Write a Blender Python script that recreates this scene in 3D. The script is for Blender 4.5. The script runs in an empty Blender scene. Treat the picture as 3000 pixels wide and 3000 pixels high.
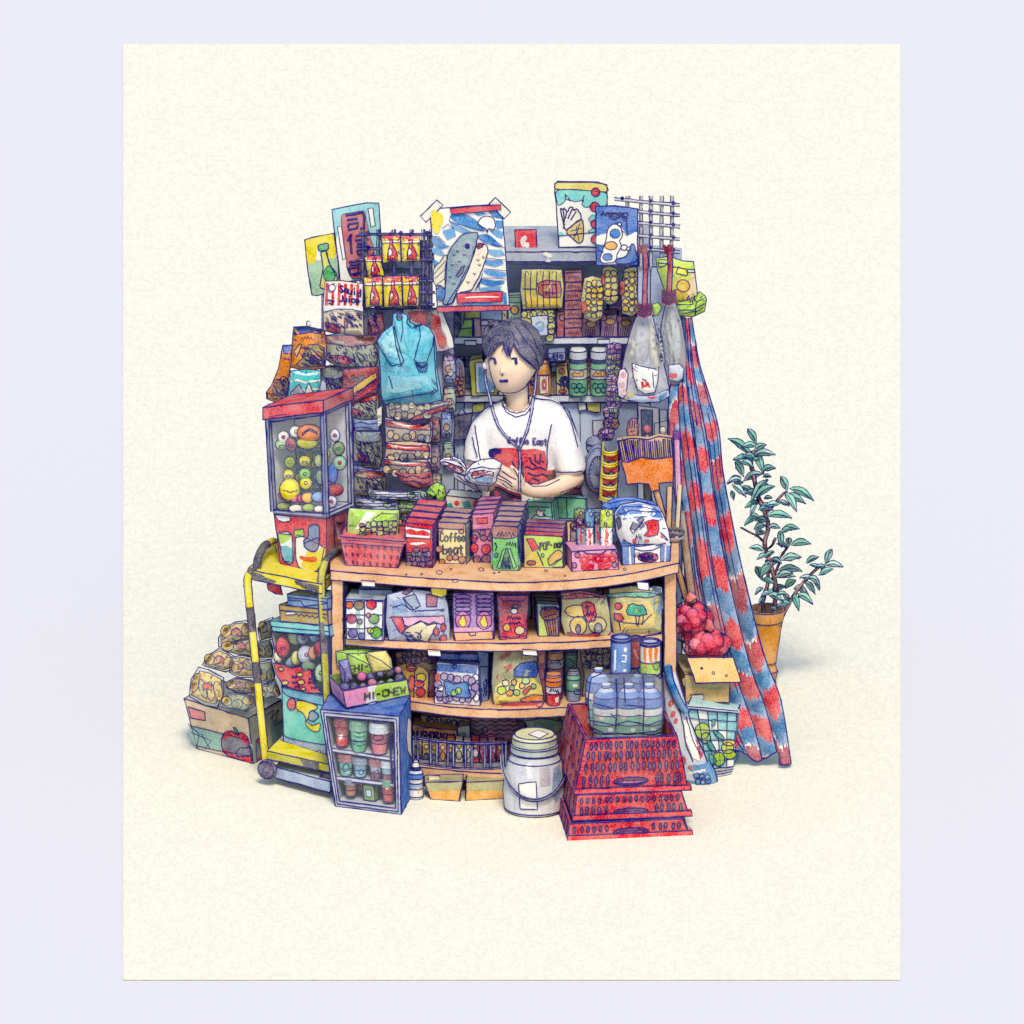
import bpy, math, random
from mathutils import Vector, Matrix, geometry
from mathutils.bvhtree import BVHTree
random.seed(7)
R = math.radians
C = bpy.context.scene.collection
sc = bpy.context.scene

# ------------------------------------------------------------------ camera, sky, sun, exposure
S = 683.0                       # picture units (3000 across) per metre
TH = R(18)                      # the camera looks down by this much
SN, CS = math.sin(TH), math.cos(TH)
Y0 = 2345.0                     # picture height of the floor line at Y = 0
FWD = Vector((0, CS, -SN))
cam = bpy.data.cameras.new('camera'); co = bpy.data.objects.new('camera', cam); C.objects.link(co)
cam.type = 'ORTHO'; cam.ortho_scale = 3000 / S; cam.clip_start = .1; cam.clip_end = 200
co.location = Vector((0, 0, (Y0 - 1500) / S / CS)) - FWD * 24
co.rotation_euler = (R(90) - TH, 0, 0)
sc.camera = co
SUN_EL, SUN_AZ = R(52), R(4)   # azimuth measured from behind the camera, negative = from the left
w = bpy.data.worlds.new('World'); sc.world = w; w.use_nodes = True
nt = w.node_tree
sky = nt.nodes.new('ShaderNodeTexSky'); sky.sky_type = 'NISHITA'; sky.sun_disc = False
sky.sun_elevation = SUN_EL; sky.sun_rotation = math.pi + SUN_AZ * -1
sky.air_density = 1.0; sky.dust_density = 2.0; sky.ozone_density = 1.0
nt.links.new(sky.outputs[0], nt.nodes['Background'].inputs[0])
nt.nodes['Background'].inputs[1].default_value = .10
sl = bpy.data.lights.new('sun', 'SUN'); so = bpy.data.objects.new('sun', sl); C.objects.link(so)
sl.energy = 1.5; sl.angle = R(14); sl.color = (1, .90, .68)
sd = Vector((math.sin(SUN_AZ) * math.cos(SUN_EL), -math.cos(SUN_AZ) * math.cos(SUN_EL), math.sin(SUN_EL)))
so.location = sd * 20
so.rotation_euler = sd.to_track_quat('Z', 'Y').to_euler()
sc.view_settings.view_transform = 'Standard'; sc.view_settings.look = 'None'
sc.view_settings.exposure = 0.72; sc.view_settings.gamma = 1
sc.cycles.max_bounces = 10; sc.cycles.diffuse_bounces = 8; sc.cycles.transparent_max_bounces = 12

# ------------------------------------------------------------------ materials: transparent watercolour pigment on grainy paper
def lin(h):
    h = h.lstrip('#'); o = []
    for i in (0, 2, 4):
        c = int(h[i:i+2], 16) / 255
        o.append(c / 12.92 if c <= .04045 else ((c + .055) / 1.055) ** 2.4)
    return o
ALB = .86
def wash_group():
    g = bpy.data.node_groups.new('wash', 'ShaderNodeTree')
    g.interface.new_socket('Color', in_out='INPUT', socket_type='NodeSocketColor')
    g.interface.new_socket('Blot', in_out='INPUT', socket_type='NodeSocketFloat')
    g.interface.new_socket('BSDF', in_out='OUTPUT', socket_type='NodeSocketShader')
    N, L = g.nodes.new, g.links.new
    gi, go = N('NodeGroupInput'), N('NodeGroupOutput')
    geo = N('ShaderNodeNewGeometry')
    def noise(s, d, r=.5):
        n = N('ShaderNodeTexNoise'); n.inputs['Scale'].default_value = s; n.inputs['Detail'].default_value = d
        n.inputs['Roughness'].default_value = r; L(geo.outputs['Position'], n.inputs['Vector']); return n.outputs['Fac']
    def mrange(x, a, b, c, d):
        m = N('ShaderNodeMapRange'); L(x, m.inputs[0])
        for i, q in enumerate((a, b, c, d)): m.inputs[i + 1].default_value = q
        return m.outputs[0]
    def math_(op, a, b):
        m = N('ShaderNodeMath'); m.operation = op
        for i, q in enumerate((a, b)):
            if isinstance(q, (int, float)): m.inputs[i].default_value = q
            else: L(q, m.inputs[i])
        return m.outputs[0]
    dens = mrange(noise(13, 4, .6), .3, .7, .0, 1.0)            # pigment density, big soft pools
    grain = mrange(noise(170, 2, .6), .3, .7, -.5, .5)            # granulation in the paper tooth
    dens = math_('ADD', dens, grain)
    # thin pigment -> paper shows; thick pigment -> deeper tone
    light = math_('MULTIPLY', mrange(dens, .0, .9, .24, 0.0), gi.outputs['Blot'])
    hs = N('ShaderNodeHueSaturation'); hs.inputs['Saturation'].default_value = 1.07; hs.inputs['Value'].default_value = .98; L(gi.outputs['Color'], hs.inputs['Color'])
    mx = N('ShaderNodeMix'); mx.data_type = 'RGBA'; L(light, mx.inputs[0]); L(hs.outputs[0], mx.inputs[6])
    mx.inputs[7].default_value = (*[c * ALB for c in lin('fdfbf0')], 1)
    dk = math_('MULTIPLY', mrange(dens, .5, 1.3, 0.0, 1.0), gi.outputs['Blot'])
    tn = N('ShaderNodeMix'); tn.data_type = 'RGBA'; L(dk, tn.inputs[0]); tn.inputs[6].default_value = (1, 1, 1, 1); tn.inputs[7].default_value = (.66, .63, .76, 1)
    vm = N('ShaderNodeMix'); vm.data_type = 'RGBA'; vm.blend_type = 'MULTIPLY'; vm.inputs[0].default_value = 1; L(mx.outputs[2], vm.inputs[6]); L(tn.outputs[2], vm.inputs[7])
    bs = N('ShaderNodeBsdfDiffuse'); L(vm.outputs[2], bs.inputs['Color'])
    bp = N('ShaderNodeBump'); bp.inputs['Strength'].default_value = .10; bp.inputs['Distance'].default_value = .004
    L(noise(120, 3), bp.inputs['Height']); L(bp.outputs[0], bs.inputs['Normal'])
    L(bs.outputs[0], go.inputs[0])
    return g
WASH = wash_group()
MATS = {}
def M(h):
    if h in MATS: return MATS[h]
    m = bpy.data.materials.new('wash_' + h.strip('#')); m.use_nodes = True; t = m.node_tree; t.nodes.clear()
    o = t.nodes.new('ShaderNodeOutputMaterial')
    if h[0] == '~':              # clear sheet: '~rrggbbNN', NN = percent of film
        tr = t.nodes.new('ShaderNodeBsdfTransparent'); df = t.nodes.new('ShaderNodeBsdfDiffuse'); mx = t.nodes.new('ShaderNodeMixShader')
        df.inputs[0].default_value = (*[c * ALB for c in lin(h[1:7])], 1); mx.inputs[0].default_value = int(h[7:9]) / 100
        t.links.new(tr.outputs[0], mx.inputs[1]); t.links.new(df.outputs[0], mx.inputs[2]); t.links.new(mx.outputs[0], o.inputs[0])
    else:
        n = t.nodes.new('ShaderNodeGroup'); n.node_tree = WASH
        n.inputs['Color'].default_value = (*[c * ALB for c in lin(h)], 1)
        n.inputs['Blot'].default_value = .35 if h in (INK, WHITE, CREAM, 'ffe4ca') else .9
        t.links.new(n.outputs[0], o.inputs[0])
    MATS[h] = m; return m
INK, WHITE, CREAM = '2b2680', 'fbfaf2', 'fefdee'

# ------------------------------------------------------------------ space
def at(px, py, Y): return Vector(((px - 1500) / S, Y, ((Y0 - py) / S - Y * SN) / CS))
def gp(px, py, Z=0.0): return at(px, py, ((Y0 - py) / S - Z * CS) / SN)      # the point at height Z
def hz(py, Y): return ((Y0 - py) / S - Y * SN) / CS
def dv(d): return Vector((d[0] / S, -d[1] / S / SN, 0))
def P(s):
    if not isinstance(s, str): return [tuple(q) for q in s]
    a = [float(q) for q in s.replace(',', ' ').split()]
    return [(a[i], a[i + 1]) for i in range(0, len(a) - 1, 2)]
class Pl:                       # a plane that printed marks lie on
    def __init__(s, p, n): s.p, s.n = p, n.normalized()
    def pt(s, px, py, off=0.0):
        o = at(px, py, -20)
        return o + FWD * ((s.p - o).dot(s.n) / FWD.dot(s.n)) + s.n * off
    flat = True
def fp(Y): return Pl(Vector((0, Y, 0)), Vector((0, -1, 0)))
def hp(Z): return Pl(Vector((0, 0, Z)), Vector((0, 0, 1)))
def bp(a, b, Z):                # upright plane over a base line
    A, B = gp(*a, Z), gp(*b, Z); d = B - A; n = Vector((d.y, -d.x, 0))
    if n.y > 0: n = -n
    return Pl(A, n)
class Sf:                       # a curved surface that printed marks lie on
    flat = False
    def __init__(s, v, f, Y): s.t = BVHTree.FromPolygons([tuple(q) for q in v], f); s.b = fp(Y)
    def pt(s, px, py, off=0.0):
        h = s.t.ray_cast(at(px, py, -6), FWD)
        if h[0] is None: return s.b.pt(px, py, off)
        n = h[1] if h[1].dot(FWD) < 0 else -h[1]
        return h[0] + n * off * .6 - FWD * off * .6
def jit(a): return random.uniform(-a, a)
def ell(cx, cy, rx, ry, n=12, rot=0.0):
    c, s = math.cos(R(rot)), math.sin(R(rot)); o = []
    for k in range(n):
        a = 2 * math.pi * k / n; x, y = rx * math.cos(a), ry * math.sin(a)
        o.append((cx + x * c - y * s, cy + x * s + y * c))
    return o
def smooth(pts, closed=False, k=4):
    pts = [Vector(p) for p in pts]; n = len(pts); o = []
    rng = range(n) if closed else range(n - 1)
    for i in rng:
        p0 = pts[i - 1] if (closed or i > 0) else pts[i]; p1 = pts[i]; p2 = pts[(i + 1) % n]
        p3 = pts[(i + 2) % n] if (closed or i + 2 < n) else p2
        for j in range(k):
            t = j / k
            o.append(.5 * ((2 * p1) + (p2 - p0) * t + (2 * p0 - 5 * p1 + 4 * p2 - p3) * t * t + (3 * p1 - p0 - 3 * p2 + p3) * t ** 3))
    if not closed: o.append(pts[-1])
    return o
def sm2(s, closed=False, k=4): return [(p.x, p.y) for p in smooth(P(s), closed, k)]

# ------------------------------------------------------------------ mesh builder
LW = .0027
class MB:
    def __init__(s): s.v, s.f, s.m, s.c, s.lay = [], [], [], [], .0006
    def ci(s, col):
        if col not in s.c: s.c.append(col)
        return s.c.index(col)
    def face(s, pts, col):
        i = len(s.v); s.v += [Vector(p) for p in pts]; s.f.append(tuple(range(i, i + len(pts)))); s.m.append(s.ci(col))
    def mesh(s, v, f, col):
        i = len(s.v); s.v += [Vector(p) for p in v]; k = s.ci(col) if isinstance(col, str) else None
        for n, q in enumerate(f):
            s.f.append(tuple(i + a for a in q)); s.m.append(k if k is not None else s.ci(col[n]))
    def tube(s, pts, r, col=INK, n=4, closed=False, taper=None):
        pts = [Vector(p) for p in pts]
        if len(pts) < 2: return
        m = len(pts); i0 = len(s.v); k = s.ci(col); up = None
        for i, p in enumerate(pts):
            if closed: d = pts[(i + 1) % m] - pts[i - 1]
            else: d = pts[min(i + 1, m - 1)] - pts[max(i - 1, 0)]
            if d.length < 1e-9: d = Vector((0, 0, 1))
            d.normalize()
            if up is None: up = Vector((0, -1, 0)) if abs(d.y) < .9 else Vector((0, 0, 1))
            a = up - d * up.dot(d)
            if a.length < 1e-5: a = d.orthogonal()
            a.normalize(); up = a; b = d.cross(a)
            rr = r if taper is None else r + (taper - r) * i / (m - 1)
            for j in range(n):
                t = 2 * math.pi * j / n; s.v.append(p + (a * math.cos(t) + b * math.sin(t)) * rr)
        for i in range(m if closed else m - 1):
            for j in range(n):
                a, b = i * n + j, i * n + (j + 1) % n; c, d = ((i + 1) % m) * n + (j + 1) % n, ((i + 1) % m) * n + j
                s.f.append((i0 + a, i0 + b, i0 + c, i0 + d)); s.m.append(k)
        if not closed:
            s.f.append(tuple(i0 + j for j in range(n))); s.m.append(k)
            s.f.append(tuple(i0 + (m - 1) * n + n - 1 - j for j in range(n))); s.m.append(k)
    def line(s, pts3, w=1.0, closed=False, col=INK):      # a drawn ink line along an edge, a little unsteady
        o = []; pts3 = [Vector(p) for p in pts3]; q = pts3 + ([pts3[0]] if closed else [])
        for a, b in zip(q[:-1], q[1:]):
            k = max(1, int((b - a).length / .035))
            for j in range(k):
                p = a.lerp(b, j / k)
                if j: p = p + Vector((jit(.0011), jit(.0005), jit(.0011)))
                o.append(p)
        if not closed: o.append(q[-1])
        s.tube(o, LW * w, col, 4, closed)
        if len(o) > 3 and col == INK and random.random() < .75:
            s.tube([p + Vector((jit(.0034), -.0012, jit(.0034))) for p in o], LW * .62, col, 4, closed)
    def I(s, sf, pts, w=1.0, col=INK, closed=False, wob=.8, off=None):
        pts = P(pts); q = pts + ([pts[0]] if closed else []); o = []
        st = 24 if sf.flat else 9
        for a, b in zip(q[:-1], q[1:]):
            k = max(1, int(math.hypot(b[0] - a[0], b[1] - a[1]) / st))
            for j in range(k):
                t = j / k; o.append((a[0] + (b[0] - a[0]) * t + jit(wob), a[1] + (b[1] - a[1]) * t + jit(wob)))
        if not closed: o.append(q[-1])
        ff = (s.lay + .0008) if off is None else off
        s.tube([sf.pt(x, y, ff) for x, y in o], LW * w * .85, col, 4, closed)
    def F(s, sf, col, pts, ink=0, off=None):
        pts = P(pts)
        if len(pts) >= 6 and sf.flat: pts = sm2(pts, True, 3)
        s.lay += .00035; ff = s.lay if off is None else off
        if sf.flat: s.face([sf.pt(x, y, ff) for x, y in pts], col)
        else:
            q = []
            for i, a in enumerate(pts):
                b = pts[(i + 1) % len(pts)]; k = max(1, int(math.hypot(b[0] - a[0], b[1] - a[1]) / 10))
                q += [(a[0] + (b[0] - a[0]) * j / k, a[1] + (b[1] - a[1]) * j / k) for j in range(k)]
            n = len(q); ed = [(i, (i + 1) % n) for i in range(n)]
            xs = [a[0] for a in q]; ys = [a[1] for a in q]; g = []
            x = min(xs) + 5
            while x < max(xs):
                y = min(ys) + 5
                while y < max(ys): g.append((x, y)); y += 10
                x += 10
            g = [Vector(p) for p in g if inside(p, q)]
            r = geometry.delaunay_2d_cdt([Vector(p) for p in q] + g, ed, [], 1, .01)
            s.mesh([sf.pt(p.x, p.y, ff) for p in r[0]], [tuple(t) for t in r[2]], col)
        if ink: s.I(sf, pts, ink, closed=True)
    def E(s, sf, col, cx, cy, rx, ry=None, ink=.8, rot=0, n=10):
        s.F(sf, col, ell(cx, cy, rx, ry or rx, n, rot), ink)
    def T(s, sf, txt, x0, y0, x1, y1, w=1.2, col=INK, skew=0.0, slope=0.0):
        n = len(txt); cw = (x1 - x0) / n; h = y1 - y0
        for i, ch in enumerate(txt):
            for st in FONT.get(ch, '').split('|'):
                a = [(int(q[0]), int(q[1])) for q in st.split()]
                if len(a) < 2: continue
                pp = []
                for u, v in a:
                    X = x0 + (i + u / 4 * .8) * cw + skew * (1 - v / 6); pp.append((X, y0 + v / 6 * h + slope * (X - x0)))
                s.I(sf, pp, w, col, wob=.4)
    def box(s, quad, Z0, d, col, side=None, top=None, ink=1.0, back=True):
        q = P(quad); pl = bp(q[3], q[2], Z0); F = [pl.pt(*a) for a in q]; D = dv(d); B = [p + D for p in F]
        side = side or col; top = top or side
        s.face(F, col); s.face([F[1], B[1], B[2], F[2]], side); s.face([B[0], F[0], F[3], B[3]], side)
        s.face([B[0], B[1], F[1], F[0]], top); s.face([F[3], F[2], B[2], B[3]], side)
        if back: s.face([B[1], B[0], B[3], B[2]], side)
        if ink:
            s.line(F, ink, True)
            s.line([F[0], B[0], B[1], F[1]], ink); s.line([B[1], B[2], F[2]], ink); s.line([B[0], B[3], F[3]], ink)
        s.pl = pl
        if ink and d[0] > 3 and abs(d[1]) > 6:              # a couple of pen strokes along the side flap
            for k in (.3, .7):
                a, b = F[1].lerp(F[2], .12), F[1].lerp(F[2], .85); s.line([a + D * k + Vector((.001, 0, 0)), b + D * k + Vector((.001, 0, 0))], .5)
        s.top = Pl(F[0], (F[1] - F[0]).cross(D)) if (F[1] - F[0]).cross(D).z > 0 else Pl(F[0], -(F[1] - F[0]).cross(D))
        rn = (F[2] - F[1]).cross(D); rn = rn if rn.x > 0 else -rn; s.right = Pl(F[1], rn)
        ln = (F[3] - F[0]).cross(D); ln = ln if ln.x < 0 else -ln; s.left = Pl(F[0], ln)
        return pl
    def prism(s, pl, poly, D, col, side=None, ink=1.0):
        q = P(poly); F = [pl.pt(*a) for a in q]; B = [p + D for p in F]; n = len(F); side = side or col
        s.face(F, col); s.face(B[::-1], side)
        for i in range(n): s.face([F[i], F[(i + 1) % n], B[(i + 1) % n], B[i]], side)
        if ink: s.line(F, ink, True)
        return pl
    def sheet(s, Y, poly, col, t=.004, ink=1.0):           # card or poster standing at depth Y
        return s.prism(fp(Y), poly, Vector((0, t, 0)), col, None, ink)
    def bag(s, Y, poly, bulge, col, ink=1.0, rings=4):      # an inflated pouch with the traced outline
        q = P(poly); cx = sum(a[0] for a in q) / len(q); cy = sum(a[1] for a in q) / len(q); n = len(q); v, f = [], []
        for sgn in (-1, 1):
            o = len(v)
            for k in range(rings):
                t = 1 - k / rings
                for a in q:
                    wv = 1 + .18 * math.sin(a[0] * .11 + a[1] * .17 + k)
                    p = at(cx + (a[0] - cx) * t, cy + (a[1] - cy) * t, Y)
                    p.y += sgn * bulge * (1 - t ** 2.2) ** .6 * (wv if k else 1)
                    v.append(p)
            c = at(cx, cy, Y); c.y += sgn * bulge; v.append(c); ic = len(v) - 1
            for k in range(rings - 1):
                for i in range(n):
                    j = (i + 1) % n; r = (o + k * n + i, o + k * n + j, o + (k + 1) * n + j, o + (k + 1) * n + i)
                    f.append(r if sgn < 0 else r[::-1])
            for i in range(n):
                j = (i + 1) % n; r = (o + (rings - 1) * n + i, o + (rings - 1) * n + j, ic); f.append(r if sgn < 0 else r[::-1])
        s.mesh(v, f, col)
        if ink: s.line([at(a[0], a[1], Y) for a in q], ink, True)
        s.sf = Sf(v, f, Y - bulge)
        if ink and bulge > .012 and n >= 6:                 # crinkles running in from the seam
            for _ in range(7):
                a = random.randrange(n); b = q[a]; b2 = q[(a + 1) % n]; t = random.random(); e = (b[0] + (b2[0] - b[0]) * t, b[1] + (b2[1] - b[1]) * t); k1, k2 = random.uniform(.86, .95), random.uniform(.62, .8)
                s.I(s.sf, [(cx + (e[0] - cx) * k1, cy + (e[1] - cy) * k1), (cx + (e[0] - cx) * (k1 + k2) / 2 + jit(2.5), cy + (e[1] - cy) * (k1 + k2) / 2 + jit(2.5)), (cx + (e[0] - cx) * k2, cy + (e[1] - cy) * k2)], .6)
        return s.sf
    def can(s, cx, by, Z0, prof, n=20, ink=.9, seams=True, lines=None, squash=1.0):   # turned shape; prof = [(radius, height, colour of the band above)]
        c = gp(cx, by, Z0); v, f, fc = [], [], []
        for k, (r, h, col) in enumerate(prof):
            for j in range(n):
                a = 2 * math.pi * j / n; v.append(c + Vector((math.sin(a) * r / S, -math.cos(a) * r / S * squash, h / S / CS)))
            if k:
                for j in range(n):
                    f.append(((k - 1) * n + j, (k - 1) * n + (j + 1) % n, k * n + (j + 1) % n, k * n + j)); fc.append(prof[k - 1][2])
        f.append(tuple(range((len(prof) - 1) * n, len(prof) * n))); fc.append(prof[-1][2])
        f.append(tuple(range(n))[::-1]); fc.append(prof[0][2])
        s.mesh(v, f, fc)
        if ink:
            for k, (r, h, col) in enumerate(prof):
                if lines is None or k in lines: s.tube([v[k * n + j] + (v[k * n + j] - c).normalized() * .0005 for j in range(n)], LW * ink, INK, 4, True)
            if seams:
                for sx in (-1, 1):
                    s.line([c + Vector((sx * r / S, 0, h / S / CS)) for r, h, q in prof], ink)
        s.sf = Sf(v, f, c.y); return s.sf
    def ball(s, c, rx, ry=None, rz=None, col='888888', n=10, ink=0, rot=None):
        ry = ry or rx; rz = rz or rx; v, f = [], []; m = max(4, n // 2 + 1)
        for i in range(1, m):
            t = math.pi * i / m
            for j in range(n):
                a = 2 * math.pi * j / n; v.append(Vector((rx * math.sin(t) * math.cos(a), ry * math.sin(t) * math.sin(a), rz * math.cos(t))))
        v += [Vector((0, 0, rz)), Vector((0, 0, -rz))]; N = len(v)
        for i in range(m - 2):
            for j in range(n): f.append((i * n + j, (i + 1) * n + j, (i + 1) * n + (j + 1) % n, i * n + (j + 1) % n))
        for j in range(n): f.append((N - 2, j, (j + 1) % n)); f.append((N - 1, (m - 2) * n + (j + 1) % n, (m - 2) * n + j))
        if rot is not None: v = [rot @ p for p in v]
        c = Vector(c); v = [p + c for p in v]; s.mesh(v, f, col)
        if ink:                                             # outline band where the ball turns away from the viewer of the shop front
            a = Vector((1, 0, 0)); b = Vector((0, SN, CS))
            s.tube([c + (a * rx * math.cos(t) + b * rz * math.sin(t)) * 1.01 for t in [2 * math.pi * k / 16 for k in range(16)]], LW * ink, INK, 4, True)
        return Sf(v, f, c.y)
    def dots(s, sf, bb, nx, ny, r, cols, ink=.6, j=.25):
        x0, y0, x1, y1 = bb
        for a in range(nx):
            for b in range(ny):
                x = x0 + (a + .5 + jit(j)) / nx * (x1 - x0); y = y0 + (b + .5 + jit(j)) / ny * (y1 - y0)
                s.E(sf, random.choice(cols), x, y, r * random.uniform(.8, 1.2), r * random.uniform(.8, 1.2), ink, n=8)
    def hatch(s, sf, bb, n, sl=0, w=.7, ln=.5, col=INK):
        x0, y0, x1, y1 = bb
        for k in range(int(n * 1.7)):
            x = random.uniform(x0, x1); y = random.uniform(y0, y1); L = (y1 - y0) * ln * random.uniform(.4, 1)
            ya = max(y0, y - L / 2); yb = min(y1, y + L / 2); xm = x + sl * .5 + jit(5)
            cl = lambda q: min(max(q, x0), x1)
            s.I(sf, [(cl(x), ya), (cl(xm), (ya + yb) / 2), (cl(x + sl), yb)], w, col)
    def scrib(s, sf, x0, y0, x1, y1, n=6, w=1.0, col=INK):     # illegible scribbled lettering
        pts = [(x0 + (x1 - x0) * k / (2 * n), (y0 if k % 2 else y1) + jit(abs(y1 - y0) * .25)) for k in range(2 * n + 1)]
        s.I(sf, pts, w, col)
    def build(s, name, parent=None, smoothed=False):
        if not s.v: raise ValueError('empty ' + name)
        xs = [p.x for p in s.v]; ys = [p.y for p in s.v]; zs = [p.z for p in s.v]
        o = Vector(((min(xs) + max(xs)) / 2, (min(ys) + max(ys)) / 2, min(zs)))
        me = bpy.data.meshes.new(name); me.from_pydata([p - o for p in s.v], [], s.f)
        for c in s.c: me.materials.append(M(c))
        me.polygons.foreach_set('material_index', s.m); me.update()
        if smoothed:
            for p in me.polygons: p.use_smooth = True
        ob = bpy.data.objects.new(name, me); C.objects.link(ob); ob.location = o
        if parent is not None: ob.parent = parent; ob.location = o - wloc(parent)
        return ob
    def done(s, name, label, cat, group=None, kind=None):
        o = s.build(name); tag(o, label, cat, group, kind); return o
    def part(s, name, parent, label=None):
        o = s.build(name, parent)
        if label: o['label'] = label
        return o
def wloc(o):
    l = o.location.copy()
    while o.parent: o = o.parent; l = l + o.location
    return l
def tag(o, label, cat, group=None, kind=None):
    if label: o['label'] = label
    if cat: o['category'] = cat
    if group: o['group'] = group
    if kind: o['kind'] = kind
def thing(name, label, cat, loc, group=None):
    o = bpy.data.objects.new(name, None); C.objects.link(o); o.empty_display_size = .05; o.location = loc; tag(o, label, cat, group); return o
def inside(p, q):
    x, y = p; r = False; n = len(q)
    for i in range(n):
        (xa, ya), (xb, yb) = q[i], q[(i + 1) % n]
        if (ya > y) != (yb > y) and x < (xb - xa) * (y - ya) / (yb - ya) + xa: r = not r
    return r
FONT = {'A': '06 20 46|14 34', 'B': '06 00 30 41 32 03|32 44 36 06', 'C': '41 20 01 05 26 45', 'D': '06 00 20 42 44 26 06', 'E': '40 00 06 46|03 33',
 'F': '40 00 06|03 33', 'G': '41 20 01 05 26 45 43 23', 'H': '00 06|40 46|03 43', 'I': '20 26', 'J': '40 45 26 05', 'K': '00 06|40 03 46', 'L': '00 06 46',
 'M': '06 00 24 40 46', 'N': '06 00 46 40', 'O': '20 01 05 26 45 41 20', 'P': '06 00 30 41 32 03', 'R': '06 00 30 41 32 03|23 46', 'S': '41 20 01 23 45 26 05',
 'T': '00 40|20 26', 'U': '00 05 26 45 40', 'V': '00 26 40', 'W': '00 16 22 36 40', 'X': '00 46|40 06', 'Y': '00 23 40|23 26', 'Z': '00 40 06 46', '-': '03 33',
 'o': '22 03 05 26 45 43 22', 'f': '41 30 21 26|03 43', 'e': '04 44 33 22 03 05 26 45', 'b': '00 06 36 44 33 03', 'a': '42 12 04 16 35 42 46', 't': '20 26 46|02 42',
 'c': '43 22 03 05 26 45', 's': '42 12 04 44 36 06', 'n': '02 06|04 22 42 46', 'm': '02 06|03 12 22 26|23 32 42 46', 'i': '22 26|20 21', 'l': '20 26', 'g': '42 12 04 15 44 42 46 26',
 'r': '02 06|04 22 42', 'p': '06 02 32 44 35 05', 'u': '02 05 26 45|42 46', 'd': '40 46 16 04 13 43', 'y': '02 24|42 06', 'k': '00 06|42 04 46', 'v': '02 26 42', 'q': '42 12 04 15 44 42 46',
 'h': '00 06|03 22 43 46', 'z': '02 42 06 46', 'w': '02 16 23 36 42', 'x': '02 46|42 06'}

def paper(h, amt):              # cold-pressed paper: faint long tooth, no pigment
    m = bpy.data.materials.new('paper_' + h); m.use_nodes = True; t = m.node_tree; N, L = t.nodes.new, t.links.new
    t.nodes.clear(); o = N('ShaderNodeOutputMaterial'); d = N('ShaderNodeBsdfDiffuse'); L(d.outputs[0], o.inputs[0])
    geo = N('ShaderNodeNewGeometry'); mp = N('ShaderNodeMapping'); mp.inputs['Scale'].default_value = (1, .31, 1); L(geo.outputs['Position'], mp.inputs[0])
    fac = None
    for sc_, k in ((95, .9), (38, .6), (9, .2)):
        n = N('ShaderNodeTexNoise'); n.inputs['Scale'].default_value = sc_; n.inputs['Detail'].default_value = 3; L(mp.outputs[0], n.inputs['Vector'])
        r = N('ShaderNodeMapRange'); L(n.outputs['Fac'], r.inputs[0])
        for i, q in enumerate((.3, .7, 1 - amt * k, 1 + amt * k * .4)): r.inputs[i + 1].default_value = q
        if fac is None: fac = r.outputs[0]
        else:
            q = N('ShaderNodeMath'); q.operation = 'MULTIPLY'; L(fac, q.inputs[0]); L(r.outputs[0], q.inputs[1]); fac = q.outputs[0]
    v = N('ShaderNodeVectorMath'); v.operation = 'SCALE'; v.inputs[0].default_value = [c * .91 for c in lin(h)]; L(fac, v.inputs['Scale']); L(v.outputs[0], d.inputs[0])
    return m
# ------------------------------------------------------------------ ground and the big cream sheet the shop stands on
mb = MB(); mb.face([(-40, -40, -.004), (40, -40, -.004), (40, 60, -.004), (-40, 60, -.004)], 'ececf6')
g = mb.build('ground'); g['kind'] = 'structure'; g.data.materials[0] = paper('e8e8ef', .012)
mb = MB(); a, b, c, d = [gp(*q) for q in ((361, 2871), (2638, 2871), (2638, 129), (361, 129))]
mb.face([a, b, c, d], CREAM)
g = mb.build('floor'); g['kind'] = 'structure'; g.data.materials[0] = paper('fdfbea', .10)
# ------------------------------------------------------------------ the counter: bow-fronted open shelf unit of orange-tan boards
WOOD, WOODS = 'f3bf90', 'e9b080'
def plank(mb, front, Z, yb, th, col, edge=None, inset=0.0):
    f = [gp(x, y, Z) for x, y in P(front)]; yb_ = yb
    top = f + [Vector((f[-1].x, yb_, Z)), Vector((f[0].x, yb_, Z))]; dn = Vector((0, 0, -th))
    mb.face(top, col); mb.face([p + dn for p in top][::-1], edge or col)
    n = len(top)
    for i in range(n): mb.face([top[i], top[i] + dn, top[(i + 1) % n] + dn, top[(i + 1) % n]], edge or col)
    mb.line(f); mb.line([p + dn for p in f]); mb.line([f[0], f[0] + dn]); mb.line([f[-1], f[-1] + dn])
    return f
ZT, Z2, Z3, Z4 = .985, .693, .390, .102
counter = thing('counter', 'orange-tan bow-fronted wooden counter of open shelves packed with sweets', 'counter', (0, .4, 0))
mb = MB()
f = plank(mb, sm2('968 1672 1110 1683 1300 1697 1500 1706 1680 1700 1850 1680 1988 1650', k=3), ZT, .86, .042, WOOD)
h = hp(ZT)
for x, y, r in ((1287, 1678, 9), (1410, 1669, 8), (1333, 1702, 9), (1462, 1677, 3), (1190, 1684, 3), (1235, 1683, 4), (1322, 1668, 3), (1655, 1688, 3), (1830, 1668, 5), (1600, 1672, 5), (1448, 1680, 3)):
    mb.I(h, ell(x, y, r, r * .6, 7), .8, closed=True)
mb.part('counter_top', counter)
ts = [gp(968, 1672, ZT), gp(1988, 1650, ZT)]
for name, fr, Z, th in (('shelf_board', sm2('1012 1866 1150 1876 1320 1883 1500 1884 1680 1880 1850 1868 1940 1854', k=3), Z2, .036),
                        ('shelf_board', sm2('1012 2040 1209 2056 1320 2071 1460 2079 1640 2073 1800 2062 1940 2046', k=3), Z3, .040),
                        ('bottom_board', sm2('1012 2225 1235 2248 1460 2266 1640 2258 1800 2246 1940 2230', k=3), Z4, .040)):
    mb = MB(); plank(mb, fr, Z, .83, th, WOOD); mb.part(name, counter)
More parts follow.
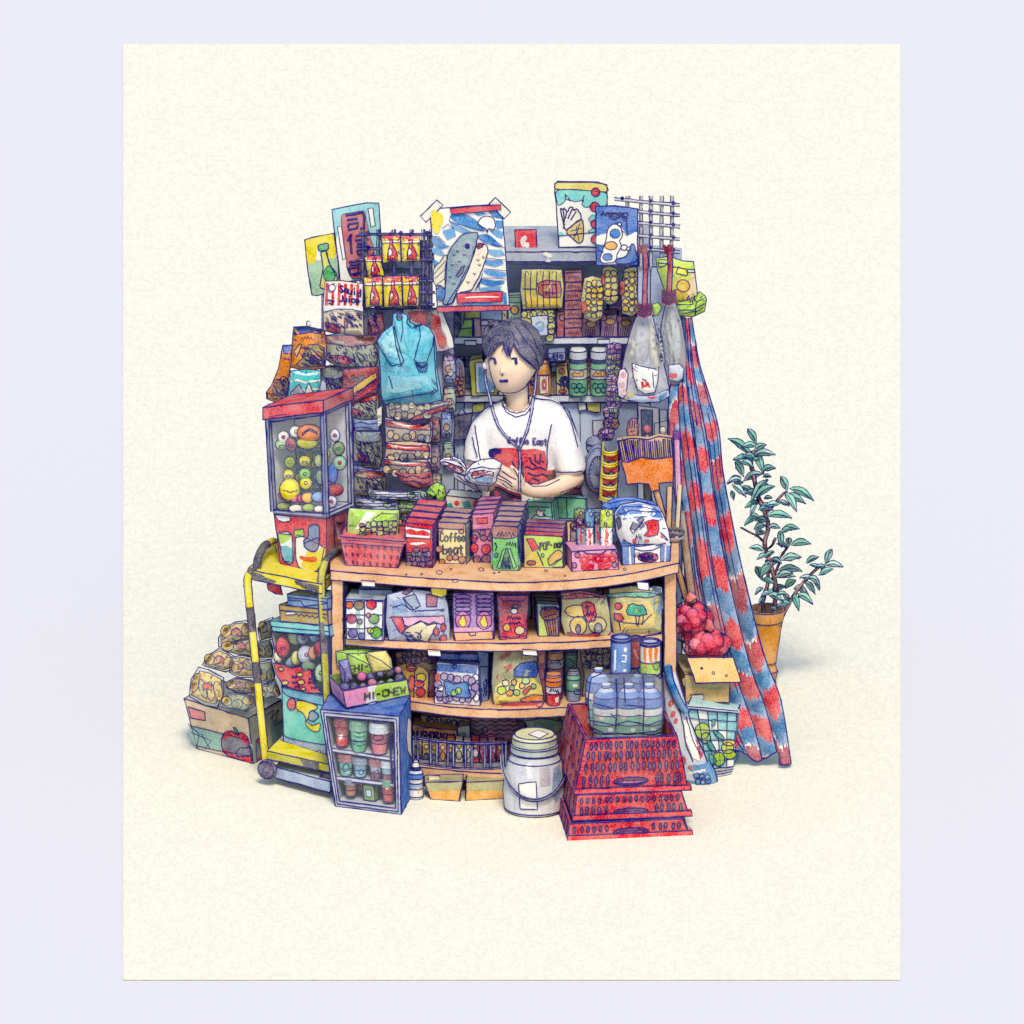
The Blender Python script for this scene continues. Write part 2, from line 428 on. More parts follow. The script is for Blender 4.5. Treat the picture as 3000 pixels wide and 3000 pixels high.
for x0, x1, e in ((972, 1006, 0), (1946, 1982, 1)):
    mb = MB(); yf = ts[e].y + .01; X0, X1 = (x0 - 1500) / S, (x1 - 1500) / S; zt = ZT - .044
    c = [Vector((X0, yf, 0)), Vector((X1, yf, 0)), Vector((X1, .855, 0)), Vector((X0, .855, 0))]; up = Vector((0, 0, zt)); t = [p + up for p in c]
    mb.face([c[0], c[1], t[1], t[0]], WOOD); mb.face([c[2], c[3], t[3], t[2]], WOODS)
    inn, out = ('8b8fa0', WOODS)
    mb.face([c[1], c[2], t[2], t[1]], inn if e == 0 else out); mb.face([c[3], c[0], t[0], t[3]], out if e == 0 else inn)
    mb.line([c[0], t[0]]); mb.line([c[1], t[1]]); mb.line([c[2], t[2]]); mb.part('side_board', counter)
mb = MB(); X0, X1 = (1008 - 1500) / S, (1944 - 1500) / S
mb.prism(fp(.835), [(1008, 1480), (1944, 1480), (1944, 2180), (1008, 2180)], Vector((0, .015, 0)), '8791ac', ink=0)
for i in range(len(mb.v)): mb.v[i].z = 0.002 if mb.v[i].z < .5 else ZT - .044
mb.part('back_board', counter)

# ------------------------------------------------------------------ pale blue shelving behind the shopkeeper
bs = thing('shelving', 'pale blue-grey steel shelving behind the shopkeeper', 'shelving', (.3, 1.45, 0))
BLU = 'cbdcf8'
YB = 1.30; ZB0, ZB1, ZB2 = hz(738, YB), hz(988, YB), hz(1158, YB)
def slab(mb, x0, x1, y0, y1, Y, d, col, ink=1.0): return mb.prism(fp(Y), [(x0, y0), (x1, y0), (x1, y1), (x0, y1)], Vector((0, d, 0)), col, None, ink)
mb = MB(); slab(mb, 1300, 1905, 738, 766, YB - .02, .36, 'b4bccb')
mb.F(fp(YB - .022), 'f4f3ea', '1600 738 1620 750 1606 757 1615 766 1597 766 1606 755 1590 745'); mb.I(fp(YB - .022), '1485 772 1900 776', .8)
mb.part('top_board', bs)
for y in (988, 1158):
    mb = MB(); slab(mb, 1300, 1875, y, y + 20, YB, .30, 'e0e8f2'); mb.part('shelf_board', bs)
mb = MB(); mb.prism(fp(1.50), [(1300, 640), (1905, 640), (1905, 1300), (1300, 1300)], Vector((0, .012, 0)), 'cfe0ff', ink=0)
for i in range(len(mb.v)): mb.v[i].z = .002 if mb.v[i].z < 1.5 else ZB0 - .05
mb.part('back_panel', bs)
for x in (1300, 1885):
    mb = MB(); mb.prism(fp(YB + .003), [(x, 770), (x + 16, 770), (x + 16, 1400), (x, 1400)], Vector((0, .3, 0)), 'cbd8ea')
    for p in mb.v:
        if p.z < 1.2: p.z = .002
    mb.part('upright', bs)
mb = MB(); slab(mb, 1318, 1882, 1180, 1420, YB + .03, .02, BLU, 1); pl = fp(YB + .028)
mb.I(pl, '1360 1180 1360 1420'); mb.I(pl, '1268 1245 1300 1235 1300 1340'); mb.I(pl, '1340 1330 1345 1420', .8); mb.I(pl, '1700 1180 1700 1420', .7)
for p in mb.v:
    if p.z < 1.1: p.z -= .35
mb.part('door_panel', bs)
# tall locker at the right-hand end, stripes of white and slate
lk = MB(); lk.prism(fp(1.20), [(1868, 776), (1998, 790), (1998, 1430), (1868, 1430)], Vector((0, .3, 0)), 'b4c2dd'); pl = fp(1.20)
for p in lk.v:
    if p.z < 1.05: p.z = .002
lk.F(pl, 'f1f2f0', '1868 1188 1930 1195 1932 1290 1870 1290', .8); lk.F(pl, '6f7fa3', '1878 1200 1912 1200 1912 1290 1880 1290', .8)
lk.F(pl, 'dfe6ee', '1932 1200 1955 1200 1955 1300 1935 1300', .8); lk.F(pl, 'f4f4f0', '1918 1240 1960 1230 1955 1285 1915 1290', .7); lk.I(pl, '1905 790 1905 1190')
lk.done('locker', 'slate blue locker standing behind the broom and hanging bags', 'locker')

# ------------------------------------------------------------------ wire grids that posters and bags hang from
def grid(name, label, Y, xs, ys, box, col, r, post=None, slope=0.0):
    t = thing(name, label, 'wire grid', at((box[0] + box[2]) / 2, box[3], Y)); mb = MB()
    for x in xs: mb.tube([at(x + 2, box[1] - 8, Y), at(x, box[3], Y)], r, col, 6); mb.line([at(x - 4, box[1] - 8, Y - .002), at(x - 5, box[3], Y - .002)], .8); mb.line([at(x + 5, box[1] - 8, Y - .002), at(x + 4, box[3], Y - .002)], .8)
    mb.part('upright_wires', t); mb = MB()
    for y in ys:
        a, b = at(box[0], y - slope, Y - r * 1.8), at(box[2], y + slope, Y - r * 1.8); mb.tube([a, b], r, col, 6)
        o = Vector((0, -.002, r)); mb.line([a + o, b + o], .8); mb.line([a - Vector((0, .002, r)), b - Vector((0, .002, r))], .8)
        for k in (.12, .55, .9): mb.ball(a.lerp(b, k) + Vector((0, -.004, .008)), .009, col=INK, n=6)
    mb.part('cross_wires', t)
    if post:
        mb = MB()
        for x in post:
            p = at(x, box[3], Y + .012); mb.tube([Vector((p.x, p.y, .0)), at(x, box[1], Y + .012)], .011, col, 6)
        mb.part('post', t)
    return t
grid('wire_grid', 'dark wire grid hung with yellow sauce sachets beside the fish poster', 1.0, (1062, 1108, 1154, 1205, 1240, 1262), (686, 728, 760, 822, 856, 892), (1052, 680, 1274, 908), '4c4a6e', .0048, (1070, 1256))
grid('wire_grid', 'empty white-grey wire grid above the shelving, right of the blue poster', 1.18, (1838, 1878, 1907, 1938, 1968), (592, 622, 655, 692, 729), (1800, 582, 1992, 780), 'c4c3c6', .0062, None, 9)
mb = MB(); mb.prism(fp(1.04), [(1098, 764), (1232, 762), (1232, 706), (1264, 706), (1266, 906), (1098, 906)], Vector((0, .012, 0)), '8f9cc0'); pl = fp(1.04)  # flat slate panel backing the grid cells
for y in (790, 812, 836): mb.I(pl, [(1120, y), (1262, y - 4)], .9)
mb.F(pl, '5d6690', '1120 770 1150 772 1200 790 1226 786 1226 806 1180 800 1124 806'); mb.F(pl, 'c3cce0', '1236 790 1258 786 1258 806 1232 806', .8)
mb.done('backing_panel', 'slate blue backing panel standing behind the dark wire grid', 'panel')
# peg board behind the hanging snacks
mb = MB(); mb.prism(fp(1.10), [(1000, 905), (1330, 905), (1330, 1500), (1000, 1500)], Vector((0, .02, 0)), '868db4')
for p in mb.v:
    if p.z < 1.0: p.z = .002
pl = fp(1.10); mb.F(pl, '8a8fb2', '1080 905 1290 905 1300 980 1085 960'); mb.F(pl, 'b4c0dc', '1270 1000 1330 1000 1330 1500 1270 1500'); mb.hatch(pl, (1010, 980, 1120, 1480), 40, 4, .8, .15)
mb.done('peg_board', 'slate peg board crowded with hanging snack bags on the left', 'peg board')

# ------------------------------------------------------------------ yellow hand trolley at the left
YEL, YEL_SHADE, TAPE = 'f3e11c', 'bdb82e', '55515c'  # the olive is the yellow in shade, put into the colour
cart = thing('trolley', 'yellow two-deck hand trolley with scuffed black tape, carrying the toy machines', 'trolley', gp(860, 2290))
ZC, ZL = .917, .155
def deck(name, quad, Z, th, d, sidecol):
    mb = MB(); A, B = gp(*quad[0], Z), gp(*quad[1], Z); D = dv(d); t = [A, B, B + D, A + D]; dn = Vector((0, 0, -th))
    mb.face(t, YEL); mb.face([p + dn for p in t][::-1], sidecol)
    for i in range(4): mb.face([t[i], t[i] + dn, t[(i + 1) % 4] + dn, t[(i + 1) % 4]], sidecol)
    mb.line(t, 1, True); mb.line([p + dn for p in t], 1, True); pl = bp(quad[0], quad[1], Z); mb.pl = pl
    return mb
mb = deck('deck', ((726, 1668), (942, 1712)), ZC, .042, (70, -70), YEL)
mb.F(mb.pl, TAPE, '728 1674 765 1682 780 1692 808 1702 800 1708 760 1700 732 1696'); mb.F(mb.pl, TAPE, '862 1700 935 1716 936 1726 905 1724 868 1712'); mb.F(mb.pl, TAPE, '880 1716 935 1728 935 1738 890 1724')
mb.part('deck', cart, 'upper yellow deck with torn black tape')
mb = deck('deck', ((782, 2200), (966, 2240)), ZL, .036, (70, -70), YEL_SHADE)
mb.F(mb.pl, TAPE, '880 2224 935 2236 935 2256 890 2244'); mb.part('deck', cart, 'lower yellow deck with shade painted into its edges')
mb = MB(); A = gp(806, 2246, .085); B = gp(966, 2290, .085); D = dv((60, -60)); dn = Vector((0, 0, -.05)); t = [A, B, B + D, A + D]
mb.face(t, 'c9d4e6')  # pale blue-grey slab below the lower deck
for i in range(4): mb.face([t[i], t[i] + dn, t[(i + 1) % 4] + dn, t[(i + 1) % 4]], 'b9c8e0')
mb.line(t, 1, True); mb.line([p + dn for p in t], 1, True); mb.part('base_slab', cart)
def rail(pts, r, col, sleeves, name):
    mb = MB(); q = smooth(pts, False, 5); mb.tube(q, r, col, 8); n = len(q) - 1
    for a, b in sleeves:
        i, j = int(a * n), int(b * n); mb.tube(q[i:j + 1], r * 1.08, TAPE, 8)
    for o in (-1, 1): mb.line([p + Vector((o * r, -.002, 0)) for p in q], 1.0)
    mb.part(name, cart)
rail([at(826, 1640, .62), at(818, 1600, .62), at(800, 1586, .60), at(772, 1602, .48), at(757, 1632, .40), at(752, 1668, .39)], .016, YEL, ((.55, .99),), 'handle')
rail([at(752, 1672, .385), at(735, 1675, .38), at(726, 1695, .375), at(728, 1740, .37), at(740, 1850, .35), at(755, 2000, .32), at(770, 2150, .30), at(781, 2246, .29)], .0155, YEL, ((.0, .22), (.5, .58), (.67, .74)), 'rail')
rail([at(1032, 1600, .52), at(1000, 1606, .42), at(965, 1628, .30), at(946, 1668, .215), at(942, 1720, .2), at(948, 1850, .18), at(956, 2010, .16), at(964, 2150, .15), at(968, 2250, .14)], .0155, YEL_SHADE, ((.18, .34), (.60, .68),), 'rail')
for x, y, Y in ((783, 2254, .20), (962, 2288, .05)):
    mb = MB(); c = at(x, y, Y); v = []
    for r, o in ((.038, -.014), (.046, 0), (.038, .014)): v.append([c + Vector((o, r * math.cos(t), r * math.sin(t))) for t in [2 * math.pi * k / 14 for k in range(14)]])
    vs = sum(v, []); fs = []
    for k in range(2):
        for j in range(14): fs.append((k * 14 + j, k * 14 + (j + 1) % 14, (k + 1) * 14 + (j + 1) % 14, (k + 1) * 14 + j))
    fs += [tuple(range(14)), tuple(range(28, 42))[::-1]]
    R_ = Matrix.Rotation(R(62), 3, 'Z'); vs = [c + R_ @ (p - c) for p in vs]
    mb.mesh(vs, fs, '5b5170'); mb.tube([c + R_ @ (p - c) for p in v[0]], LW, INK, 4, True); mb.tube([c + R_ @ (p - c) for p in v[2]], LW, INK, 4, True)
    mb.ball(c, .018, col='7a7690', n=8)
    mb.part('wheel', cart)

# ------------------------------------------------------------------ red-and-blue patterned curtain, pleated, spread towards the floor
Lp = smooth(P('1988 925 1972 1080 1958 1200 1970 1400 1994 1560 2016 1760 2056 1960 2085 2080 2120 2180 2150 2226'), False, 20)
Rp = smooth(P('2026 930 2048 1060 2078 1160 2106 1260 2118 1380 2152 1560 2190 1730 2240 1920 2288 2050 2318 2236'), False, 20)
nv = min(len(Lp), len(Rp)) - 1; nu = 132; NF = 4
mb = MB(); V = []
for j in range(nv + 1):
    t = j / nv; Yc = 1.02 * (1 - t) + .47 * t
    for i in range(nu + 1):
        u = i / nu; x = Lp[j].x + (Rp[j].x - Lp[j].x) * u; y = Lp[j].y + (Rp[j].y - Lp[j].y) * u
        p = at(x, y, Yc); p.y += -(abs(math.sin(u * NF * math.pi)) ** .6) * (.007 + .013 * t) + .012 * math.sin(u * 7 + t * 5)
        if t > .9: p.z += .05 * (t - .9) / .1 * (math.sin(u * 9 + 1) * .5 + .5) * (u < .8)
        V.append(p)
V = [Vector((p.x, p.y, max(p.z, .004))) for p in V]
RC, BC, GC = ('dc525c', 'b05a68', 'c8525e'), ('4a8abc', '6592c0', '5682ae'), ('93aad0', 'f0f1ee', '86a0c8')
fs, cs = [], []; OFF = (.0, .45, .1, .62, .3, .8, .2)
for j in range(nv):
    for i in range(nu):
        k = int(i / nu * NF); fu = (i / nu * NF) % 1; ph = j / nv * 9.0 + OFF[k] + .22 * math.sin(k + fu * 2.5); c_ = int(ph); tt = ph % 1
        rnd = random.Random(c_ * 31 + k * 7); a, b_, e_ = rnd.random(), rnd.random(), rnd.random()
        d1 = ((fu - .5) / (.50 + .25 * a)) ** 2 + ((tt - .3 + .16 * (fu - .5)) / (.24 + .08 * b_)) ** 2; d2 = ((fu - .45) / (.5 + .1 * b_)) ** 2 + ((tt - .76 + .15 * (fu - .5)) / (.17 + .06 * e_)) ** 2
        wb = .10 * math.sin(i * .9 + j * .31) + .10 * math.sin(j * .53 - i * .4); d1 += wb * 2; d2 += wb * 2
        if d1 < 1: col = RC[int(a * 3) % 3]
        elif d2 < 1: col = BC[int(b_ * 3) % 3]
        elif tt < .2 and d1 < 1.5 and a > .4: col = GC[1]
        else: col = GC[0] if e_ > .35 else GC[2]
        q = j * (nu + 1) + i; fs.append((q, q + 1, q + nu + 2, q + nu + 1)); cs.append(col)
mb.mesh(V, fs, cs); mb.mesh([p + Vector((0, .004, 0)) for p in V], [q[::-1] for q in fs], 'aab2cc')
for k in range(NF + 1):
    i = int(round(k / NF * nu)); mb.line([V[j * (nu + 1) + i] + Vector((0, -.003, 0)) for j in range(0, nv + 1, 4)], 1.1)
rf = random.Random(5)
for k in range(NF * 3):
    i = int((k + .5) / (NF * 3) * nu); a_ = rf.randint(0, nv // 2); b_ = min(nv, a_ + rf.randint(nv // 5, nv // 2)); mb.line([V[j * (nu + 1) + i] + Vector((0, -.003, 0)) for j in range(a_, b_, 4)], .7)
mb.line([V[nv * (nu + 1) + i] + Vector((0, -.003, .002)) for i in range(nu + 1)], 1.1)
o = mb.build('curtain', None, False); tag(o, 'long red and blue patterned curtain fanning down to the floor at the right', 'curtain')

# ------------------------------------------------------------------ potted shrub
pt = thing('potted_plant', 'leafy green shrub in a terracotta pot behind the curtain', 'plant', gp(2250, 2010))
mb = MB(); mb.can(2247, 2010, 0, [(22, 0, 'c9873f'), (30, 45, 'e39a4c'), (24, 62, 'b98a4a'), (26, 70, 'e8a14e'), (44, 190, 'd89a5a'), (46, 192, 'eba756'), (54, 226, 'c98a55'), (46, 227, '8a6247'), (42, 214, '8a6247')], 24, 1, True, (0, 1, 3, 5, 6))
mb.part('pot', pt)
Zs = 226 / S / CS; pc = gp(2247, 2010, 0); YP = pc.y
mb = MB()
SK = 'b98479'
for pts, r in (('2265 1830 2272 1720 2258 1655 2243 1610 2241 1583 2251 1544 2240 1500 2223 1459 2212 1415 2207 1386 2200 1355 2207 1320', .010), ('2243 1505 2268 1478 2285 1455 2302 1440', .007),
               ('2278 1835 2310 1770 2340 1722 2372 1685 2400 1660', .009), ('2252 1830 2235 1770 2250 1700 2246 1640', .007), ('2240 1590 2222 1572 2195 1558 2172 1545', .006), ('2243 1612 2262 1597 2272 1575', .005), ('2280 1640 2300 1612 2308 1600', .005), ('2262 1700 2285 1645', .006)):
    q = smooth(P(pts), False, 4); p3 = [at(a.x, a.y, YP - .03 + .04 * math.sin(i * .7)) for i, a in enumerate(q)]
    mb.tube(p3, r, SK, 6, False, r * .5)
    for o_ in (-1, 1): mb.line([p + Vector((o_ * r * .8, -.004, 0)) for p in p3], .9)
mb.part('stem', pt)
leaves = '''2215 1300 2191 1256|2205 1340 2132 1285|2210 1322 2245 1303|2197 1348 2148 1348|2205 1335 2272 1333|2212 1328 2238 1390|2206 1350 2225 1345|2178 1398 2155 1352|2170 1398 2130 1418|2178 1410 2238 1388
2232 1380 2272 1372|2210 1460 2270 1425|2208 1450 2172 1425|2200 1470 2250 1405|2145 1420 2185 1456|2142 1440 2150 1466|2225 1475 2182 1488|2215 1478 2198 1508|2230 1480 2262 1486|2238 1462 2262 1458
2306 1440 2288 1395|2314 1432 2385 1468|2302 1444 2334 1500|2300 1452 2360 1476|2282 1470 2312 1482|2246 1512 2320 1518|2218 1515 2180 1540|2196 1512 2228 1518|2210 1552 2245 1540|2252 1545 2285 1548
2285 1555 2290 1605|2290 1552 2342 1550|2240 1615 2195 1605|2248 1625 2218 1640|2312 1600 2310 1576|2318 1598 2376 1594|2262 1640 2290 1650|2288 1642 2348 1634|2280 1672 2350 1674|2270 1690 2330 1690
2228 1690 2260 1655|2232 1700 2215 1660|2260 1660 2280 1632|2418 1652 2438 1610|2416 1655 2470 1662|2362 1650 2398 1632|2405 1675 2420 1672|2370 1690 2402 1715|2360 1705 2388 1740|2330 1720 2370 1745
2336 1740 2382 1770|2325 1742 2340 1790|2310 1760 2295 1740|2285 1735 2268 1752|2255 1735 2230 1750|2240 1750 2222 1772|2262 1725 2290 1720|2400 1665 2372 1655|2385 1690 2400 1730|2252 1672 2222 1690|2300 1725 2332 1700|2275 1790 2258 1780|2235 1722 2212 1742|2245 1560 2212 1570|2225 1435 2250 1418'''
LG = ('94dcbe', '7fd0b0', 'a6e4cb', '8ed2bc', 'b6ead4')
lv_ = leaves.replace('\n', '|').split('|'); rl = random.Random(3)
for k in range(100 - len(lv_)):
    a_ = [float(q) for q in lv_[(k * 2) % len(lv_)].split()]; m_ = rl.choice((-1, 1)); lv_.append('%f %f %f %f' % (a_[0] + rl.uniform(-6, 6), a_[1] + rl.uniform(4, 20), a_[0] + m_ * rl.uniform(22, 46), a_[1] + rl.uniform(-8, 34)))
for k, s_ in enumerate(lv_):
    x0, y0, x1, y1 = [float(a) for a in s_.split()]; mb = MB(); Yl = YP - .05 + .05 * math.sin(k * 1.7); a, b = at(x0, y0, Yl), at(x1, y1, Yl - .03 + .02 * math.cos(k)); L = (b - a).length
    d = (b - a).normalized(); pr = Vector((d.z, 0, -d.x)).normalized(); up = Vector((0, 0, 1)); ws = (0, .55, .9, 1, .8, .45, .0); c1, c2, cm = [], [], []
    ww = max(.009, min(.017, L * .19))
    for i, wv in enumerate(ws):
        t = i / 6; m = a.lerp(b, t) + up * (math.sin(t * math.pi) * L * .13); cm.append(m + Vector((0, -.004, 0))); c1.append(m + pr * wv * ww + Vector((0, .003, 0))); c2.append(m - pr * wv * ww + Vector((0, .003, 0)))
    col = LG[k % 5]
    for i in range(6):
        mb.face([c1[i], c1[i + 1], cm[i + 1], cm[i]], col); mb.face([cm[i], cm[i + 1], c2[i + 1], c2[i]], col)
    mb.line(c1, .75); mb.line(c2, .75); mb.line(cm[1:], .5); mb.part('leaf', pt)
# ------------------------------------------------------------------ posters
mb = MB(); Y = 1.14
mb.sheet(Y, '892 703 915 695 978 684 990 760 995 845 960 857 930 866 914 864 903 800', WHITE, .006); s_ = fp(Y)
mb.F(s_, 'a6cfae', '902 768 985 752 994 844 930 864 915 862'); mb.F(s_, 'f6e23c', '894 705 976 686 982 755 960 748 955 720 930 722 925 765 902 770 897 730')
mb.F(s_, 'dfe26a', '941 736 957 737 963 768 985 800 986 822 970 842 948 846 938 836 946 790 944 765', 1.1); mb.F(s_, '36b062', '962 778 974 785 982 805 978 822 962 824 950 815 948 795', .8)
mb.F(s_, '57b67c', '934 718 955 712 962 718 960 732 940 736 933 730', 1); mb.I(s_, '955 740 968 775 984 808')
mb.done('poster', 'yellow and green poster of a green bottle at the top left', 'poster')
mb = MB(); Y = 1.12
mb.sheet(Y, '972 614 1010 606 1040 600 1075 594 1110 595 1114 660 1118 720 1120 815 1060 822 998 826 988 740', '9bdade', .006); s_ = fp(Y)
mb.F(s_, WHITE, '985 700 1000 690 1020 760 1030 820 1000 824 992 780'); mb.F(s_, WHITE, '1078 610 1092 608 1100 660 1086 664', .9); mb.F(s_, WHITE, '988 664 1000 662 1012 755 1004 762', .8)
mb.F(s_, 'c76670', '1002 630 1015 625 1065 618 1072 640 1078 665 1086 700 1095 735 1092 760 1078 778 1068 808 1050 816 1030 814 1018 790 1014 760 1006 700 1000 650', .5)
for st in ('1012 630 1040 626 1062 620 1068 635 1066 672 1056 666', '1016 644 1048 640', '1020 656 1050 652 1046 668 1022 672 1020 658', '1030 685 1018 705', '1026 694 1030 742', '1042 692 1068 684', '1040 704 1080 700', '1046 714 1076 712', '1044 722 1078 720', '1046 732 1080 730 1076 744 1050 746 1046 733', '1022 768 1056 762', '1024 776 1058 772', '1018 786 1052 782 1048 800 1026 804 1022 788', '1036 806 1060 798'): mb.I(s_, st, 2.6)
mb.done('poster', 'pale teal poster with bold brush writing on a red strip', 'poster')
mb = MB(); Y = .97
mb.sheet(Y, '1258 612 1320 608 1400 602 1470 597 1474 660 1480 730 1486 810 1492 900 1400 905 1282 908 1274 800 1266 700', WHITE, .006); s_ = fp(Y)
BW = ('4a90d0', '5b9edb', '3c7fc4', '6aa6d6')
for k, q in enumerate(('1318 632 1350 625 1390 640 1420 675 1395 675 1340 655', '1385 622 1410 618 1425 628 1400 634', '1430 620 1468 618 1472 642 1445 636', '1318 648 1345 660 1390 682 1360 686 1325 670', '1452 645 1472 646 1472 668 1455 672', '1434 676 1460 672 1474 680 1472 700 1455 694', '1400 690 1430 686 1462 712 1472 721 1450 722 1410 705', '1430 730 1470 732 1482 748 1450 752 1432 742', '1424 762 1470 761 1476 773 1450 782 1420 774', '1418 790 1450 792 1478 798 1484 807 1460 812 1425 802', '1412 815 1450 822 1474 821 1476 830 1440 838 1408 828', '1402 842 1440 840 1470 838 1466 850 1404 850', '1473 852 1484 858 1486 888 1475 890', '1296 676 1330 665 1336 690 1310 702', '1266 695 1285 696 1302 715 1318 720 1290 728 1268 712', '1264 724 1290 728 1302 742 1296 748 1268 740', '1268 758 1282 765 1285 775 1270 780', '1352 886 1440 884 1440 892 1360 894', '1285 892 1310 896 1300 902 1284 902')): mb.F(s_, BW[k % 4], q, 0)
for q in ('1265 690 1285 692 1305 712', '1296 668 1312 656 1330 668', '1320 632 1316 645 1340 655 1420 676', '1440 712 1482 726', '1426 755 1482 760', '1420 785 1490 792', '1415 812 1488 816'): mb.I(s_, q, .7)
mb.F(s_, 'f3e04a', '1264 620 1275 616 1298 632 1294 655 1284 680 1272 678 1264 650'); mb.F(s_, WHITE, '1402 655 1406 640 1420 632 1440 634 1450 650 1448 670 1430 668 1428 680 1422 668', 1)
mb.F(s_, 'e2dcc2', '1308 745 1290 765 1270 787 1273 829 1290 834 1304 840 1308 800', .9)
for q in ('1306 762 1272 800', '1306 785 1274 815', '1306 810 1280 832'): mb.I(s_, q, .7)
mb.F(s_, 'f4e9d3', '1392 725 1410 716 1424 714 1429 733 1424 755 1415 780 1405 805 1388 835 1377 848 1340 858 1330 880 1320 888 1310 888 1340 840 1360 800 1380 765', 1)
for q in ('1414 800 1402 842', '1410 812 1396 846', '1404 825 1390 850'): mb.I(s_, q, .7)
mb.F(s_, '7f9fae', '1399 681 1375 680 1353 688 1328 715 1312 745 1304 797 1305 836 1301 870 1299 888 1316 888 1328 880 1338 852 1359 815 1378 772 1392 730 1396 705', 1.1)
mb.F(s_, '98aab4', '1340 720 1370 700 1388 712 1378 750 1350 790 1330 800 1325 760'); mb.F(s_, 'b5545c', '1395 716 1405 710 1418 710 1414 720 1400 727', .9); mb.E(s_, INK, 1369, 719, 6, 7); mb.F(s_, '6d6f86', '1336 806 1352 780 1362 775 1356 795 1342 810', .9)
for x, y in ((1330, 745), (1345, 765), (1325, 775), (1340, 735), (1318, 810), (1330, 830), (1360, 745), (1400, 760), (1405, 775), (1390, 800), (1416, 752), (1372, 825)): mb.I(s_, [(x - 4, y - 3), (x, y + 2), (x + 4, y - 2)], .8)
mb.F(s_, 'dd5f68', '1318 608 1468 597 1468 612 1324 626', .9); mb.F(s_, 'e35560', '1338 857 1472 850 1472 881 1340 886', 1); mb.F(s_, WHITE, '1366 868 1400 865 1456 866 1456 869 1400 869 1366 871')
mb.F(s_, '2f6fb5', ell(1291, 857, 14, 21, 10), .6); mb.F(s_, 'd95f66', '1278 896 1495 891 1495 906 1282 912', 1)
o = thing('poster', 'blue sea poster of a leaping grey fish, held up with tape', 'poster', at(1375, 908, Y)); mb.part('sheet', o)
for q in ('1232 634 1280 585 1298 601 1248 652', '1432 597 1450 578 1496 622 1478 641'):
    mb = MB(); mb.sheet(Y - .003, q, 'f6f5e8', .001, .9); mb.part('tape', o)
mb = MB(); mb.sheet(1.34, '1508 673 1571 672 1574 736 1512 738', 'ee5a66', .006); mb.F(fp(1.34), 'fdf3ea', '1528 696 1540 690 1544 700 1538 708 1550 712 1549 730 1543 732 1538 722 1532 724 1524 708', 0)
mb.done('sign', 'small square red sign with a white flash on the shelving top', 'sign')
mb = MB(); Y = 1.33
mb.sheet(Y, '1625 538 1634 531 1700 532 1750 533 1778 541 1779 600 1778 726 1720 723 1638 724 1632 640', WHITE, .006); s_ = fp(Y)
mb.F(s_, 'efdf80', '1627 540 1634 534 1700 534 1750 535 1776 543 1776 562 1700 555 1630 554', .9)
mb.F(s_, '8ee0d8', '1632 557 1700 557 1774 564 1776 600 1765 605 1755 600 1742 590 1730 604 1715 606 1705 598 1710 585 1690 590 1670 585 1660 572 1655 590 1640 600 1634 596', .7)
mb.I(s_, '1656 568 1658 582 1672 588', 1); mb.I(s_, '1712 572 1706 590', 1)
mb.F(s_, 'f5f2e6', '1642 610 1650 615 1652 608 1662 620 1670 606 1678 608 1682 616 1690 612 1700 625 1702 640 1690 648 1668 668 1655 670 1648 640', 1.3)
for q in ('1660 618 1656 640', '1676 612 1664 640', '1688 618 1672 644', '1650 615 1654 650', '1655 655 1650 668'): mb.I(s_, q, 1.3)
mb.F(s_, 'd9c372', '1660 674 1700 645 1708 650 1709 690 1706 706 1698 712 1690 708 1674 695', 1.2)
for q in ('1672 676 1704 668', '1678 690 1706 682', '1688 662 1696 706', '1700 654 1682 698'): mb.I(s_, q, .8)
mb.F(s_, '7fd6d2', '1635 680 1648 678 1655 688 1640 694'); mb.F(s_, '7fd6d2', '1723 640 1735 628 1745 630 1744 650 1730 652', .6); mb.F(s_, '7fd6d2', '1722 676 1738 668 1745 676 1730 682', .6); mb.I(s_, '1636 690 1745 680', .8)
for x, y, r in ((1745, 562, 12), (1742, 605, 13), (1742, 655, 11), (1745, 700, 13)): mb.E(s_, 'e0495a', x, y, r, r * 1.05, 1)
mb.done('poster', 'tall white ice cream cone poster with a yellow band and red cherries', 'poster')
mb = MB(); Y = 1.155
mb.sheet(Y, '1745 604 1800 602 1868 612 1868 700 1868 776 1748 776 1746 700', '5580cc', .006); s_ = fp(Y)
mb.F(s_, WHITE, '1748 692 1790 680 1800 662 1822 668 1840 690 1866 680 1868 735 1850 740 1836 760 1800 772 1760 768 1775 720 1748 715')
mb.F(s_, WHITE, '1782 668 1800 656 1818 664 1824 690 1815 705 1820 720 1808 745 1805 765 1770 770 1758 758 1770 720 1776 700', 1)
mb.F(s_, '5b8fd8', ell(1802, 684, 15, 14), .6); mb.F(s_, 'f2bd6b', ell(1790, 719, 18, 12), .8); mb.F(s_, '5b8fd8', ell(1780, 752, 14, 10), .7); mb.F(s_, '3f72bd', '1806 758 1835 748 1850 715 1860 722 1864 765 1820 772 1806 770', 1); mb.F(s_, '3f72bd', '1750 715 1766 722 1768 740 1752 732', .7)
mb.E(s_, WHITE, 1828, 724, 9, 8, 1); mb.E(s_, WHITE, 1842, 728, 6, 6, 1); mb.I(s_, '1820 672 1838 690 1836 645 1822 640', 1); mb.I(s_, '1782 636 1800 642 1820 634 1840 640', 1); mb.I(s_, '1784 632 1812 636 1838 632', .8); mb.E(s_, WHITE, 1815, 656, 5, 5, 1)
mb.T(s_, 'Ammon', 1760, 618, 1842, 630, 1.2)
mb.done('poster', 'blue poster with white waves and scrawled lettering, overlapping the ice cream poster', 'poster')

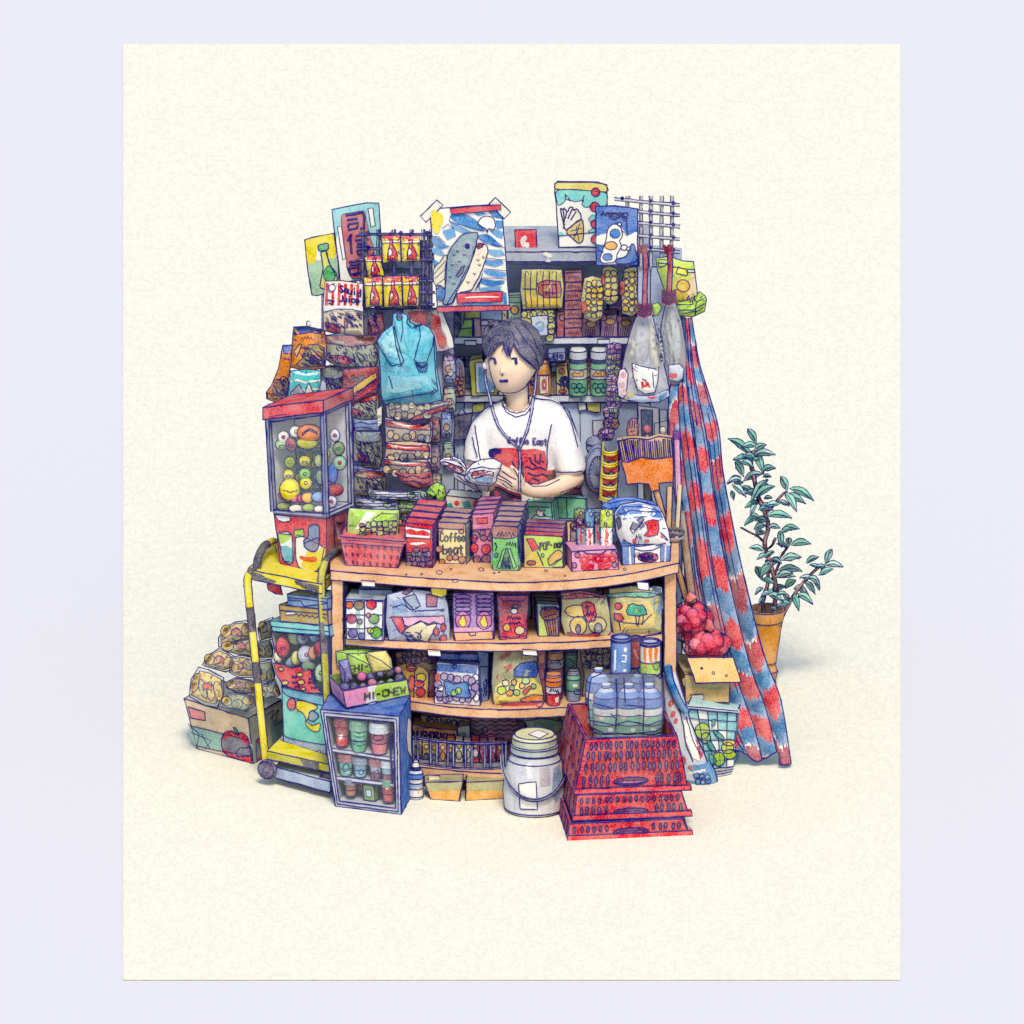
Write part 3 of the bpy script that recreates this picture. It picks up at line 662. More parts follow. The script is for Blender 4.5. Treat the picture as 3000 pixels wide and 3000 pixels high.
# ------------------------------------------------------------------ yellow sauce sachets hooked on the dark grid
def sachet(q, Y, label):
    q = P(q); x0 = (q[0][0] + q[3][0]) / 2; x1 = (q[1][0] + q[2][0]) / 2; y0 = min(q[0][1], q[1][1]); y1 = q[2][1]; w_ = x1 - x0; h_ = y1 - y0
    mb = MB(); s_ = mb.bag(Y, [q[0], ((q[0][0] + q[1][0]) / 2, y0), q[1], (x1, (y0 + y1) / 2), q[2], ((x0 + x1) / 2, y1 + 1), q[3], (x0, (y0 + y1) / 2)], .014, 'f2dd3c')
    mb.F(s_, 'd8606a', [(x0 + 2, y0 + 2), (x1 - 2, y0 + 2), (x1 - 2, y0 + h_ * .22), (x0 + 2, y0 + h_ * .24)]); mb.F(s_, WHITE, [(x0 + 2, y0 + h_ * .24), (x1 - 2, y0 + h_ * .2), (x1 - 2, y0 + h_ * .28), (x0 + 2, y0 + h_ * .31)])
    mb.F(s_, 'd9434c', [(x0 + w_ * a, y0 + h_ * b) for a, b in ((.42, .16), (.6, .16), (.6, .38), (.74, .55), (.84, .75), (.82, .96), (.3, .96), (.3, .75), (.36, .55), (.44, .38))], .9)
    mb.F(s_, WHITE, [(x0 + w_ * a, y0 + h_ * b) for a, b in ((.36, .55), (.5, .5), (.56, .66), (.5, .78), (.34, .78))], .8)
    for k in range(4): mb.I(s_, [(x0 + w_ * (.34 + k * .11), y0 + h_ * .86), (x0 + w_ * (.36 + k * .11), y0 + h_ * .95)], .6)
    mb.I(s_, [(x0, y0 + h_ * .3), (x1, y0 + h_ * .28)], .7)
    mb.tube([at((x0 + x1) / 2 + 4 * math.cos(t), y0 - 3 + 6 * math.sin(t), Y - .003) for t in [k * .6 for k in range(10)]], .0022, INK)
    mb.done('sauce_sachet', label, 'sachet', 'yellow sauce sachets on the wire grid')
for q, l in (('1117 692 1172 688 1174 766 1122 770', 'upper yellow sauce sachet nearer the brush-writing poster on the dark grid'), ('1174 690 1230 690 1230 764 1178 766', 'upper yellow sauce sachet nearer the fish poster on the dark grid'),
             ('1068 754 1112 748 1126 808 1078 814', 'tilted yellow sauce sachet alone in the middle row of the dark grid'), ('1065 812 1120 810 1120 896 1072 902', 'bottom row sauce sachet next to the red striped snack bag'),
             ('1122 812 1176 808 1178 898 1126 900', 'bottom row sauce sachet between two others'), ('1178 808 1228 812 1226 896 1182 896', 'bottom row sauce sachet next to the fish poster')): sachet(q, .975, l)
# ------------------------------------------------------------------ snack bags hanging and stacked at the upper left
def noodles(mb, s_, bb, n=26, sl=8, cols=None, w=.8):
    mb.hatch(s_, bb, n, sl, w, .28)
mb = MB(); Y = .93; s_ = mb.bag(Y, '952 824 1000 822 1064 832 1062 900 1066 985 1010 984 948 968 946 900', .028, 'f2e4c8')
mb.F(s_, WHITE, '952 828 1060 836 1060 905 950 902')
for k in range(6): x = 954 + k * 18; mb.F(s_, 'e03a48', [(x, 828 + k), (x + 9, 829 + k), (x + 6, 895), (x - 2, 895)])
mb.E(s_, WHITE, 973, 843, 10, 10, 1); mb.T(s_, 'Squid', 996, 836, 1058, 856, 1.7, slope=.2); mb.T(s_, 'Juice', 994, 864, 1054, 882, 1.7, slope=.1); mb.I(s_, '960 878 980 882', 1.6); mb.I(s_, '964 888 974 892', 1.4)
mb.F(s_, WHITE, '948 900 1000 904 1062 898 1062 912 1000 908 950 914'); mb.I(s_, '950 914 985 905 1030 906 1060 914', 1); noodles(mb, s_, (952, 915, 1058, 960), 46, 10, w=.7)
mb.F(s_, 'd8505a', '952 944 975 948 998 958 994 975 960 966', .9); mb.I(s_, '962 952 985 965 990 975', .9); mb.F(s_, 'e08a80', '1008 930 1018 940 1020 955 1010 965', .6)
mb.done('snack_bag', 'crispy snack bag with red and white stripes under the bottle poster', 'bag', 'snack bags hanging at the upper left')
mb = MB(); Y = .86; s_ = mb.bag(Y, '860 958 900 956 952 968 956 1020 952 1078 900 1086 850 1076 856 1010', .03, 'ef9440')
mb.F(s_, '3f63b4', '860 958 900 955 952 968 950 980 905 974 858 982', .9); mb.F(s_, 'b6784a', '920 980 952 984 950 1008 918 1000'); mb.scrib(s_, 880, 986, 915, 996, 4); mb.F(s_, 'a79a60', '905 1010 930 1008 950 1020 950 1072 880 1075 868 1068 885 1050', .9); mb.F(s_, 'd9b05f', '862 1030 878 1006 884 1010 870 1045', .9)
noodles(mb, s_, (878, 1016, 950, 1072), 44, 14); mb.tube([at(905 + 5 * math.cos(t), 948 + 7 * math.sin(t), Y - .01) for t in [k * .7 for k in range(9)]], .003, 'f4f1e6'); mb.tube([at(903 + 6 * math.cos(t), 948 + 8 * math.sin(t), Y - .012) for t in [k * .7 for k in range(9)]], .0016)
mb.done('snack_bag', 'orange snack bag with a blue top hanging from a white ring', 'bag', 'snack bags hanging at the upper left')
mb = MB(); Y = .84; s_ = mb.bag(Y, '828 1012 856 1010 852 1060 845 1110 846 1170 815 1182 782 1168 780 1150 795 1130 816 1080', .02, 'e58c3d')
mb.F(s_, '3f63b4', '828 1013 855 1011 853 1036 826 1036', .9); mb.scrib(s_, 832, 1048, 848, 1054, 2); mb.F(s_, '8a6a40', '800 1130 830 1100 842 1110 842 1165 800 1168', .8); mb.F(s_, 'c98a48', '782 1150 840 1168 838 1176 815 1182 784 1168', .9); noodles(mb, s_, (802, 1110, 842, 1160), 22, 8)
mb.done('snack_bag', 'narrow orange snack bag turned edge-on, leftmost above the red-lidded machine', 'bag', 'snack bags hanging at the upper left')
mb = MB(); Y = .70; s_ = mb.bag(Y, '852 1086 900 1082 938 1086 940 1130 932 1182 890 1184 842 1182 848 1130', .03, '46c6c8')
for y in (1090, 1112, 1136): mb.F(s_, WHITE, [(852, y + 4), (872, y - 2), (895, y + 6), (918, y + 2), (938, y), (938, y + 5), (916, y + 8), (895, y + 12), (870, y + 4), (852, y + 10)])
mb.F(s_, '8d94a4', '850 1172 852 1150 866 1136 876 1124 884 1138 892 1152 890 1176 850 1180', 1); mb.F(s_, 'f6f4ee', '892 1178 892 1150 904 1120 912 1136 918 1150 920 1178', 1); mb.E(s_, '55567a', 868, 1162, 9, 6, 1); mb.E(s_, INK, 911, 1152, 2, 2.5); mb.I(s_, '906 1160 912 1162 916 1158', .9); mb.F(s_, 'b9c2d6', '926 1180 936 1130 944 1110 956 1120 958 1180', .9)
mb.done('snack_bag', 'turquoise wavy snack bag with fish drawings leaning on the machine lid', 'bag', 'snack bags hanging at the upper left')
def crisp(q, Y, top, body, red, label, bul=.028, dense=40):
    mb = MB(); q = P(q); s_ = mb.bag(Y, q, bul, body); xs = [a[0] for a in q]; ys = [a[1] for a in q]; x0, x1, y0, y1 = min(xs), max(xs), min(ys), max(ys); w_, h_ = x1 - x0, y1 - y0
    mb.F(s_, top, [(x0 + 5, y0 + 6), (x1 - 5, y0 + 4), (x1 - 6, y0 + h_ * .28), (x0 + w_ * .5, y0 + h_ * .36), (x0 + 5, y0 + h_ * .25)], .8)
    noodles(mb, s_, (x0 + 8, y0 + h_ * .3, x1 - 8, y1 - 8), dense, 6)
    if red: mb.F(s_, red, [(x0 + w_ * .1, y0 + h_ * .62), (x0 + w_ * .3, y0 + h_ * .6), (x0 + w_ * .55, y0 + h_ * .72), (x0 + w_ * .45, y0 + h_ * .86), (x0 + w_ * .2, y0 + h_ * .8)], .9)
    mb.I(s_, [(x0 + w_ * .6, y0 + h_ * .5), (x0 + w_ * .75, y0 + h_ * .65), (x0 + w_ * .7, y0 + h_ * .8)], 1)
    mb.done('snack_bag', label, 'bag', 'snack bags hanging at the upper left'); return s_
crisp('954 982 1000 978 1060 986 1110 1000 1104 1060 1095 1082 1040 1080 985 1072 950 1050', .90, '8e5560', '98a08e', 'd8606c', 'grey-green noodle snack bag with a maroon top below the striped bag')
crisp('938 1076 970 1070 1012 1080 1012 1140 1005 1190 960 1190 938 1180', .93, '77828e', '7b8378', '7d4a5c', 'dark olive snack bag behind the turquoise wavy bag')
mb = MB(); Y = .88; s_ = mb.bag(Y, '1006 1082 1050 1078 1108 1074 1110 1110 1104 1150 1060 1170 1010 1195 1000 1180 1004 1130', .03, 'a3434f')
mb.F(s_, 'd9b84f', '1004 1160 1030 1135 1100 1090 1104 1104 1050 1150 1006 1184', .8); mb.F(s_, 'da3038', '1002 1190 1030 1158 1104 1112 1102 1136 1050 1170 1004 1198', .9); mb.F(s_, '4a2f4e', '1018 1110 1030 1098 1050 1104 1064 1096 1072 1108 1050 1120 1028 1122')
for k in range(14): x = 1016 + k * 6; mb.I(s_, [(x, 1172 - k * 4), (x + 6, 1178 - k * 4)], 1)
mb.done('snack_bag', 'dark red snack bag with a yellow and scarlet sash beside the aqua shirt bag', 'bag', 'snack bags hanging at the upper left')
crisp('1010 1170 1050 1150 1108 1150 1110 1190 1106 1226 1060 1230 1020 1215', .90, 'd04048', 'a4a892', 'd84a4c', 'pale crisp bag with a red and yellow pod below the scarlet sash bag', .026, 30)
mb = MB(); s_ = mb.bag(.91, '1034 1222 1070 1226 1112 1224 1110 1262 1040 1262', .02, '86a0d8'); mb.I(s_, '1040 1240 1060 1236 1080 1242 1106 1238', .9); mb.I(s_, '1040 1254 1060 1250 1090 1256', .9); mb.F(s_, WHITE, '1104 1200 1118 1190 1118 1240 1108 1250'); mb.done('snack_bag', 'flat periwinkle blue snack bag squeezed between two crisp bags', 'bag', 'snack bags hanging at the upper left')
crisp('1036 1262 1080 1260 1118 1262 1120 1330 1112 1372 1070 1370 1036 1350', .91, '8896a6', '8a927e', 'a8404c', 'middle grey-green crisp bag with a red pod beside the glass machine', .026, 46)
mb = MB(); s_ = mb.bag(.93, '1034 1350 1066 1356 1118 1364 1130 1376 1118 1398 1070 1396 1036 1392', .02, '7d92c8'); mb.I(s_, '1040 1362 1070 1366 1110 1374', .9); mb.I(s_, '1040 1374 1080 1380 1110 1388', .9); mb.F(s_, 'a8404c', '1070 1352 1090 1342 1108 1372 1096 1378', .9); mb.done('snack_bag', 'crumpled blue snack bag with a red corner above the lowest crisp bag', 'bag', 'snack bags hanging at the upper left')
crisp('1034 1384 1060 1376 1112 1382 1132 1400 1128 1440 1080 1452 1036 1448', .90, 'a04450', '969a7c', None, 'lowest straw-coloured crisp bag resting above the green packs', .026, 50)
for q, c, l in (('1075 930 1120 916 1126 960 1118 1000 1082 996', 'a45a6c', 'mottled maroon pouch tucked behind the aqua shirt bag'), ('1066 905 1100 902 1112 925 1076 938', '7c86ac', 'slate blue pouch under the dark wire grid')):
    mb = MB(); s_ = mb.bag(1.03, q, .02, c); x, y = P(q)[0]; mb.hatch(s_, (x + 4, y + 8, x + 38, y + 50), 10, 6, .8, .4); mb.done('pouch', l, 'pouch')
# sheet with red stains hanging behind the aqua bag
mb = MB(); Y = 1.02; mb.sheet(Y, '1180 905 1240 903 1296 908 1312 950 1326 990 1330 1018 1300 1030 1250 1030 1190 1010', 'b9b2bc', .01); s_ = fp(Y)
mb.F(s_, WHITE, '1285 912 1298 912 1312 955 1328 1000 1326 1018 1312 1012 1306 980 1290 950'); mb.F(s_, 'b85a66', '1195 915 1240 910 1270 918 1290 940 1296 975 1310 1000 1300 1022 1285 1010 1270 970 1240 950 1210 940'); mb.F(s_, 'e23c42', '1274 928 1288 926 1292 945 1280 950'); mb.F(s_, 'd4434d', '1282 980 1308 990 1298 1004 1288 1018 1280 1000')
mb.done('wrapping_sheet', 'blotchy red and grey wrapping sheet with a white edge behind the aqua bag', 'sheet')
# aqua shirt-shaped bag
mb = MB(); Y = .86
s_ = mb.bag(Y, '1152 920 1168 914 1190 922 1202 944 1218 952 1236 950 1258 960 1272 985 1278 1020 1280 1080 1290 1140 1294 1172 1250 1182 1190 1186 1128 1184 1118 1160 1114 1080 1108 1020 1104 1000 1120 975 1150 952', .045, '6ccbe0')
mb.F(s_, '4fa6c4', '1108 1010 1122 1050 1152 1062 1190 1070 1204 1078 1196 1090 1160 1094 1125 1088 1116 1070'); mb.F(s_, '55aecb', '1120 1170 1160 1156 1220 1150 1286 1142 1290 1168 1220 1180 1140 1184'); mb.F(s_, '57b3d0', '1200 950 1240 952 1262 975 1230 970 1205 962'); mb.F(s_, 'a9e2ee', '1118 1000 1150 965 1160 1010 1165 1050 1130 1040'); mb.F(s_, '9adbea', '1140 1100 1200 1104 1250 1100 1262 1130 1170 1150 1130 1150')
for q in ('1152 955 1160 1010 1176 1070 1166 1074', '1156 955 1168 1010 1182 1058 1178 1066 1148 1072 1120 1030 1106 1000', '1228 950 1232 985 1214 1052 1222 1062 1250 1060 1268 1010 1270 985', '1216 1060 1236 1072 1254 1064', '1218 1066 1236 1078 1250 1070', '1178 940 1180 965 1174 1000', '1140 1100 1150 1138', '1120 1174 1200 1160 1260 1150 1276 1140', '1196 928 1190 945 1205 962 1236 952', '1204 924 1198 940', '1270 990 1276 1100 1282 1142 1262 1156'): mb.I(s_, q, 1.0)
mb.F(s_, '3f7fae', '1218 1068 1238 1076 1252 1068 1248 1088 1226 1090', .8); mb.F(s_, '46506e', ell(1170, 928, 9, 10), .8)
mb.done('shirt_bag', 'aqua blue shirt-shaped cloth bag hanging from the dark grid', 'bag')
# strings of nuts in red-topped packs
for k, (q, l) in enumerate((('1130 1188 1180 1180 1240 1192 1300 1178 1318 1176 1310 1196 1260 1218 1200 1232 1135 1222', 'top nut pack fanned just under the aqua shirt bag'), ('1128 1222 1180 1236 1250 1250 1268 1236 1266 1290 1200 1300 1130 1296', 'second nut pack from the top of the hanging nut strip'),
                            ('1130 1296 1200 1292 1262 1300 1264 1340 1200 1352 1128 1342', 'third nut pack from the top, scarlet header and grey nuts'), ('1122 1340 1190 1350 1262 1344 1264 1390 1210 1396 1140 1386', 'fourth nut pack down, maroon and scarlet header'), ('1150 1378 1200 1386 1264 1380 1270 1420 1230 1432 1180 1416', 'lowest nut pack of the strip, red wavy header above the green packs'))):
    mb = MB(); Y = .86 - .012 * k; s_ = mb.bag(Y, q, .02, ('a9a79a', 'b3ae9c', 'd9c0a2', 'b7b19d', 'b75560')[k]); p = P(q); x0, x1 = min(a[0] for a in p), max(a[0] for a in p); y0, y1 = min(a[1] for a in p), max(a[1] for a in p); h_ = y1 - y0
    if k == 0:
        mb.dots(s_, (x0 + 8, y0 + 6, x1 - 60, y1 - 8), 6, 2, 11, ('b7b39f', 'a8a7a2', 'c9bda0')); mb.F(s_, 'b85560', '1200 1226 1250 1204 1300 1186 1312 1184 1300 1200 1250 1220 1205 1232', .9)
    elif k == 4:
        mb.I(s_, '1160 1388 1190 1398 1210 1392 1235 1402 1262 1396', 1.1); mb.I(s_, '1180 1410 1210 1408 1240 1420 1262 1412', 1.1)
    else:
        mb.F(s_, 'd8424a' if k == 2 else 'b94a54', [(x0 + 4, y0 + h_ * .1), (x0 + 60, y0 + h_ * .22), (x1 - 6, y0 + h_ * .24), (x1 - 4, y0 + h_ * .48), (x0 + 70, y0 + h_ * .46), (x0 + 6, y0 + h_ * .34)], .9); mb.F(s_, WHITE, [(x0 + 30, y0 + h_ * .24), (x0 + 60, y0 + h_ * .3), (x0 + 110, y0 + h_ * .33), (x0 + 60, y0 + h_ * .36)]); mb.F(s_, 'e24850', [(x0 + 70, y0 + h_ * .36), (x0 + 120, y0 + h_ * .36), (x0 + 118, y0 + h_ * .44), (x0 + 74, y0 + h_ * .44)])
        mb.dots(s_, (x0 + 6, y0 + h_ * .5, x1 - 6, y1 - 4), 6, 1, 12, ('b7b39f', 'a8a7a2', 'd9bf98'), .8)
        mb.I(s_, [(x1 - 12, y0 + 6), (x1 - 6, y0 + h_ * .5), (x1 - 12, y1 - 4)], .8)
    mb.done('nut_pack', l, 'nut pack', 'nut packs on the hanging strip')
# slim rack that the outer bags hook onto and the two left-hand posters are tied to
rl_ = thing('hanging_rack', 'slim slate rail rack behind the orange snack bags and left-hand posters', 'rack', at(1010, 1100, 1.08)); mb = MB()
for y in (966, 1030, 1100): mb.tube([at(846 if y > 1000 else 876, y, .965), at(1004, y, .965), at(1012, y - 20, 1.09)], .006, '7d84ac', 6)
mb.part('rail', rl_); mb = MB()
for x in (945, 1040): mb.tube([at(x, 640 if x > 1000 else 740, 1.155), at(x, 1000, 1.155)], .007, '7d84ac', 6)
mb.tube([at(952, 900, 1.155), at(1060, 900, 1.155)], .007, '7d84ac', 6); mb.part('upright', rl_)

for k in range(9):       # pale packets on the free edge of the peg board
    x, y = 1262 + (k % 2) * 34 + jit(4), 1040 + (k // 2) * 88 + jit(10)
    if 1020 < y < 1185 and x < 1290: x = 1304
    mb = MB(); c = ('a9bce4', 'c8b4d4', 'b4d0c4', 'd4c8ac', 'e0a8a8')[k % 5]; s_ = mb.bag(1.06, [(x, y), (x + 15, y - 3), (x + 30, y), (x + 31, y + 36), (x + 30, y + 70), (x + 15, y + 73), (x, y + 70), (x - 1, y + 36)], .014, c)
    mb.F(s_, ('8aa4dc', 'a88cc0', '8cbca8', 'b8a070', 'cc6870')[k % 5], [(x + 2, y + 3), (x + 28, y + 3), (x + 28, y + 18), (x + 2, y + 18)], .8); mb.E(s_, ('e8e0c4', 'd8a870')[k % 2], x + 15, y + 42, 9, 11, .8); mb.scrib(s_, x + 5, y + 58, x + 25, y + 64, 3, .8)
    mb.done('packet', 'small pale packet hooked on the free edge of the peg board beside the nut strip', 'packet', 'pale packets on the peg board edge')
# ------------------------------------------------------------------ capsule machine with red lid and glass case on the trolley
RED, RED_SHADE = 'e2515c', 'b0505e'  # second red is darker: shade put into the colour of sides and underside
vm = thing('toy_machine', 'red capsule toy machine with a glass case full of toys, on the trolley', 'toy machine', gp(900, 1680, ZC))
dB = (74, -32)
mb = MB(); pl = mb.box('802 1498 956 1510 958 1682 822 1652', ZC, dB, RED, RED_SHADE)
mb.F(pl, WHITE, '809 1506 830 1511 848 1514 849 1526 830 1528 812 1520', .9)
mb.F(pl, WHITE, '815 1561 856 1566 859 1647 834 1644 826 1625 820 1590', 1); mb.F(pl, 'b5dd5c', '816 1562 855 1567 850 1580 830 1592 820 1592'); mb.F(pl, '6fc0d6', '823 1600 840 1598 857 1608 858 1645 834 1643'); mb.I(pl, '815 1561 856 1566 859 1647 834 1644 826 1625 820 1590', 1, closed=True)
mb.F(pl, WHITE, '868 1574 890 1572 946 1600 950 1610 930 1672 876 1660', 1); mb.F(pl, 'f3e233', '905 1612 925 1618 952 1598 950 1640 932 1672 885 1660 890 1640'); mb.F(pl, 'ee6a3a', '880 1628 905 1632 926 1630 928 1645 905 1646 882 1638')
mb.F(pl, 'a9d84f', '864 1552 890 1550 893 1568 866 1574', 1); mb.F(pl, '6f86b0', '905 1548 912 1538 925 1536 936 1542 937 1570 935 1600 925 1614 908 1612 894 1600 892 1582 904 1572', 1.2); mb.F(pl, '8b86a6', '894 1588 934 1576 934 1600 924 1612 908 1610'); mb.I(pl, '893 1590 934 1574', 1)
mb.part('base', vm)
mb = MB(); CY = 1.0
A = gp(958, 1682, ZC); B_ = gp(822, 1652, ZC); D = dv(dB); plF = bp((822, 1652), (958, 1682), ZC)
fl = [plF.pt(*q) for q in ((786, 1226), (947, 1206), (956, 1510), (802, 1498))]
fr = [fl[1], fl[1] + D, fl[2] + D, fl[2]]
for q in (fl, fr, [fl[0] + D, fl[0], fl[3], fl[3] + D]): mb.face(q, '~e6eef608')
mb.part('glass_pane', vm)
mb = MB(); FR = '97a0bd'
for a, b in ((fl[0], fl[3]), (fl[1], fl[2]), (fr[1], fr[2]), (fl[0] + D, fl[3] + D)):
    mb.tube([a, b], .011, FR, 4); mb.line([a + Vector((-.013, -.006, 0)), b + Vector((-.013, -.006, 0))]); mb.line([a + Vector((.013, -.006, 0)), b + Vector((.013, -.006, 0))]); mb.line([a + Vector((0, -.013, 0)), b + Vector((0, -.013, 0))], .7)
for lv in (0, 3):
    q = [fl[lv], fl[1] if lv == 0 else fl[2], (fr[1] if lv == 0 else fr[2]), fl[lv] + D]
    for i in range(4): mb.tube([q[i], q[(i + 1) % 4]], .012, FR, 4); mb.line([q[i] + Vector((0, -.012, .012)), q[(i + 1) % 4] + Vector((0, -.012, .012))]); mb.line([q[i] + Vector((0, -.012, -.012)), q[(i + 1) % 4] + Vector((0, -.012, -.012))])
mb.part('case_frame', vm)
mb = MB(); u_ = fl[1] - fl[0]; b3 = [p + Vector((0, .0, .01)) for p in (fl[3], fl[2], fl[2] + D, fl[3] + D)]; mb.face(b3, 'cfd6e6'); bk = [fl[0] + D * .96, fl[1] + D * .96, fl[2] + D * .96, fl[3] + D * .96]; mb.face(bk, 'ecf2fc'); mb.face([fl[0] + D * .97, fl[0] + u_ * .01, fl[3] + u_ * .01, fl[3] + D * .97], 'eef2f8'); mb.F(Pl(bk[0] - (D * .01), plF.n), 'a4c2f2', '862 1290 958 1296 960 1460 868 1450'); mb.F(Pl(bk[0] - (D * .01), plF.n), 'f4f3ee', '850 1225 1000 1215 1000 1275 855 1285'); mb.part('inner_lining', vm)
# lid: a bowed slab, wider than the case
mb = MB(); u = (fl[1] - fl[0]); o = []
c0, c1 = fl[0] - u * .07 - D * .06, fl[1] + u * .04 - D * .08; c2, c3 = fl[1] + D * 1.08 + u * .05, fl[0] + D * 1.05 - u * .06; zt = fl[1].z
zb = hz(1240, (c0.y + c1.y) / 2)
bot = [Vector((p.x, p.y, p.z)) for p in (c0, c1, c2, c3)]; lift = (.0, .0, -.0, .0); top = [p + Vector((0, 0, .055)) for p in bot]
mb.face(top, RED); mb.face(bot[::-1], RED_SHADE)
for i in range(4): mb.face([top[i], bot[i], bot[(i + 1) % 4], top[(i + 1) % 4]], RED if i == 0 else RED_SHADE)
mb.line(top, 1.1, True); mb.line(bot, 1.1, True)
for i in range(4): mb.line([top[i], bot[i]], 1.1)
mb.part('lid', vm)
# toys inside, each one loose
inb = plF
def toy(px, py, depth, rx, ry, col, label, deco=None, ink=1):
    p = inb.pt(px, py) + D * depth; rx *= 1.3; ry *= 1.25; mb = MB(); sf = mb.ball(p, rx / S, min(rx, ry) / S, ry / S, col, 12, ink)
    if deco: deco(mb, sf, px + depth * dB[0], py + depth * dB[1])
    mb.done('capsule_toy', label, 'toy', 'toys inside the glass case')
swirl = lambda c: (lambda mb, sf, x, y: mb.E(sf, c, x, y, 5, 5, .7))
half = lambda c: (lambda mb, sf, x, y: mb.F(sf, c, ell(x, y + 5, 8, 4), .7))
for a in ((822, 1284, .12, 13, 14, WHITE, 'white toy ball with a red middle at the top of the glass case', swirl('d8343c')), (858, 1268, .12, 14, 14, WHITE, 'white toy ball with a yellow middle beside the orange shell toy', swirl('f0e021')), (898, 1272, .12, 28, 20, 'e58a52', 'ribbed orange shell toy at the top of the glass case', lambda mb, sf, x, y: [mb.I(sf, [(x - 22, y + 8 - k * 4), (x, y - 8 - k * 3), (x + 22, y + 4 - k * 3)], .9) for k in range(3)]),
          (894, 1300, .08, 24, 14, 'b8ba4a', 'olive green dome toy below the orange shell toy', None), (820, 1305, .08, 15, 12, 'a9c990', 'pale green lined toy ball at the left pane', half('8fb37e')), (848, 1304, .07, 12, 16, 'a04e62', 'maroon striped toy bean between two green toys', half('8a3e55')),
          (840, 1358, .12, 12, 13, 'a9c23c', 'lime toy ball left of the yellow-centred ball on blue', swirl('cfd94a')), (884, 1354, .12, 13, 12, 'd8cf3a', 'yellow-green toy ball on the blue backing', half('a8ad38')), (838, 1394, .1, 12, 13, 'dfd423', 'yellow toy ball with a grey cap, middle left', half('9a9aa0')), (886, 1392, .1, 13, 13, '8ccf5c', 'bright green toy ball in the middle', swirl('7cc04e')),
          (930, 1352, .05, 10, 15, '9fae74', 'slim olive toy pressed on the right side of the front pane', None), (936, 1400, .05, 11, 18, '87a487', 'slim grey-green toy near the front corner post', None), (846, 1436, .06, 24, 26, 'f2e11f', 'big yellow toy ball lying low in the case', lambda mb, sf, x, y: mb.I(sf, [(x - 20, y + 2), (x, y + 8), (x + 20, y + 2)], .9)), (890, 1418, .08, 14, 14, 'efdf2a', 'round yellow toy ball right of the big yellow ball', swirl('e6cf38')),
          (824, 1452, .03, 8, 8, 'e0605c', 'coral bead toy at the lower left corner', None), (842, 1460, .03, 9, 9, 'ee8a5a', 'orange bead toy in the row of beads', None), (860, 1462, .03, 9, 9, 'e57f9a', 'pink bead toy in the row of beads', None), (880, 1462, .03, 9, 9, 'c85d84', 'raspberry bead toy in the row of beads', None), (898, 1460, .05, 14, 12, 'efb72e', 'amber ridged toy at the bottom of the case', None), (930, 1458, .05, 16, 12, '86a7d8', 'sky blue domed toy in the front corner', None),
          (830, 1484, .02, 16, 9, '8fa05a', 'moss green flat toy on the case floor', None), (868, 1490, .02, 18, 9, 'e8e6d6', 'white flat toy on the case floor', None), (905, 1488, .02, 17, 9, '9db869', 'pale green flat toy on the case floor', None), (935, 1492, .02, 13, 8, 'eceade', 'small white dome toy on the case floor', None),
          (948, 1290, .45, 11, 15, 'dfe2ea', 'white and red toy egg behind the side pane, topmost', swirl('c4525c')), (955, 1330, .5, 13, 16, '7f9c6a', 'green toy ball behind the side pane', swirl('5d8a4a')), (958, 1372, .5, 15, 17, '9fc2a6', 'pale green toy with a red heart behind the side pane', swirl('cc4a50')), (945, 1400, .4, 11, 24, '3f6fd0', 'tall royal blue toy behind the side pane', None), (950, 1448, .4, 20, 14, 'b0525c', 'dark red toy blob behind the side pane', None), (945, 1480, .35, 12, 15, 'e8e8ee', 'white and coral toy ball low behind the side pane', swirl('e05a62'))):
    toy(*a)
for k in range(20):
    x, y = 862 + (k % 4) * 25 + jit(5), 1318 + (k // 4) * 30 + jit(5)
    toy(x - 30, y + 6, .62, 9, 9, ('c9d84a', '9ccc58', 'e8dc48', '88b4e0', 'b4cc70')[k % 5], 'small capsule in the rear rows of the glass case', swirl(('e8e4a0', '6c9c48', 'c8a830')[k % 3]))
# ------------------------------------------------------------------ teal capsule machine on the lower deck
tm = thing('toy_machine', 'teal capsule toy machine with a yellow duck, on the lower trolley deck', 'toy machine', gp(880, 2200, ZL)); dB2 = (60, -50)
mb = MB(); pl = mb.box('826 2010 968 2040 966 2214 832 2172', ZL, dB2, '7fdcd2', '6cc3c4')
mb.F(pl, '74b6cf', '827 2014 968 2044 964 2072 845 2040 828 2026', .9); mb.F(pl, 'a9bfe6', '832 2150 850 2164 950 2182 966 2182 966 2212 833 2172', .9); mb.F(pl, WHITE, '916 2204 938 2198 944 2210 920 2216', .8)
mb.F(pl, 'f6e527', '868 2053 900 2055 930 2068 926 2078 910 2085 900 2110 890 2090 872 2078', 1); mb.F(pl, 'f2e13a', '895 2110 915 2125 938 2118 936 2140 920 2142 902 2128', .8); mb.E(pl, 'e35f6e', 856, 2062, 13, 17, 1); mb.F(pl, '8aa5b8', '908 2088 916 2082 928 2088 935 2100 920 2112 906 2106', 1); mb.F(pl, 'f2944a', '870 2078 880 2074 868 2090')
mb.part('base', tm)
mb = MB(); mb.box('848 2128 878 2134 880 2176 852 2168', ZL + .005, (8, -6), 'b3a3b8', '9a90a8'); mb.F(mb.pl, '6f5b86', ell(866, 2152, 7, 12), 1); mb.part('coin_slot', tm)
Ft = [pl.pt(*q) for q in ((795, 1850), (965, 1862), (968, 2040), (826, 2010))]; D2 = dv(dB2)
mb = MB()
for q in (Ft, [Ft[1], Ft[1] + D2, Ft[2] + D2, Ft[2]]): mb.face(q, '~dfeaf206')
mb.part('glass_pane', tm)
mb = MB(); mb.face([Ft[0] + D2, Ft[1] + D2, Ft[2] + D2, Ft[3] + D2], 'b9c9de'); mb.face([Ft[0] + D2, Ft[0], Ft[3], Ft[3] + D2], 'd9dcc4')
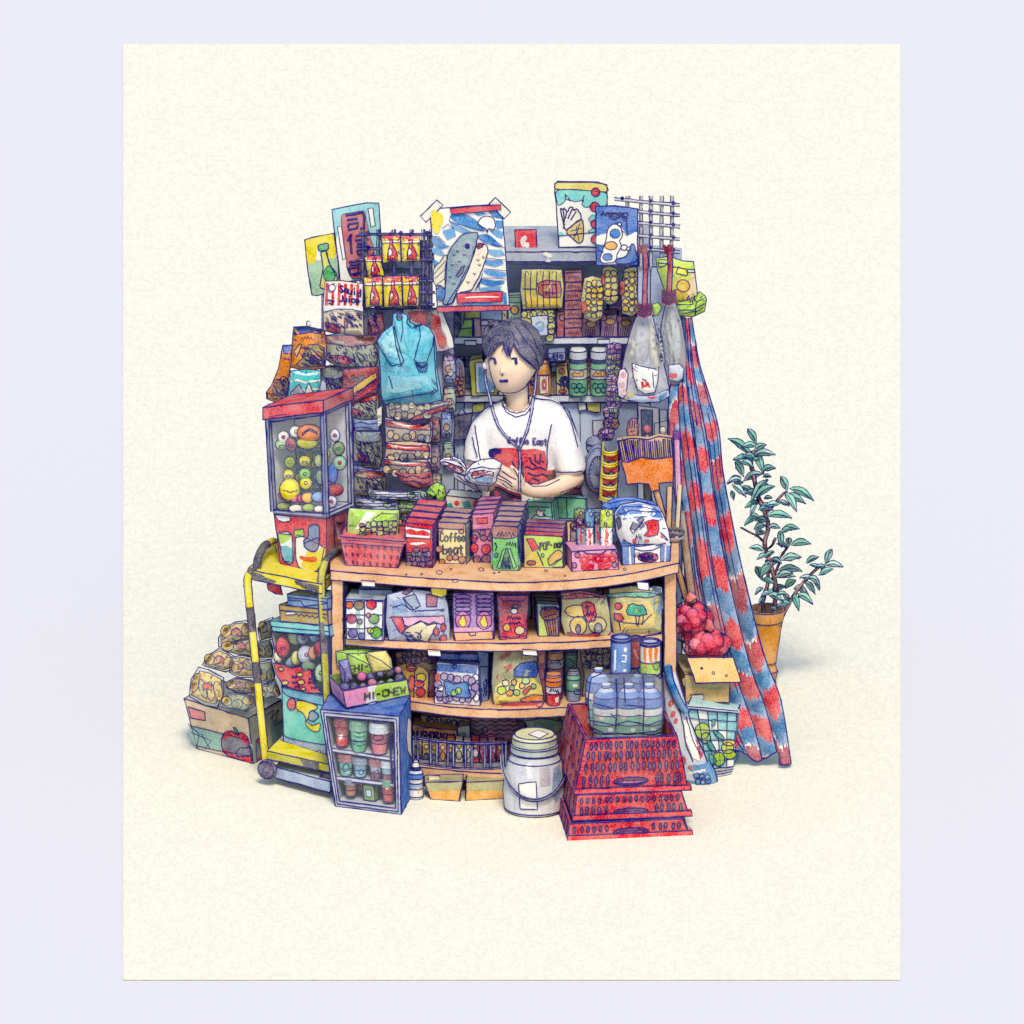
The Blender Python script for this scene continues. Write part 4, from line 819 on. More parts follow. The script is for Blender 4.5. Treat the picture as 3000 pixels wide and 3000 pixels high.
mb.line(Ft, 1, True); mb.line([Ft[1], Ft[1] + D2, Ft[2] + D2]); mb.part('inner_lining', tm)
mb = MB(); pt_ = lambda x, y: pl.pt(x, y)
Zl = pt_(795, 1862).z
def boxZ(mb, q, d, col, side=None, top=None):       # box hung on the machine's front plane, stacked above it
    F = [pl.pt(*a) for a in P(q)]; D = dv(d); B = [p + D for p in F]; side = side or col
    for f, c in ((F, col), ([F[1], B[1], B[2], F[2]], side), ([B[0], B[1], F[1], F[0]], top or side), ([B[0], F[0], F[3], B[3]], side), ([F[3], F[2], B[2], B[3]], side), ([B[1], B[0], B[3], B[2]], side)): mb.face(f, c)
    mb.line(F, 1, True); mb.line([F[0], B[0], B[1], F[1]]); mb.line([B[1], B[2], F[2]])
boxZ(mb, '791 1818 964 1832 966 1866 800 1852', (54, -22), '8fe3dc', '6cb4c4', '70bccb'); mb.I(pl, '792 1834 870 1842 964 1850', 1); mb.part('lid', tm)
inb, D, dB = pl, D2, dB2
for a in ((823, 1900, .1, 16, 26, 'd94a5c', 'big red oval toy capsule in the teal machine', half('c23a4e')), (848, 1878, .3, 18, 22, '9dbf8f', 'pale green lined toy capsule under the teal lid', None), (874, 1882, .25, 14, 15, 'a9b3d0', 'lavender toy capsule with a red middle', swirl('c46d80')), (906, 1878, .3, 14, 15, '9cb8dd', 'light blue toy capsule under the teal lid', None), (934, 1905, .1, 15, 20, 'b04c62', 'maroon toy capsule near the olive rail', None), (890, 1924, .12, 20, 22, 'b9c0d4', 'swirly grey-pink toy capsule in the middle', swirl('cb6a7c')),
          (862, 1935, .12, 12, 18, 'd9d86a', 'yellow-green toy capsule left of the swirl', None), (912, 1918, .08, 10, 16, 'cf9060', 'tan shell toy capsule wedged near the maroon one', None), (900, 1955, .06, 16, 14, '6f8f78', 'dark green striped toy capsule over the red flyer', None), (936, 1975, .06, 13, 22, 'a8c49c', 'oval toy capsule with a green middle at the right', swirl('8fb06c')), (812, 1925, .06, 10, 18, 'ede7c0', 'cream toy capsule at the left pane', None), (845, 1960, .3, 22, 18, '9fb9d6', 'powder blue toy capsule low behind the flyer', None), (880, 1985, .35, 24, 20, 'b0cfe0', 'pale blue toy capsule at the back', None)): toy(*a)
mb = MB(); mb.prism(Pl(pl.p - D2 * .02, pl.n), '801 1942 830 1948 856 1956 875 1952 912 1962 918 2000 942 2030 900 2030 860 2018 830 2006 812 1980', Vector((0, .002, 0)), 'ec5b62'); q = Pl(pl.p - D2 * .02, pl.n)
for x, y, r in ((824, 1960, 8), (836, 2000, 10), (880, 1976, 9), (884, 1998, 10), (890, 2018, 7)): mb.E(q, 'f0d35a', x, y, r, r * .7, 1)
for x, y in ((856, 1980), (856, 1996), (864, 2008), (905, 1985), (905, 1996), (912, 2012)): mb.scrib(q, x, y, x + 16, y + 6, 3)
mb.part('flyer', tm, 'red flyer with yellow coins')
# cases stacked on the teal machine
mb = MB(); boxZ(mb, '818 1772 960 1786 962 1832 822 1822', (56, -20), 'bfa15c', 'a88f58', 'b89c5e'); mb.I(pl, '819 1788 890 1794 960 1800', 1); mb.F(pl, WHITE, '838 1792 864 1792 866 1801 838 1802', 1); mb.I(pl, [(868 + k * 8, 1797 + (k % 2) * 6 + k) for k in range(12)], 1); mb.done('case', 'mustard brown carrying case stacked on the teal lid', 'case')
mb = MB(); boxZ(mb, '842 1740 958 1754 960 1788 844 1774', (50, -18), '7f9fc8', '6d8cb8', '8fb0d4'); mb.I(pl, '843 1750 900 1756 958 1764', 1); mb.I(pl, '844 1758 884 1760 886 1768 892 1776 958 1768', 1); mb.done('case', 'slate blue flat case on top of the mustard case', 'case')
mb = MB(); mb.sheet(.34, '782 1712 800 1708 822 1718 828 1742 808 1740 786 1728', 'd4505c', .004); mb.done('tag', 'small red tag hanging under the yellow deck', 'tag')

# ------------------------------------------------------------------ apple carton and bagged pastries at the far left
mb = MB(); pl = mb.box('540 2046 727 2105 742 2238 578 2194', 0, (96, -56), 'eed2ae', 'b9bcae')
mb.F(pl, 'ef9a9a', '552 2070 600 2086 602 2112 560 2104', 1.2); mb.F(pl, '9cc4b4', '556 2126 620 2144 730 2170 736 2206 700 2200 620 2196 572 2180'); mb.I(pl, '556 2126 730 2168', .8); mb.I(pl, '560 2145 620 2170 600 2195', .7); mb.I(pl, '574 2185 640 2200 736 2214', .8); mb.I(pl, '590 2150 618 2196', .7); mb.I(pl, '580 2192 600 2200 640 2212 720 2228', .7)
mb.F(pl, 'd8404e', '650 2165 660 2145 680 2142 692 2150 710 2146 728 2165 734 2200 738 2236 700 2226 664 2210 652 2195', 1.1); mb.F(pl, '7a7686', '652 2168 690 2160 730 2186 734 2212 690 2212 668 2200 654 2192'); mb.F(pl, '5aa77c', '684 2130 692 2132 702 2152 692 2150', .9); mb.F(pl, '6a6678', '694 2205 705 2190 720 2192 734 2186 738 2212 700 2214', 1)
for q in ('700 2226 690 2200', '576 2190 585 2150 552 2120'): mb.I(pl, q, .7)
rp = mb.right; mb.F(rp, 'c94050', '748 2170 760 2155 764 2162 764 2222 750 2230', .8); mb.F(rp, '77808e', '746 2180 766 2170 766 2210 748 2222'); mb.I(rp, '770 2080 826 2050', .8); mb.I(rp, '790 2105 815 2078 800 2130 826 2110', .9); mb.F(rp, '7fa5ab', '795 2120 830 2100 830 2190 796 2200'); mb.I(rp, '765 2100 800 2080', .8)
mb.done('carton', 'cardboard fruit carton with a printed red apple at the far left', 'carton')
Zc = mb.pl.pt(640, 2076).z - .01
APZ = .27
def pastry(q, Y, body, marks, label, patch='e2604c', film=True):
    t = thing('pastry_bag', label, 'bag', at(P(q)[0][0], max(a[1] for a in P(q)), Y), 'bagged pastries in the apple carton'); q = P(q); cx = sum(a[0] for a in q) / len(q); cy = sum(a[1] for a in q) / len(q)
    mb = MB(); inn = [(cx + (a[0] - cx) * .86, cy + (a[1] - cy) * .82) for a in q]; s_ = mb.bag(Y, inn, .035, body)
    x0, x1, y0, y1 = min(a[0] for a in inn), max(a[0] for a in inn), min(a[1] for a in inn), max(a[1] for a in inn)
    for k in range(marks):
        x = x0 + (k + .5) / marks * (x1 - x0); y = cy + jit((y1 - y0) * .15); r = (x1 - x0) / marks * .52
        mb.E(s_, ('efd07a', 'b9b886', 'e2c06c')[k % 3], x, y, r, (y1 - y0) * .3, .9, jit(25)); mb.I(s_, [(x - r * .3, y - r * .5), (x + r * .4, y), (x, y + r * .5)], .7)
    if patch: mb.F(s_, patch, [(cx - 14, cy - 6), (cx, cy - 13), (cx + 12, cy - 6), (cx + 15, cy + 8), (cx, cy + 5), (cx - 12, cy + 9)], .8)
    mb.part('pastries', t)
    mb = MB(); mb.bag(Y - .004, q, .052, '~dce8f612', 0); mb.line([at(a[0], a[1], Y - .004) for a in q], .9, True); mb.part('plastic_film', t)
for a in (('640 1868 660 1838 690 1822 722 1818 742 1842 745 1870 700 1880 640 1895', .80, 'f0cf7c', 3, 'topmost bag of golden pastries with a red label, behind the trolley rail', 'e0604a'), ('755 1842 775 1818 800 1808 806 1840 800 1872 762 1880', .82, 'b8ac78', 2, 'dull olive bag of pastries wedged beside the teal lid', 'c9805c'),
          ('640 1895 690 1878 742 1866 755 1880 760 1926 700 1918 660 1905', .72, 'ead696', 3, 'pastry bag with an orange square label under the topmost bag', 'e8806a'), ('752 1880 790 1868 800 1900 798 1930 760 1934', .74, 'aab28c', 2, 'grey-green pastry bag right of the square-label bag', None),
          ('592 1948 610 1920 640 1900 668 1912 690 1925 684 1960 660 1968 598 1950', .62, 'eecb74', 3, 'bag of round buns with a red flower label at the left edge', 'd9503e'), ('676 1925 710 1920 752 1930 752 1985 700 1985 672 1970', .60, 'edc67e', 2, 'bag of one large glazed bun beside the trolley rail', 'd9886a'), ('756 1940 794 1932 806 1975 800 2005 764 2000', .64, 'a2ad8e', 2, 'grey-green bag of buns between rail and teal machine', None),
          ('555 2040 560 1990 582 1955 612 1962 655 1985 656 2030 636 2072 600 2066', .50, 'f0d27a', 4, 'biggest bag of split yellow buns resting on the carton rim', 'e8653f'), ('660 2000 690 1985 738 1992 752 2030 700 2032 664 2012', .50, 'cda868', 3, 'bag of dark crusted buns at the middle of the carton', 'b9604a'), ('640 2072 668 2030 700 2030 742 2040 748 2066 720 2085 690 2078', .44, 'aeb88c', 3, 'greenish bag of buns slumped over the carton front', None), ('760 2010 806 1990 818 2020 822 2034 770 2050', .52, '9eaa94', 3, 'grey bag of small buns at the carton right side', None)): pastry(*a)
# ------------------------------------------------------------------ goods on the steel shelving behind the shopkeeper
def zof(y): return hz(y, YB)
ZS1, ZS2 = zof(988) + .001, zof(1158) + .001
def sbox(q, Z, d, cols, label, cat, name, deco=None, group=None, ink=1.0):
    mb = MB(); c = cols if isinstance(cols, tuple) else (cols,); pl = mb.box(q, Z, d, *c, ink=ink)
    if deco: deco(mb, pl)
    return mb.done(name, label, cat, group)
def hbag(q, Y, bul, col, label, deco=None, name='snack_bag', cat='bag', group=None):
    mb = MB(); s_ = mb.bag(Y, q, bul, col)
    if deco: deco(mb, s_)
    return mb.done(name, label, cat, group)
NB = 'snack packs on the steel shelving'
def d_(mb, s):
    for x in (1540, 1556, 1574, 1592, 1610, 1630): mb.I(s, [(x, 795), (x - 2, 840), (x + 2, 900)], .9)
    mb.F(s, 'c9705e', '1575 830 1600 820 1640 824 1645 850 1640 870 1600 872 1578 860', .9); mb.I(s, '1585 835 1630 832 1632 858 1590 858', .9); mb.F(s, 'f1cf52', '1540 856 1568 856 1580 874 1640 874 1640 896 1545 900'); mb.I(s, '1600 840 1600 866', .8); mb.I(s, '1618 838 1620 866', .8)
    mb.I(s, '1532 846 1570 846', .9)
hbag('1527 788 1580 786 1648 790 1652 840 1648 902 1590 904 1530 906 1524 850', 1.26, .02, 'c9c476', 'yellow-green noodle pack with a red patch under the shelving top', d_, group=NB)
for k in range(7):
    y = 800 + k * 27; sbox([(1656 + jit(3), y), (1705 + jit(3), y - 3), (1706, y + 25), (1654, y + 26)], zof(y + 25) + .0, (0, -8), ('b06a72', '9a5864', 'c07c80'), ('topmost', 'second', 'third', 'middle', 'fifth', 'sixth', 'lowest')[k] + ' brown-red carton in the tall stack under the shelving top', 'carton', 'carton', lambda mb, pl, y=y: mb.scrib(pl, 1664, y + 8, 1696, y + 16, 4, .8), 'brown-red cartons in a stack')
BD = 'strips of round yellow sweets'
def beads(x0, y0, x1, y1, nx, ny, r, red):
    def f(mb, s):
        mb.dots(s, (x0, y0, x1, y1), nx, ny, r, ('f0d050', 'e6c84c', 'd9c96a', 'cfc678'), .9, .12)
        if red: mb.F(s, 'd8604a', red, .6)
    return f
hbag('1712 815 1735 808 1765 815 1768 870 1766 930 1740 944 1712 932 1702 880', 1.22, .018, 'd6cf84', 'sweet strip of yellow rounds with a red end, leftmost of the hanging strips', beads(1716, 822, 1764, 930, 3, 6, 9, '1704 885 1718 882 1722 905 1712 918 1704 910'), group=BD)
hbag('1766 785 1786 778 1808 788 1812 840 1808 884 1790 892 1772 888 1762 830', 1.225, .018, 'd2cc80', 'sweet strip of yellow rounds tucked between two others', beads(1770, 792, 1808, 884, 2, 5, 10, '1762 800 1774 806 1772 838 1762 820'), group=BD)
hbag('1830 786 1856 780 1880 788 1882 850 1876 912 1850 926 1822 918 1820 850', 1.225, .018, 'd8d088', 'sweet strip of yellow rounds next to the red cord', beads(1826, 794, 1878, 914, 3, 6, 9, '1818 825 1832 822 1830 855 1816 862'), group=BD)
def mush(x, y): return lambda mb, pl: (mb.F(pl, 'c99c54', ell(x, y, 15, 9), .9), [mb.I(pl, [(x - 14 + k * 6, y + 12), (x - 18 + k * 6, y + 44)], .8) for k in range(5)], mb.E(pl, 'b5707e', x - 20, y - 12, 9, 9, .8), mb.scrib(pl, x - 10, y - 24, x + 12, y - 16, 3, .8))
sbox('1632 914 1698 910 1700 986 1630 987', ZS1, (0, -14), ('b4606e', '9c5866'), 'dark red biscuit box with a mushroom, nearest the gold frame', 'box', 'biscuit_box', mush(1668, 942), 'mushroom biscuit boxes')
sbox('1702 930 1756 930 1758 986 1702 986', ZS1, (0, -14), ('9a6a7c', '8a5f74'), 'mauve biscuit box with a tan cap under the leftmost sweet strip', 'box', 'biscuit_box', mush(1732, 950), 'mushroom biscuit boxes')
sbox('1762 922 1808 920 1810 986 1760 986', ZS1, (0, -14), ('96708c', '866484'), 'mauve biscuit box with an olive cap in the middle of the row', 'box', 'biscuit_box', mush(1788, 942), 'mushroom biscuit boxes')
sbox('1812 926 1862 924 1866 986 1812 986', ZS1, (0, -14), ('a07f88', '8f7080'), 'mauve biscuit box at the right end beside the clear fish bag', 'box', 'biscuit_box', mush(1834, 946), 'mushroom biscuit boxes')
def d_(mb, s):
    mb.dots(s, (1526, 912, 1622, 930), 6, 1, 11, ('c9c86c', 'b9bc6a'), .9); mb.dots(s, (1598, 925, 1622, 995), 1, 4, 11, ('c9c86c', 'b9bc6a'), .9); mb.F(s, 'd4e0ee', '1556 926 1606 924 1604 982 1560 985', 1); mb.F(s, '86b2dc', ell(1582, 956, 15, 17)); mb.I(s, '1530 985 1556 992 1600 990', 1)
hbag('1526 912 1570 906 1622 908 1626 950 1622 994 1570 1000 1534 998 1528 950', 1.27, .012, 'c4c568', 'gold bobbly frame-like pack with a blue window right of the shopkeeper hair', d_, group=NB)
sbox('1408 912 1470 908 1472 985 1410 987', ZS1, (0, -10), ('7f9ec4', '93aed0'), 'steel blue carton half hidden behind the shopkeeper hair', 'carton', 'carton')
sbox('1336 938 1384 936 1384 987 1336 987', ZS1, (4, -14), ('8ec75a', '7ea86a', '9aa86a'), 'bright green canister left of the shopkeeper hair', 'canister', 'canister', lambda mb, pl: (mb.I(pl, '1338 964 1384 960', 1), mb.F(pl, '75ad4e', '1340 966 1382 963 1382 984 1340 984')))
sbox('1388 932 1448 938 1446 987 1390 987', ZS1, (6, -16), ('b49ba4', '9f8a9c', 'a9a46a'), 'mauve box with an oval hole behind the shopkeeper', 'box', 'box', lambda mb, pl: mb.E(pl, 'd5cfd8', 1420, 946, 13, 8, 1))
hbag('1306 912 1330 908 1362 910 1358 945 1338 985 1318 980 1308 945', 1.2, .02, '5f7a6c', 'dark green crumpled pouch beside the white-edged sheet', lambda mb, s: (mb.hatch(s, (1310, 915, 1350, 970), 26, 10, .9, .3), mb.F(s, '7fa45a', ell(1328, 970, 10, 9))), 'pouch', 'pouch')
hbag('1362 908 1420 906 1438 930 1400 934 1360 932', 1.32, .015, 'a9b062', 'olive green flat pack lying above the green canister', lambda mb, s: mb.I(s, '1425 908 1430 930', 1))
for x0, y0, Y in ((1752, 994, YB - .003), (1668, 1164, YB - .003), (1362, 998, YB - .003)):
    mb = MB(); mb.sheet(Y, [(x0, y0), (x0 + 34, y0), (x0 + 34, y0 + 14), (x0, y0 + 14)], 'e6ebf0', .002, 1); mb.done('price_tag', {1752: 'pale price tag on the shelf edge above the green jars', 1668: 'pale price tag on the shelf edge below the green jars', 1362: 'pale price tag on the shelf edge left of the shopkeeper hair'}[x0], 'tag', 'price tags on the steel shelving')
def jar(cx, label):
    t = thing('jar', label, 'jar', gp(cx, 1157, ZS2), 'green jars on the steel shelving'); mb = MB()
    s_ = mb.can(cx, 1157, ZS2, [(25, 0, '7cc492'), (26, 4, '7cc492'), (26, 52, 'd9dcd2'), (26, 80, '8cc8a2'), (25, 98, '7fbf98'), (22, 104, '7fbf98')], 18, .9, True, (1, 2, 3, 4))
    mb.F(s_, 'e0a04e', [(cx - 20, 1100), (cx - 10, 1088), (cx, 1094), (cx + 8, 1084), (cx + 18, 1090), (cx + 16, 1102), (cx - 16, 1104)], .7)
    for k in range(4): mb.E(s_, '68b584', cx - 12 + k * 8, 1130 + (k % 2) * 12, 8, 8, .9)
    mb.part('glass_body', t); mb = MB(); mb.can(cx, 1157 - 104, ZS2 + 104 / S / CS, [(25, 0, 'd4dde8'), (26, 5, 'd4dde8'), (25, 28, 'dfe6ee'), (20, 33, 'e6ecf2')], 18, 1, True, (0, 1, 2)); bb = mb
    c = gp(cx, 1157, ZS2); off = Vector((c.x, c.y, c.z + 104 / S / CS)) - gp(cx, 1157 - 104, ZS2 + 104 / S / CS); mb.v = [p + off for p in mb.v]; mb.part('lid', t)
jar(1694, 'green glass jar with a pale lid, left of the pair behind the shopkeeper'); jar(1756, 'green glass jar with a pale lid, closer to the clear fish bag')
sbox('1630 1074 1662 1070 1666 1154 1630 1157', ZS2, (0, -8), ('c6cf66', 'b5b04e', 'c98a5a'), 'lime packet with dark leaf marks beside the green jars', 'packet', 'packet', lambda mb, pl: (mb.F(pl, 'd0704e', ell(1646, 1088, 9, 9), .6), mb.hatch(pl, (1634, 1102, 1662, 1138), 18, 8, 1.6, .4), mb.F(pl, 'c9674a', ell(1648, 1146, 12, 6), .8), mb.F(pl, 'd2975a', '1630 1074 1660 1070 1660 1078 1632 1080')))
t = thing('juice_bottle', 'orange juice bottle with a white label next to the shopkeeper ear', 'bottle', gp(1592, 1157, ZS2)); mb = MB(); s_ = mb.can(1592, 1157, ZS2, [(20, 0, 'dd9a4e'), (22, 4, 'dd9a4e'), (22, 62, 'd8924a'), (19, 78, 'e0a254'), (12, 94, 'e0a254'), (11, 98, 'e0a254')], 16, .9, True, (1, 2, 4)); mb.F(s_, 'f4f1e8', '1580 1100 1606 1098 1607 1152 1581 1154', .8); mb.F(s_, 'c95a5c', ell(1594, 1126, 8, 18, 10)); mb.part('body', t)
sbox('1548 1104 1566 1102 1566 1154 1548 1156', ZS2, (0, -10), ('c98242', 'b8763e'), 'brown packet squeezed between the orange bottle and the shopkeeper neck', 'packet', 'packet', lambda mb, pl: mb.hatch(pl, (1550, 1110, 1565, 1148), 8, 2, .9, .3))
sbox('1612 1104 1630 1100 1632 1154 1612 1157', ZS2, (0, -10), ('c9a53c', 'b8963a'), 'olive gold packet left of the lime packet', 'packet', 'packet', lambda mb, pl: mb.F(pl, '5a5148', '1616 1104 1624 1102 1626 1150 1618 1152'))
mb = MB(); pl = mb.box('1606 1036 1656 1032 1656 1056 1608 1058', zof(1058) + .03, (0, -14), '8e9cc4', '8090b8'); mb.hatch(pl, (1608, 1036, 1654, 1056), 16, 0, 1, .8); mb.done('tray', 'small slatted blue tray above the orange bottle and packets', 'tray')
def gold(mb, pl): mb.F(pl, 'e3eaf2', '1392 1062 1402 1060 1450 1064 1450 1150 1396 1150', 1); mb.F(pl, '6ea8dc', '1402 1078 1412 1080 1420 1100 1440 1118 1448 1140 1406 1150')
sbox('1374 1056 1392 1042 1456 1038 1458 1164'.replace('1392 1042 1456 1038 1458 1164', '1456 1042 1458 1157 1382 1160'), ZS2, (6, -14), ('c8cb4e', 'b2b550'), 'gold-edged frame with a blue picture left of the shopkeeper cheek', 'frame', 'picture_frame', gold)
t = thing('bottle', 'pale bottle of brown snacks with a rounded top left of the gold-edged frame', 'bottle', gp(1343, 1160, ZS2)); mb = MB(); s_ = mb.can(1343, 1160, ZS2, [(18, 0, 'c58a5c'), (19, 4, 'c58a5c'), (19, 60, '9fb0d6'), (18, 80, 'a9b9dc'), (13, 100, 'b5c3e0'), (5, 108, 'b5c3e0')], 16, .9, True, (1, 2)); mb.F(s_, 'c98452', '1334 1068 1346 1062 1352 1078 1354 1100 1346 1102 1346 1080', .8); mb.dots(s_, (1330, 1102, 1356, 1160), 2, 4, 7, ('c68a5a', 'b87a52'), .9); mb.part('body', t)
sbox('1290 1062 1314 1058 1320 1158 1296 1160', ZS2, (4, -12), ('86b890', '7aa886', '9ac4a0'), 'sage green carton between the aqua bag and the bottle of snacks', 'carton', 'carton', lambda mb, pl: (mb.I(pl, '1292 1080 1314 1076', 1), mb.I(pl, '1296 1094 1310 1110 1312 1140', .9)))
hbag('1284 1056 1300 1046 1314 1054 1310 1068 1290 1072', 1.26, .012, '7dbb86', 'small green pouch tucked at the aqua bag edge', None, 'pouch', 'pouch')
for q, c, l in (('1718 1176 1758 1172 1760 1206 1744 1208 1722 1203', 'd6d478', 'yellow sticky note on the pale blue door panel'), ('1692 1178 1716 1180 1718 1200 1696 1204', 'dfe6ea', 'pale sticky note left of the yellow one'), ('1386 1184 1420 1180 1418 1204 1384 1210', 'c9cc6a', 'yellow-green sticky note beside the shopkeeper shoulder'), ('1736 1232 1772 1230 1770 1272 1738 1276', 'd6d8e4', 'grey-white sticky note above the fan')):
    mb = MB(); mb.sheet(YB + .015, q, c, .003); mb.done('sticky_note', l, 'note', 'notes on the door panel')
mb = MB(); pl = mb.box('1322 1222 1384 1210 1372 1286 1326 1290', zof(1288), (8, -14), '6b6a90', '5c5b84')
for a in range(4):
    for b in range(4): mb.F(pl, '4a4876', ell(1332 + a * 13, 1234 + b * 14, 3, 4, 6))
mb.tube([at(x, y, YB - .05) for x, y in ((1340, 1218), (1350, 1195), (1368, 1214))], .003); mb.done('hanging_basket', 'small dark grey perforated basket hanging left of the white T-shirt', 'basket')

for row_, (Z_, yb_, h0) in enumerate(((ZS1, 968, 120), (ZS2, 1140, 92))):       # back rank, filling the shelves to the panel
    for k in range(13):
        x = 1320 + k * 42; hh = h0 * random.uniform(.72, 1.0); c = ('a9c0ec', 'c4b0dc', 'a8d4c4', 'dcc8a4', 'd8a4ac', 'c8d498')[(k * 5 + row_) % 6]
        def d_(mb, pl, x=x, y=yb_ - hh, k=k):
            mb.F(pl, ('7f9cd8', 'a084c4', '7cb8a0', 'c09c5c', 'bc6470', '9cb058')[(k * 5 + row_) % 6], [(x + 2, y + 4), (x + 37, y + 4), (x + 37, y + 20), (x + 2, y + 20)], .8); mb.E(pl, ('f0e8d0', 'e8b878', 'd86c6c')[k % 3], x + 20, y + 42, 11, 13, .9); mb.scrib(pl, x + 6, y + 62, x + 34, y + 70, 4, .9)
        sbox([(x, yb_ - hh), (x + 39, yb_ - hh + jit(3)), (x + 39, yb_), (x, yb_)], Z_, (0, -8), c, 'packet in the back rank of the ' + ('upper' if row_ == 0 else 'second') + ' steel shelf', 'packet', 'stock_packet', d_, 'back rank packets on the ' + ('upper' if row_ == 0 else 'second') + ' steel shelf')
# ------------------------------------------------------------------ hanging strings and bags at the right
cols = ('9c6a9a', '8fa85a', 'c99a52', 'b98aa8', 'b8925a', '7fa650', 'c98a7a', 'a884a8')
for k in range(9):
    y = 1010 + k * 31; x = 1798 - (k > 5) * 8 - (k > 7) * 14; mb = MB(); s_ = mb.bag(1.14 - .02 * k, [(x - 20, y + jit(4)), (x, y - 6), (x + 20, y + jit(4)), (x + 24, y + 14), (x + 18, y + 28), (x, y + 33), (x - 20, y + 27), (x - 24, y + 12)], .016, ('c4b2c8', 'b5a2bc')[k % 2])
    mb.dots(s_, (x - 18, y + 2, x + 18, y + 24), 3, 2, 9, (cols[k % 8], cols[(k + 3) % 8]), .9); mb.I(s_, [(x - 20, y + 26), (x + 20, y + 28)], .9); mb.I(s_, [(x - 18, y + 30), (x + 16, y + 32)], .8)
    mb.done('sweet_packet', ('mauve sweet packet at the top of the hanging string by the biscuit boxes', 'sweet packet second down the string, olive rounds', 'sweet packet third down the hanging string', 'sweet packet fourth down the string, lilac bands', 'sweet packet mid-string level with the jar bottoms', 'sweet packet sixth down the string beside the yellow note', 'sweet packet seventh down the string, green rounds', 'sweet packet eighth down, beside the grey-white note', 'lowest sweet packet of the string, just above the steel bowl')[k], 'packet', 'sweet packets on the hanging string')
def clear_bag(name, label, Y, q, cord, fish, extra):
    t = thing(name, label, 'bag', at(P(q)[0][0], 1170, Y)); mb = MB(); mb.bag(Y, q, .05, '~fbfcfd34', 0); mb.line([at(x, y, Y) for x, y in P(q)], .9, True); mb.part('plastic_film', t)
    for f, c in fish: mb = MB(); s_ = mb.bag(Y + .005, f, .022, c); xs = [a[0] for a in P(f)]; ys = [a[1] for a in P(f)]; [mb.I(s_, [(x - 4, y + 3), (x, y - 3), (x + 4, y + 3)], .9) for x, y in ((random.uniform(min(xs) + 8, max(xs) - 8), random.uniform(min(ys) + 15, max(ys) - 15)) for _ in range(14))]; mb.part('dried_fish', t)
    extra(t, Y)
    mb = MB(); q = [at(x, y, Y - .05 - .002 * i) for i, (x, y) in enumerate(P(cord))]; mb.tube(smooth(q, False, 3), .011, 'b04458', 6)
    for o in (-1, 1): mb.line([p + Vector((o * .010, -.006, 0)) for p in smooth(q, False, 3)], 1)
    e = q[-1]
    for k in range(5): mb.tube([e + Vector((-.03, -.01, .02 - .012 * k)), e + Vector((0, -.02, .008 - .012 * k)), e + Vector((.03, -.01, .022 - .012 * k))], .006, ('b8384a', '9a3a52')[k % 2], 5); mb.line([e + Vector((-.032, -.016, .026 - .012 * k)), e + Vector((0, -.028, .014 - .012 * k)), e + Vector((.032, -.016, .028 - .012 * k))], .8)
    for k in range(3): mb.tube([q[0] + Vector((-.012 + .012 * k, -.006, -.03)), q[0] + Vector((-.016 + .016 * k, -.01, .01))], .006, '8a3550', 5)
    mb.part('cord', t)
def ex1(t, Y):
    mb = MB(); s_ = mb.bag(Y - .055, '1852 1064 1880 1074 1925 1082 1930 1074 1926 1120 1918 1150 1890 1154 1868 1140 1856 1105', .015, WHITE); mb.F(s_, 'e03a48', '1878 1118 1892 1116 1900 1120 1906 1136 1896 1132 1880 1138', 0); mb.I(s_, '1880 1110 1890 1114 1894 1112', 1); mb.I(s_, '1912 1090 1914 1130', .9); mb.part('cup_pocket', t)
    mb = MB(); s_ = mb.bag(Y - .045, '1815 1085 1830 1078 1840 1095 1836 1140 1826 1168 1812 1160 1808 1120', .008, 'f2e4e6')
    for x, y, c in ((1826, 1098, 'e0a9b4'), (1822, 1128, 'd9b3bc'), (1826, 1150, 'e6c4c0')): mb.F(s_, c, ell(x, y, 9, 10, 8))
    mb.part('spotted_pocket', t)
    mb = MB(); s_ = mb.bag(Y - .048, '1840 1155 1880 1160 1920 1158 1958 1140 1962 1160 1930 1178 1880 1180 1840 1172', .008, 'b9c6dc'); mb.F(s_, 'd8545c', ell(1910, 1163, 12, 5), 0); mb.F(s_, 'e8d9a2', ell(1848, 1158, 10, 8), 0); mb.F(s_, '6f92c4', '1930 1160 1956 1146 1950 1168 1930 1176'); mb.part('base_fold', t)
def ex2(t, Y):
    mb = MB(); s_ = mb.bag(Y - .05, '1958 1070 1990 1066 2004 1080 2000 1110 1985 1120 1960 1112', .01, 'cfd8e6'); mb.F(s_, 'e0606a', ell(1972, 1100, 13, 8), 0); mb.part('label_patch', t)
clear_bag('clear_bag', 'clear plastic bag of dried fish with a white cup pocket, hung on a red cord', .86, '1890 905 1912 925 1925 980 1940 1050 1955 1110 1962 1150 1940 1172 1900 1182 1850 1178 1815 1165 1812 1120 1826 1060 1842 990 1862 930', '1884 722 1892 760 1890 830 1888 900', (('1875 925 1895 928 1904 980 1898 1045 1882 1066 1862 1060 1858 1000 1866 950', 'b4bac8'), ('1906 935 1918 970 1926 1020 1932 1070 1920 1078 1906 1050 1902 985', 'ece2b4'), ('1852 985 1860 1000 1856 1060 1846 1080 1840 1050', 'eae2b4'), ('1928 960 1940 1000 1948 1060 1940 1080 1930 1030', 'c0c8c4')), ex1)
clear_bag('clear_bag', 'second clear bag of speckled dried fish behind, on the shorter red cord', .96, '1962 870 1980 890 1996 940 2008 1010 2016 1070 2014 1120 1990 1146 1965 1140 1940 1100 1930 1030 1938 950 1948 900', '1958 722 1964 770 1962 820 1960 862', (('1955 900 1975 905 1990 950 1996 1020 1990 1052 1970 1052 1958 1020 1948 960', 'b8c2ba'), ('1936 950 1950 960 1958 1010 1962 1080 1950 1070 1938 1020', 'b2c4d8')), ex2)
